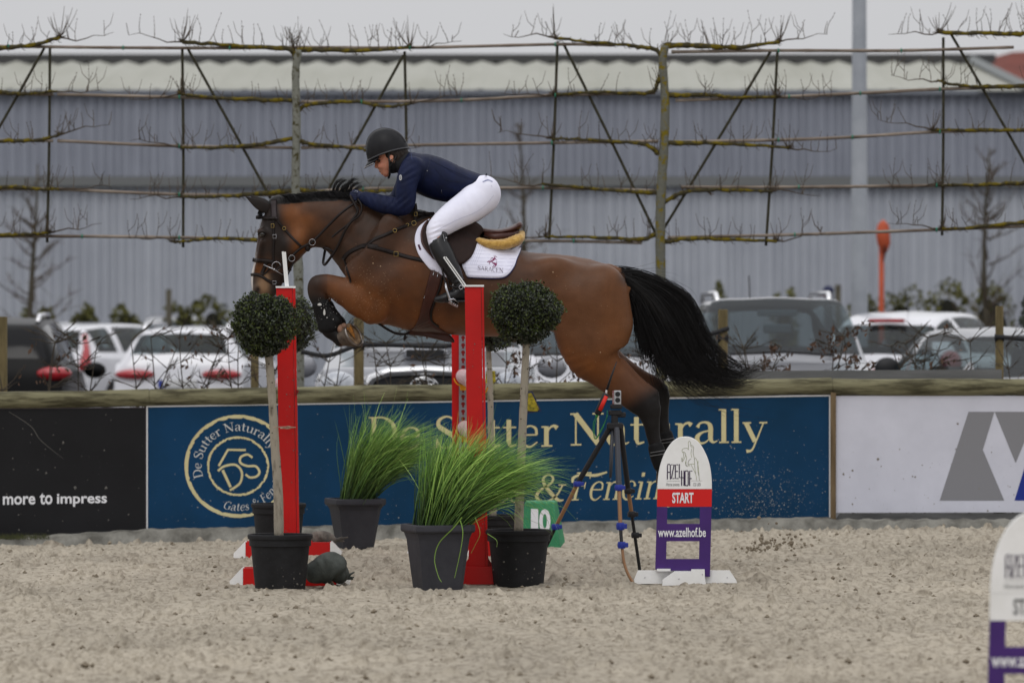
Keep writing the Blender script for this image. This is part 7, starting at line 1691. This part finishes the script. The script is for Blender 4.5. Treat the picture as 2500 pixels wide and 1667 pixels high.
def foot(sg): return [(1142, 722, .36 * sg, 13, .034), (1125, 718, .36 * sg, 15, .036), (1100, 723, .375 * sg, 12, .042), (1082, 729, .385 * sg, 9.5, .04), (1068, 731, .39 * sg, 6, .025)]
pr_ = thing('person', 'rider in navy jacket, white breeches and black helmet crouching over the horse neck', 'person', Hp(1100, 560))
P0 = (Hp(880, 0).x, HD - .46, Hp(0, 755).z); P1 = (Hp(1235, 0).x, HD + .46, Hp(0, 300).z)
q = SDF(P0, P1, .0075)
rt(q, torso, .03, 2, -.014); rt(q, arm(1), .02, 2, -.012); rt(q, armfar(), .02, 2, -.012)
for sg in (1, -1): rt(q, leg(sg), .03, 2, -.014); rt(q, shin(sg), .01, 2, -.01); rt(q, foot(sg), .01, 2, -.01)
rt(q, [(990, 396, 0, 20, .055), (972, 384, 0, 18, .052), (960, 375, 0, 18, .05)], .02, 2)
Vb, Fb = q.mesh(2)
# head as finer field, joined by overlap inside the same mesh
hq = SDF((Hp(895, 0).x, HD - .12, Hp(0, 450).z), (Hp(1010, 0).x, HD + .12, Hp(0, 300).z), .0042)
hq.ell(Hp(952, 352), (.092, .074, .088), .02); hq.ell(Hp(945, 386), (.068, .062, .075), .03); hq.ell(Hp(940, 402), (.048, .052, .062), .02); hq.ell(Hp(944, 424), (.022, .028, .022), .02)
rt(hq, [(922, 386, 0, 2.5, .007), (919, 398, 0, 3.5, .009), (918.5, 407, 0, 4.2, .012)], .008, 3); hq.ell(Hp(924, 409), (.009, .015, .007), .006)
hq.ell(Hp(928.5, 417), (.007, .02, .0055), .004); hq.ell(Hp(932, 424), (.007, .018, .0055), .004); hq.ell(Hp(926, 387), (.012, .04, .008), .01)
for sg in (1, -1):
    hq.ell(Hp(925, 394, .034 * sg), (.012, .014, .009), .01, 'sub'); hq.ell(Hp(930, 405, .036 * sg), (.02, .02, .018), .015)
    hq.ell(Hp(962, 392, .062 * sg), (.014, .01, .022), .006)
rt(hq, [(992, 400, 0, 20, .055), (972, 384, 0, 19, .052), (955, 380, 0, 18, .05)], .03, 2)
Vh, Fh = hq.mesh(2)
M_skin = mat('skin', S(218, 156, 130), .5, col2=S(204, 134, 110), scale=9, sss=.12, bump=.0004, bscale=200)
mesh_obj('body', np.vstack([Vh, Vb]), np.vstack([Fh, Fb + len(Vh)]), M_skin, pr_)
body = [o for o in bpy.data.objects if o.parent == pr_][-1]
mb = MB()
for sg in (1, -1):
    mb.ell(Hp(925.5, 394, .032 * sg), (.007, .008, .0055), 12, 8)
mb.build('eye', mat('eye_white', (.2, .16, .14), .3), pr_, smooth=True)
for sg in (1, -1):
    mb = MB(); mb.ell(Hp(922.3, 394.3, .036 * sg), (.0035, .006, .0042), 10, 6); mb.build('iris', mat('iris', (.02, .015, .012), .1), body, smooth=True)
    mb = MB(); mb.tube([Hp(920.5, 392, .028 * sg), Hp(922.5, 391, .042 * sg), Hp(929, 393, .05 * sg)], [.0012, .0022, .001], 6); mb.build('lashes', M_hair, body)
    mb = MB(); mb.tube([Hp(917.5, 386, .02 * sg), Hp(920.5, 384.5, .038 * sg), Hp(929, 386, .052 * sg)], [.0018, .0026, .0012], 6); mb.build('eyebrow', mat('brow', (.05, .03, .02), .8), body)
mb = MB(); mb.tube([Hp(926.5, 419.5, .0), Hp(929.5, 420.3, .016), Hp(935, 421, .024)], [.0028, .0026, .001], 6); mb.tube([Hp(926.5, 419.5, .0), Hp(929.5, 420.3, -.016), Hp(935, 421, -.024)], [.0028, .0026, .001], 6); mb.build('lips', mat('lip', S(150, 70, 64), .5), pr_, smooth=True)
# jacket
M_jk = mat('navy_jacket', S(15, 25, 58), .6, col2=S(10, 18, 44), scale=7, spec=.18, bump=.007, bscale=9, stretch=(1.6, 1, 1))
jq = SDF((Hp(875, 0).x, HD - .32, Hp(0, 545).z), (Hp(1210, 0).x, HD + .32, Hp(0, 345).z), .0065)
rt(jq, [(1172, 452, 0, 26, .155)] + torso[2:6] + [(984, 398, 0, 28, .085), (975, 392, 0, 24, .07)], .03, 3, .002); rt(jq, arm(1), .022, 3, .002); rt(jq, armfar(), .022, 3, .002)
for x, y, r in ((1188, 476, 34),): jq.ell(Hp(x + 10, y + 10), (.10, .2, .075), .012, 'sub')
Vj, Fj = jq.mesh(2)
pj = 1250 + Vj[:, 0] * F / HD; yj = HY - (Vj[:, 2] - HC) * F / HD; lj = HD - Vj[:, 1]
wv = np.zeros(len(Vj))
wv += .0035 * np.sin((pj * .28 + yj * .35) + 3 * pn(pj * .03, yj * .03, 5)) * np.exp(-((pj - 985) / 30) ** 2 - ((yj - 500) / 22) ** 2)
wv += .003 * np.sin(pj * .42 + 4 * pn(pj * .02, yj * .04, 6)) * np.exp(-((yj - 495) / 20) ** 2) * (pj < 975)
wv += .0014 * np.sin((pj * .1 - yj * .45) + 5 * pn(pj * .02, yj * .02, 7)) * 0
wv += .003 * np.sin((pj * .22 + yj * .42) + 4 * pn(pj * .03, yj * .03, 8)) * np.exp(-((pj - 1000) / 24) ** 2 - ((yj - 425) / 24) ** 2)
Vj[:, 1] -= np.sign(lj) * wv; Vj[:, 2] += wv * .6
jo = mesh_obj('jacket', Vj, Fj, M_jk, pr_)
BJ = BVHTree.FromPolygons([Vector(v) for v in Vj], Fj.tolist())
def jl(x, y, e=.002, r_=BJ):
    p = Hp(x, y); h = r_.ray_cast(Vector((p.x, HD - 3, p.z)), Vector((0, 1, 0))); return Hp(x, y, (HD - h[0].y if h[0] else .2) + e)
def jstroke(nm, pts, w_, m, e=.0015, par=None, tree=BJ, sm=True):
    l, r = stroke_poly([(x, y, w_) for x, y in pts], sm, 6); n = len(l); mb = MB(); mb.add([jl(p[0], p[1], e, tree) for p in l] + [jl((p[0] + q_[0]) / 2, (p[1] + q_[1]) / 2, e + .0015, tree) for p, q_ in zip(l, r)] + [jl(p[0], p[1], e, tree) for p in r], [(i, i + 1, n + i + 1, n + i) for i in range(n - 1)] + [(n + i, n + i + 1, 2 * n + i + 1, 2 * n + i) for i in range(n - 1)]); return mb.build(nm, m, par or jo, smooth=True)
M_seam = mat('navy_seam', S(22, 28, 52), .6)
c6 = lambda pts: [(860 + x / 6.535, 300 + y / 6.535) for x, y in pts]; c3 = bx_
jstroke('collar_seam', c6([(928, 420), (940, 480), (955, 560), (965, 600)]), .8, mat('seam_light', S(60, 72, 110), .7)); jstroke('armhole_seam', c3([(598, 312), (592, 380), (570, 440), (550, 500), (520, 600)]), .9, M_seam)
jstroke('side_seam', c3([(560, 330), (700, 400), (880, 480), (960, 520)]), .7, M_seam); jstroke('hem', c3([(1032, 458), (1005, 500), (960, 545), (880, 598)]), 3, M_seam, .002)
jstroke('pocket_zip', c3([(690, 575), (760, 585), (840, 600)]), .8, M_seam); jstroke('zip_pull', c3([(684, 580), (688, 610)]), 1.2, M_steel, .003); jstroke('stud', c3([(575, 434), (581, 437)]), 1.6, M_steel, .002)
for k, (a, b, c_) in enumerate((((640, 420), (720, 500), (820, 520)), ((600, 480), (700, 560), (800, 580)), ((700, 400), (800, 460), (900, 500)), ((620, 520), (680, 600), (740, 640)))): jstroke('fold_seam', c3([a, b, c_]), .6, M_seam)
# arm badge
mb = MB(); cx_, cy_ = c6([(782, 888)])[0]; n = 20; mb.add([jl(cx_, cy_, .004)] + [jl(cx_ + 3.6 * math.cos(a), cy_ + 7 * math.sin(a), .003) for a in np.arange(n) * 2 * math.pi / n], [(0, i + 1, (i + 1) % n + 1) for i in range(n)]); bdg = mb.build('arm_badge', mat('badge_grey', S(176, 176, 178), .5), jo)
mb = MB(); mb.tube([jl(cx_ + 1.5 * math.cos(a), cy_ + 3.4 * math.sin(a), .0055) for a in np.linspace(0, 5, 12)], .0012, 5); mb.build('badge_mark', M_seam, jo)
# dark collar / neck warmer and hair
cq = SDF((Hp(920, 0).x, HD - .13, Hp(0, 450).z), (Hp(1015, 0).x, HD + .13, Hp(0, 350).z), .005)
rt(cq, [(993, 400, 0, 30, .088), (978, 398, 0, 30, .08), (966, 398, 0, 27, .072), (959, 402, 0, 22, .062)], .02, 3)
cq.ell(Hp(928, 404), (.07, .1, .09), .008, 'sub')
Vc, Fcc = cq.mesh(2); mesh_obj('neck_warmer', Vc, Fcc, mat('black_cloth', (.012, .012, .014), .85, col2=(.02, .02, .022), scale=20, bump=.002), pr_)
hq2 = SDF((Hp(920, 0).x, HD - .12, Hp(0, 430).z), (Hp(1005, 0).x, HD + .12, Hp(0, 330).z), .005)
hq2.ell(Hp(966, 372), (.078, .085, .066), .02); hq2.ell(Hp(955, 376, 0), (.055, .082, .05), .02); hq2.ell(Hp(974, 392), (.05, .075, .06), .02); hq2.ell(Hp(924, 396), (.055, .12, .075), .008, 'sub')
Vc, Fcc = hq2.mesh(2); Vc[:, 1] += (pn(Vc[:, 0] * 120, Vc[:, 2] * 60, 4) - .5) * .006; mesh_obj('hair', Vc, Fcc, mat('dark_hair', (.016, .011, .009), .55, col2=(.03, .02, .016), scale=60, stretch=(1, 1, .2), bump=.002), pr_)
mb = MB(); mb.ell(Hp(956, 385, .082), (.014, .006, .016), 12, 8); mb.build('ear', M_skin, pr_, smooth=True)
mb = MB(); mb.tube([Hp(955, 389, .084), Hp(953, 393, .084)], .0035, 6); mb.ell(Hp(954, 391, .087), (.004, .003, .004), 8, 5); mb.build('earring', M_steel, pr_, smooth=True)
# helmet
hm = thing('riding_helmet', 'matt black riding helmet with short peak on the rider head', 'helmet', Hp(946, 372))
M_hel = mat('helmet_black', (.009, .009, .011), .42, col2=(.014, .014, .016), scale=20, spec=.18, bump=.0004, bscale=300)
A_, B_ = Vector((898 - 946, 0, -(389 - 372))) , Vector((996 - 946, 0, -(358 - 372)))
rx_dir = (B_ - A_).normalized(); up_ = Vector((-rx_dir.z, 0, rx_dir.x)); cc = Hp(946.5, 371)
def hpnt(u, v, w_): return cc + rx_dir * u + up_ * v + Vector((0, -w_, 0))
mb = MB(); nu, nv = 48, 16; V_ = []
for j in range(nv + 1):
    th = math.pi / 2 * j / nv
    for i in range(nu):
        a = 2 * math.pi * i / nu; ce = math.cos(th); k = 1 + .03 * math.cos(2 * a)
        u = .1315 * math.cos(a) * ce ** .92 * k; w_ = .105 * math.sin(a) * ce ** .9; v = .152 * math.sin(th) ** .95
        u += .006 * math.sin(th * 2) * 1.0 - .012 * math.sin(th); V_.append(hpnt(u, v - .012 * math.cos(a) * math.cos(a) * (1 - math.sin(th)) + .010 * (math.cos(a) > 0) * math.cos(a) * ce * .0, w_))
mb.add(V_, [(j * nu + i, j * nu + (i + 1) % nu, (j + 1) * nu + (i + 1) % nu, (j + 1) * nu + i) for j in range(nv) for i in range(nu)]); mb.build('shell', M_hel, hm, smooth=True)
mb = MB(); mb.tube([hpnt(.1335 * math.cos(a), -.004 - .012 * math.cos(a) ** 2, .107 * math.sin(a)) for a in np.linspace(0, 2 * math.pi, 49)], .0055, 8, cap=False); mb.build('rim_band', mat('rim_piping', (.05, .05, .055), .35), hm, smooth=True)
# ventilation strip edges running front to back
for w0 in (.034, -.034):
    mb = MB(); P = []
    for t in np.linspace(.08, math.pi - .1, 26):
        ce = math.sin(t); u = -.1315 * math.cos(t) * .98; v = .152 * ce ** .95; P.append(hpnt(u * (1) - .010 * ce, v * .985 + .003, w0 * (1 - .2 * abs(math.cos(t))) * 1.5 * .9))
    mb.tube(P, .0022, 6); mb.build('trim_line', MATS['rim_piping'], hm, smooth=True)
mb = MB(); V_ = []; nn = 22
for k in range(nn + 1):
    a = math.pi - 1.05 + 2.1 * k / nn; inn = (.131 * math.cos(a), .104 * math.sin(a)); f = math.cos((k / nn - .5) * math.pi) ** .7 if 0 < k < nn else 0
    out = (inn[0] - .040 * f, inn[1] * (1 - .08 * f)); V_ += [hpnt(inn[0] + .006, -.008, inn[1]), hpnt(out[0], -.022 - .030 * f, out[1]), hpnt(out[0], -.027 - .030 * f, out[1]), hpnt(inn[0] + .006, -.018, inn[1])]
mb.add(V_, [(4 * k + j, 4 * k + (j + 1) % 4, 4 * k + 4 + (j + 1) % 4, 4 * k + 4 + j) for k in range(nn) for j in range(4)]); mb.build('peak', M_hel, hm, smooth=True)
mb = MB(); mb.tube([hpnt(-.131 * math.cos(t) - .040 * math.cos(t) ** .7, -.022 - .030 * math.cos(t) ** .7, .104 * math.sin(t)) for t in np.linspace(-.95, .95, 20)], .0022, 6); mb.build('peak_edge', mat('peak_edge', (.4, .4, .42), .4), hm, smooth=True)
mb = MB(); P = [Hp(950, 372, .085), Hp(951, 390, .083), Hp(952, 410, .072), Hp(951, 428, .045), Hp(948, 436, .0), Hp(951, 428, -.045), Hp(952, 410, -.072), Hp(950, 372, -.085)]; mb.tube([Vector(p) for p in catmull([tuple(p) for p in P], 4)], .0065, 6, flat=.4)
mb.tube([Hp(972, 372, .08), Hp(962, 395, .085), Hp(952, 410, .074)], .005, 6, flat=.4); mb.build('chin_strap', M_trimb, hm, smooth=True)
# breeches
M_br = mat('white_breeches', S(238, 238, 252), .75, col2=S(226, 226, 242), scale=6, sheen=.1, bump=.003, bscale=11)
bq = SDF((Hp(1035, 0).x, HD - .42, Hp(0, 625).z), (Hp(1235, 0).x, HD + .42, Hp(0, 415).z), .0065)
rt(bq, [(1150, 462, 0, 30, .14), (1178, 464, 0, 36, .165), (1186, 472, 0, 32, .16)], .03, 3)
for sg in (1, -1):
    rt(bq, leg(sg) + [(1066, 598, .315 * sg, 17, .052)], .03, 3); bq.ell(Hp(1188, 478, .075 * sg), (.078, .085, .092), .04)
Vq, Fq = bq.mesh(2); pq = 1250 + Vq[:, 0] * F / HD; yq_ = HY - (Vq[:, 2] - HC) * F / HD; lq = HD - Vq[:, 1]
wv = .0035 * np.sin(pq * .1 + yq_ * .5 + 3 * pn(pq * .04, yq_ * .04, 3)) * np.exp(-((pq - 1065) / 24) ** 2 - ((yq_ - 572) / 24) ** 2) + .0022 * np.sin(pq * .3 - yq_ * .12) * np.exp(-((pq - 1150) / 26) ** 2 - ((yq_ - 492) / 20) ** 2)
Vq[:, 1] -= np.sign(lq) * wv; bo_ = mesh_obj('breeches', Vq, Fq, M_br, pr_); BQ = BVHTree.FromPolygons([Vector(v) for v in Vq], Fq.tolist())
jstroke('seam', c3([(640, 900), (730, 850), (830, 800), (930, 760), (1020, 700), (1085, 620)]), .6, mat('breech_seam', S(188, 188, 206), .9), .001, bo_, BQ); jstroke('waist_trim', c3([(1000, 520), (1040, 505), (1075, 518)]), 3.2, mat('waist_print', S(110, 116, 160), .6, col2=S(180, 184, 205), scale=120), .002, bo_, BQ)
jstroke('pocket_seam', c3([(1065, 545), (1072, 560)]), .6, MATS['breech_seam'], .001, bo_, BQ)
# boots
M_bt = mat('riding_boot_leather', (.008, .008, .009), .36, col2=(.013, .013, .014), scale=10, coat=.12, bump=.002, bscale=14)
for sg in (1, -1):
    tq = SDF((Hp(1035, 0).x, HD + (-.45 if sg > 0 else .22), Hp(0, 755).z), (Hp(1165, 0).x, HD + (-.22 if sg > 0 else .45), Hp(0, 545).z), .0065)
    rt(tq, [(1076, 580, .305 * sg, 17, .05)] + shin(sg)[1:], .02, 3, .005); rt(tq, foot(sg), .025, 3, .003); tq.ell(Hp(1055, 570, .3 * sg), (.068, .12, .05), .006, 'sub')
    Vr, Fr = tq.mesh(2); pr2 = 1250 + Vr[:, 0] * F / HD; yr = HY - (Vr[:, 2] - HC) * F / HD
    wv = .003 * np.sin(yr * .5 + pr2 * .25) * np.exp(-((yr - 690) / 16) ** 2); Vr[:, 1] -= sg * wv; Vr[:, 0] += wv
    bo = mesh_obj('riding_boot', Vr, Fr, M_bt, pr_)
    mb = MB(); P = [(x, y + 12.5) for x, y in ((1142, 722), (1130, 724), (1112, 725), (1090, 727), (1068, 729))]
    mb.tube([Hp(x, y - 1, .375 * sg) for x, y in P], [.03, .034, .036, .04, .018], 10, flat=1); k_ = len(mb.V)
    mb.V = [(v[0], v[1], cc2) for v, cc2 in ((v, Hp(0, 735).z + (v[2] - Hp(0, 735).z) * .22) for v in mb.V)]; mb.build('boot_sole', M_trimb, bo, smooth=True)
mb = MB(); strap(mb, [(1100, 698, .405), (1112, 702, .408), (1128, 703, .405), (1140, 707, .395)], 5, lat=True, off=0, th=.004); sp1 = mb.build('spur_strap', M_lea, pr_, smooth=True)
ringp(pr_, 1127, 702, 4.6, 'spur_button', lat=.41, extra=.002, t=.0035); mb = MB(); mb.tube([Hp(1108, 694, .405), Hp(1106, 704, .405)], .0025, 6); mb.build('spur_strap_keeper', M_steel, pr_)
mb = MB(); strap(mb, [(1083, 572, .365), (1087, 590, .37)], 1.4, lat=True, off=0, th=.003); mb.ell(Hp(1091, 583, .368), (.006, .004, .006), 8, 5); mb.build('boot_stud', M_steel, pr_, smooth=True)
# gloves
M_gl = mat('navy_glove', S(32, 38, 66), .7, col2=S(24, 30, 52), scale=40, bump=.001, bscale=200)
for sg in (1, -1):
    bx0 = .085 * sg
    gq = SDF((Hp(848, 0).x, HD - bx0 - .08, Hp(0, 508).z), (Hp(915, 0).x, HD - bx0 + .08, Hp(0, 455).z), .0034)
    gq.ell(Hp(877, 479, bx0), (.036, .022, .026), .008)
    rt(gq, [(905, 489, .12 * sg, 14, .034), (895, 485, .11 * sg, 12.5, .032), (886, 482, .095 * sg, 11, .026)], .012, 3)
    for f in range(4):      # fingers side by side, curled round the rein
        y0 = 471.5 + f * 5.2; rr_ = (3.4, 3.6, 3.4, 2.9)[f]; L_ = (1, 1.06, 1, .86)[f]
        rt(gq, [(870, y0 + 1, bx0 + .018 * sg, rr_, rr_ * s_), (870 - 9 * L_, y0, bx0 + .014 * sg, rr_, rr_ * s_), (870 - 12 * L_, y0 + 1.5, bx0 - .004 * sg, rr_ * .95, rr_ * s_ * .95), (870 - 6, y0 + 2.5, bx0 - .018 * sg, rr_ * .9, rr_ * s_ * .9)], .003, 3)
    rt(gq, [(880, 472, bx0 - .004 * sg, 4.2, .011), (872, 467.5, bx0 - .004 * sg, 3.9, .010), (863, 467.5, bx0 + .002, 3.4, .009)], .004, 3)
    Vg, Fg = gq.mesh(2); mesh_obj('glove', Vg, Fg, M_gl, pr_)
jw = Hp(871, 468.5, .105); mb = MB(); mb.tube([jw + Vector((.009 * math.cos(a), 0, .005 * math.sin(a))) for a in np.linspace(0, 6.3, 16)], .001, 5, cap=False); mb.build('glove_logo', mat('glove_print', S(190, 196, 205), .5), pr_)
mb = MB(); mb.tube([Hp(913, 476, .135), Hp(911, 490, .172), Hp(911, 502, .168), Hp(913, 512, .13)], .0022, 6); mb.build('cuff_trim', M_seam, jo)
# stirrups
for sg in (1, -1):
    sr = thing('stirrup', 'steel safety stirrup with leather under the rider %s boot' % ('near' if sg > 0 else 'far'), 'stirrup', Hp(1100, 735, .38 * sg), 'stirrups')
    mb = MB(); strap(mb, [(1078, 640, .37), (1083, 665, .385), (1089, 690, .4)], 5, lat=True, off=0, th=.005, sg=sg); mb.build('stirrup_leather', M_lea, sr, smooth=True)
    mb = MB(); strap(mb, [(1087, 655, .36), (1095, 680, .37), (1099, 705, .37)], 4, lat=True, off=0, th=.004, sg=sg); mb.build('stirrup_leather', M_lea, sr, smooth=True)
    for o_ in (.052, -.052):
        mb = MB(); mb.tube([Vector(p) for p in catmull([tuple(Hp(1090, 689, (.385 + .3 * o_) * sg)), tuple(Hp(1091, 702, (.385 + o_ * .95) * sg)), tuple(Hp(1097, 722, (.385 + o_ * 1.05) * sg)), tuple(Hp(1104, 742, (.385 + o_) * sg))], 4)], [.0075] * 13, 8, flat=.8); mb.build('iron_arm', M_steel, sr, smooth=True)
    mb = MB(); mb.tube([Hp(1097, 733, (.385 + .056) * sg), Hp(1108, 730, (.385 + .05) * sg), Hp(1120, 737, .385 * sg), Hp(1112, 744, (.385 - .05) * sg)], .007, 8); mb.build('iron_arm', M_steel, sr, smooth=True)
    mb = MB(); c_ = Hp(1108, 744, .385 * sg)
    R_ = Matrix.Rotation(.5, 3, 'Y'); V0 = len(mb.V); mb.box((0, 0, 0), (.032, .056, .006), bev=.002)
    mb.V[V0:] = [tuple(c_ + R_ @ Vector(v)) for v in mb.V[V0:]]
    tr_ = mb.build('tread', mat('tread_metal', S(156, 136, 132), .3, metal=.8, col2=S(100, 80, 76), scale=60), sr)
    for k in range(5):
        mb = MB(); mb.box((0, 0, 0), (.003, .05, .004)); mb.V = [tuple(c_ + R_ @ (Vector(v) + Vector((-.026 + k * .013, 0, .009)))) for v in mb.V]; mb.build('grip_bar', M_steel, tr_)
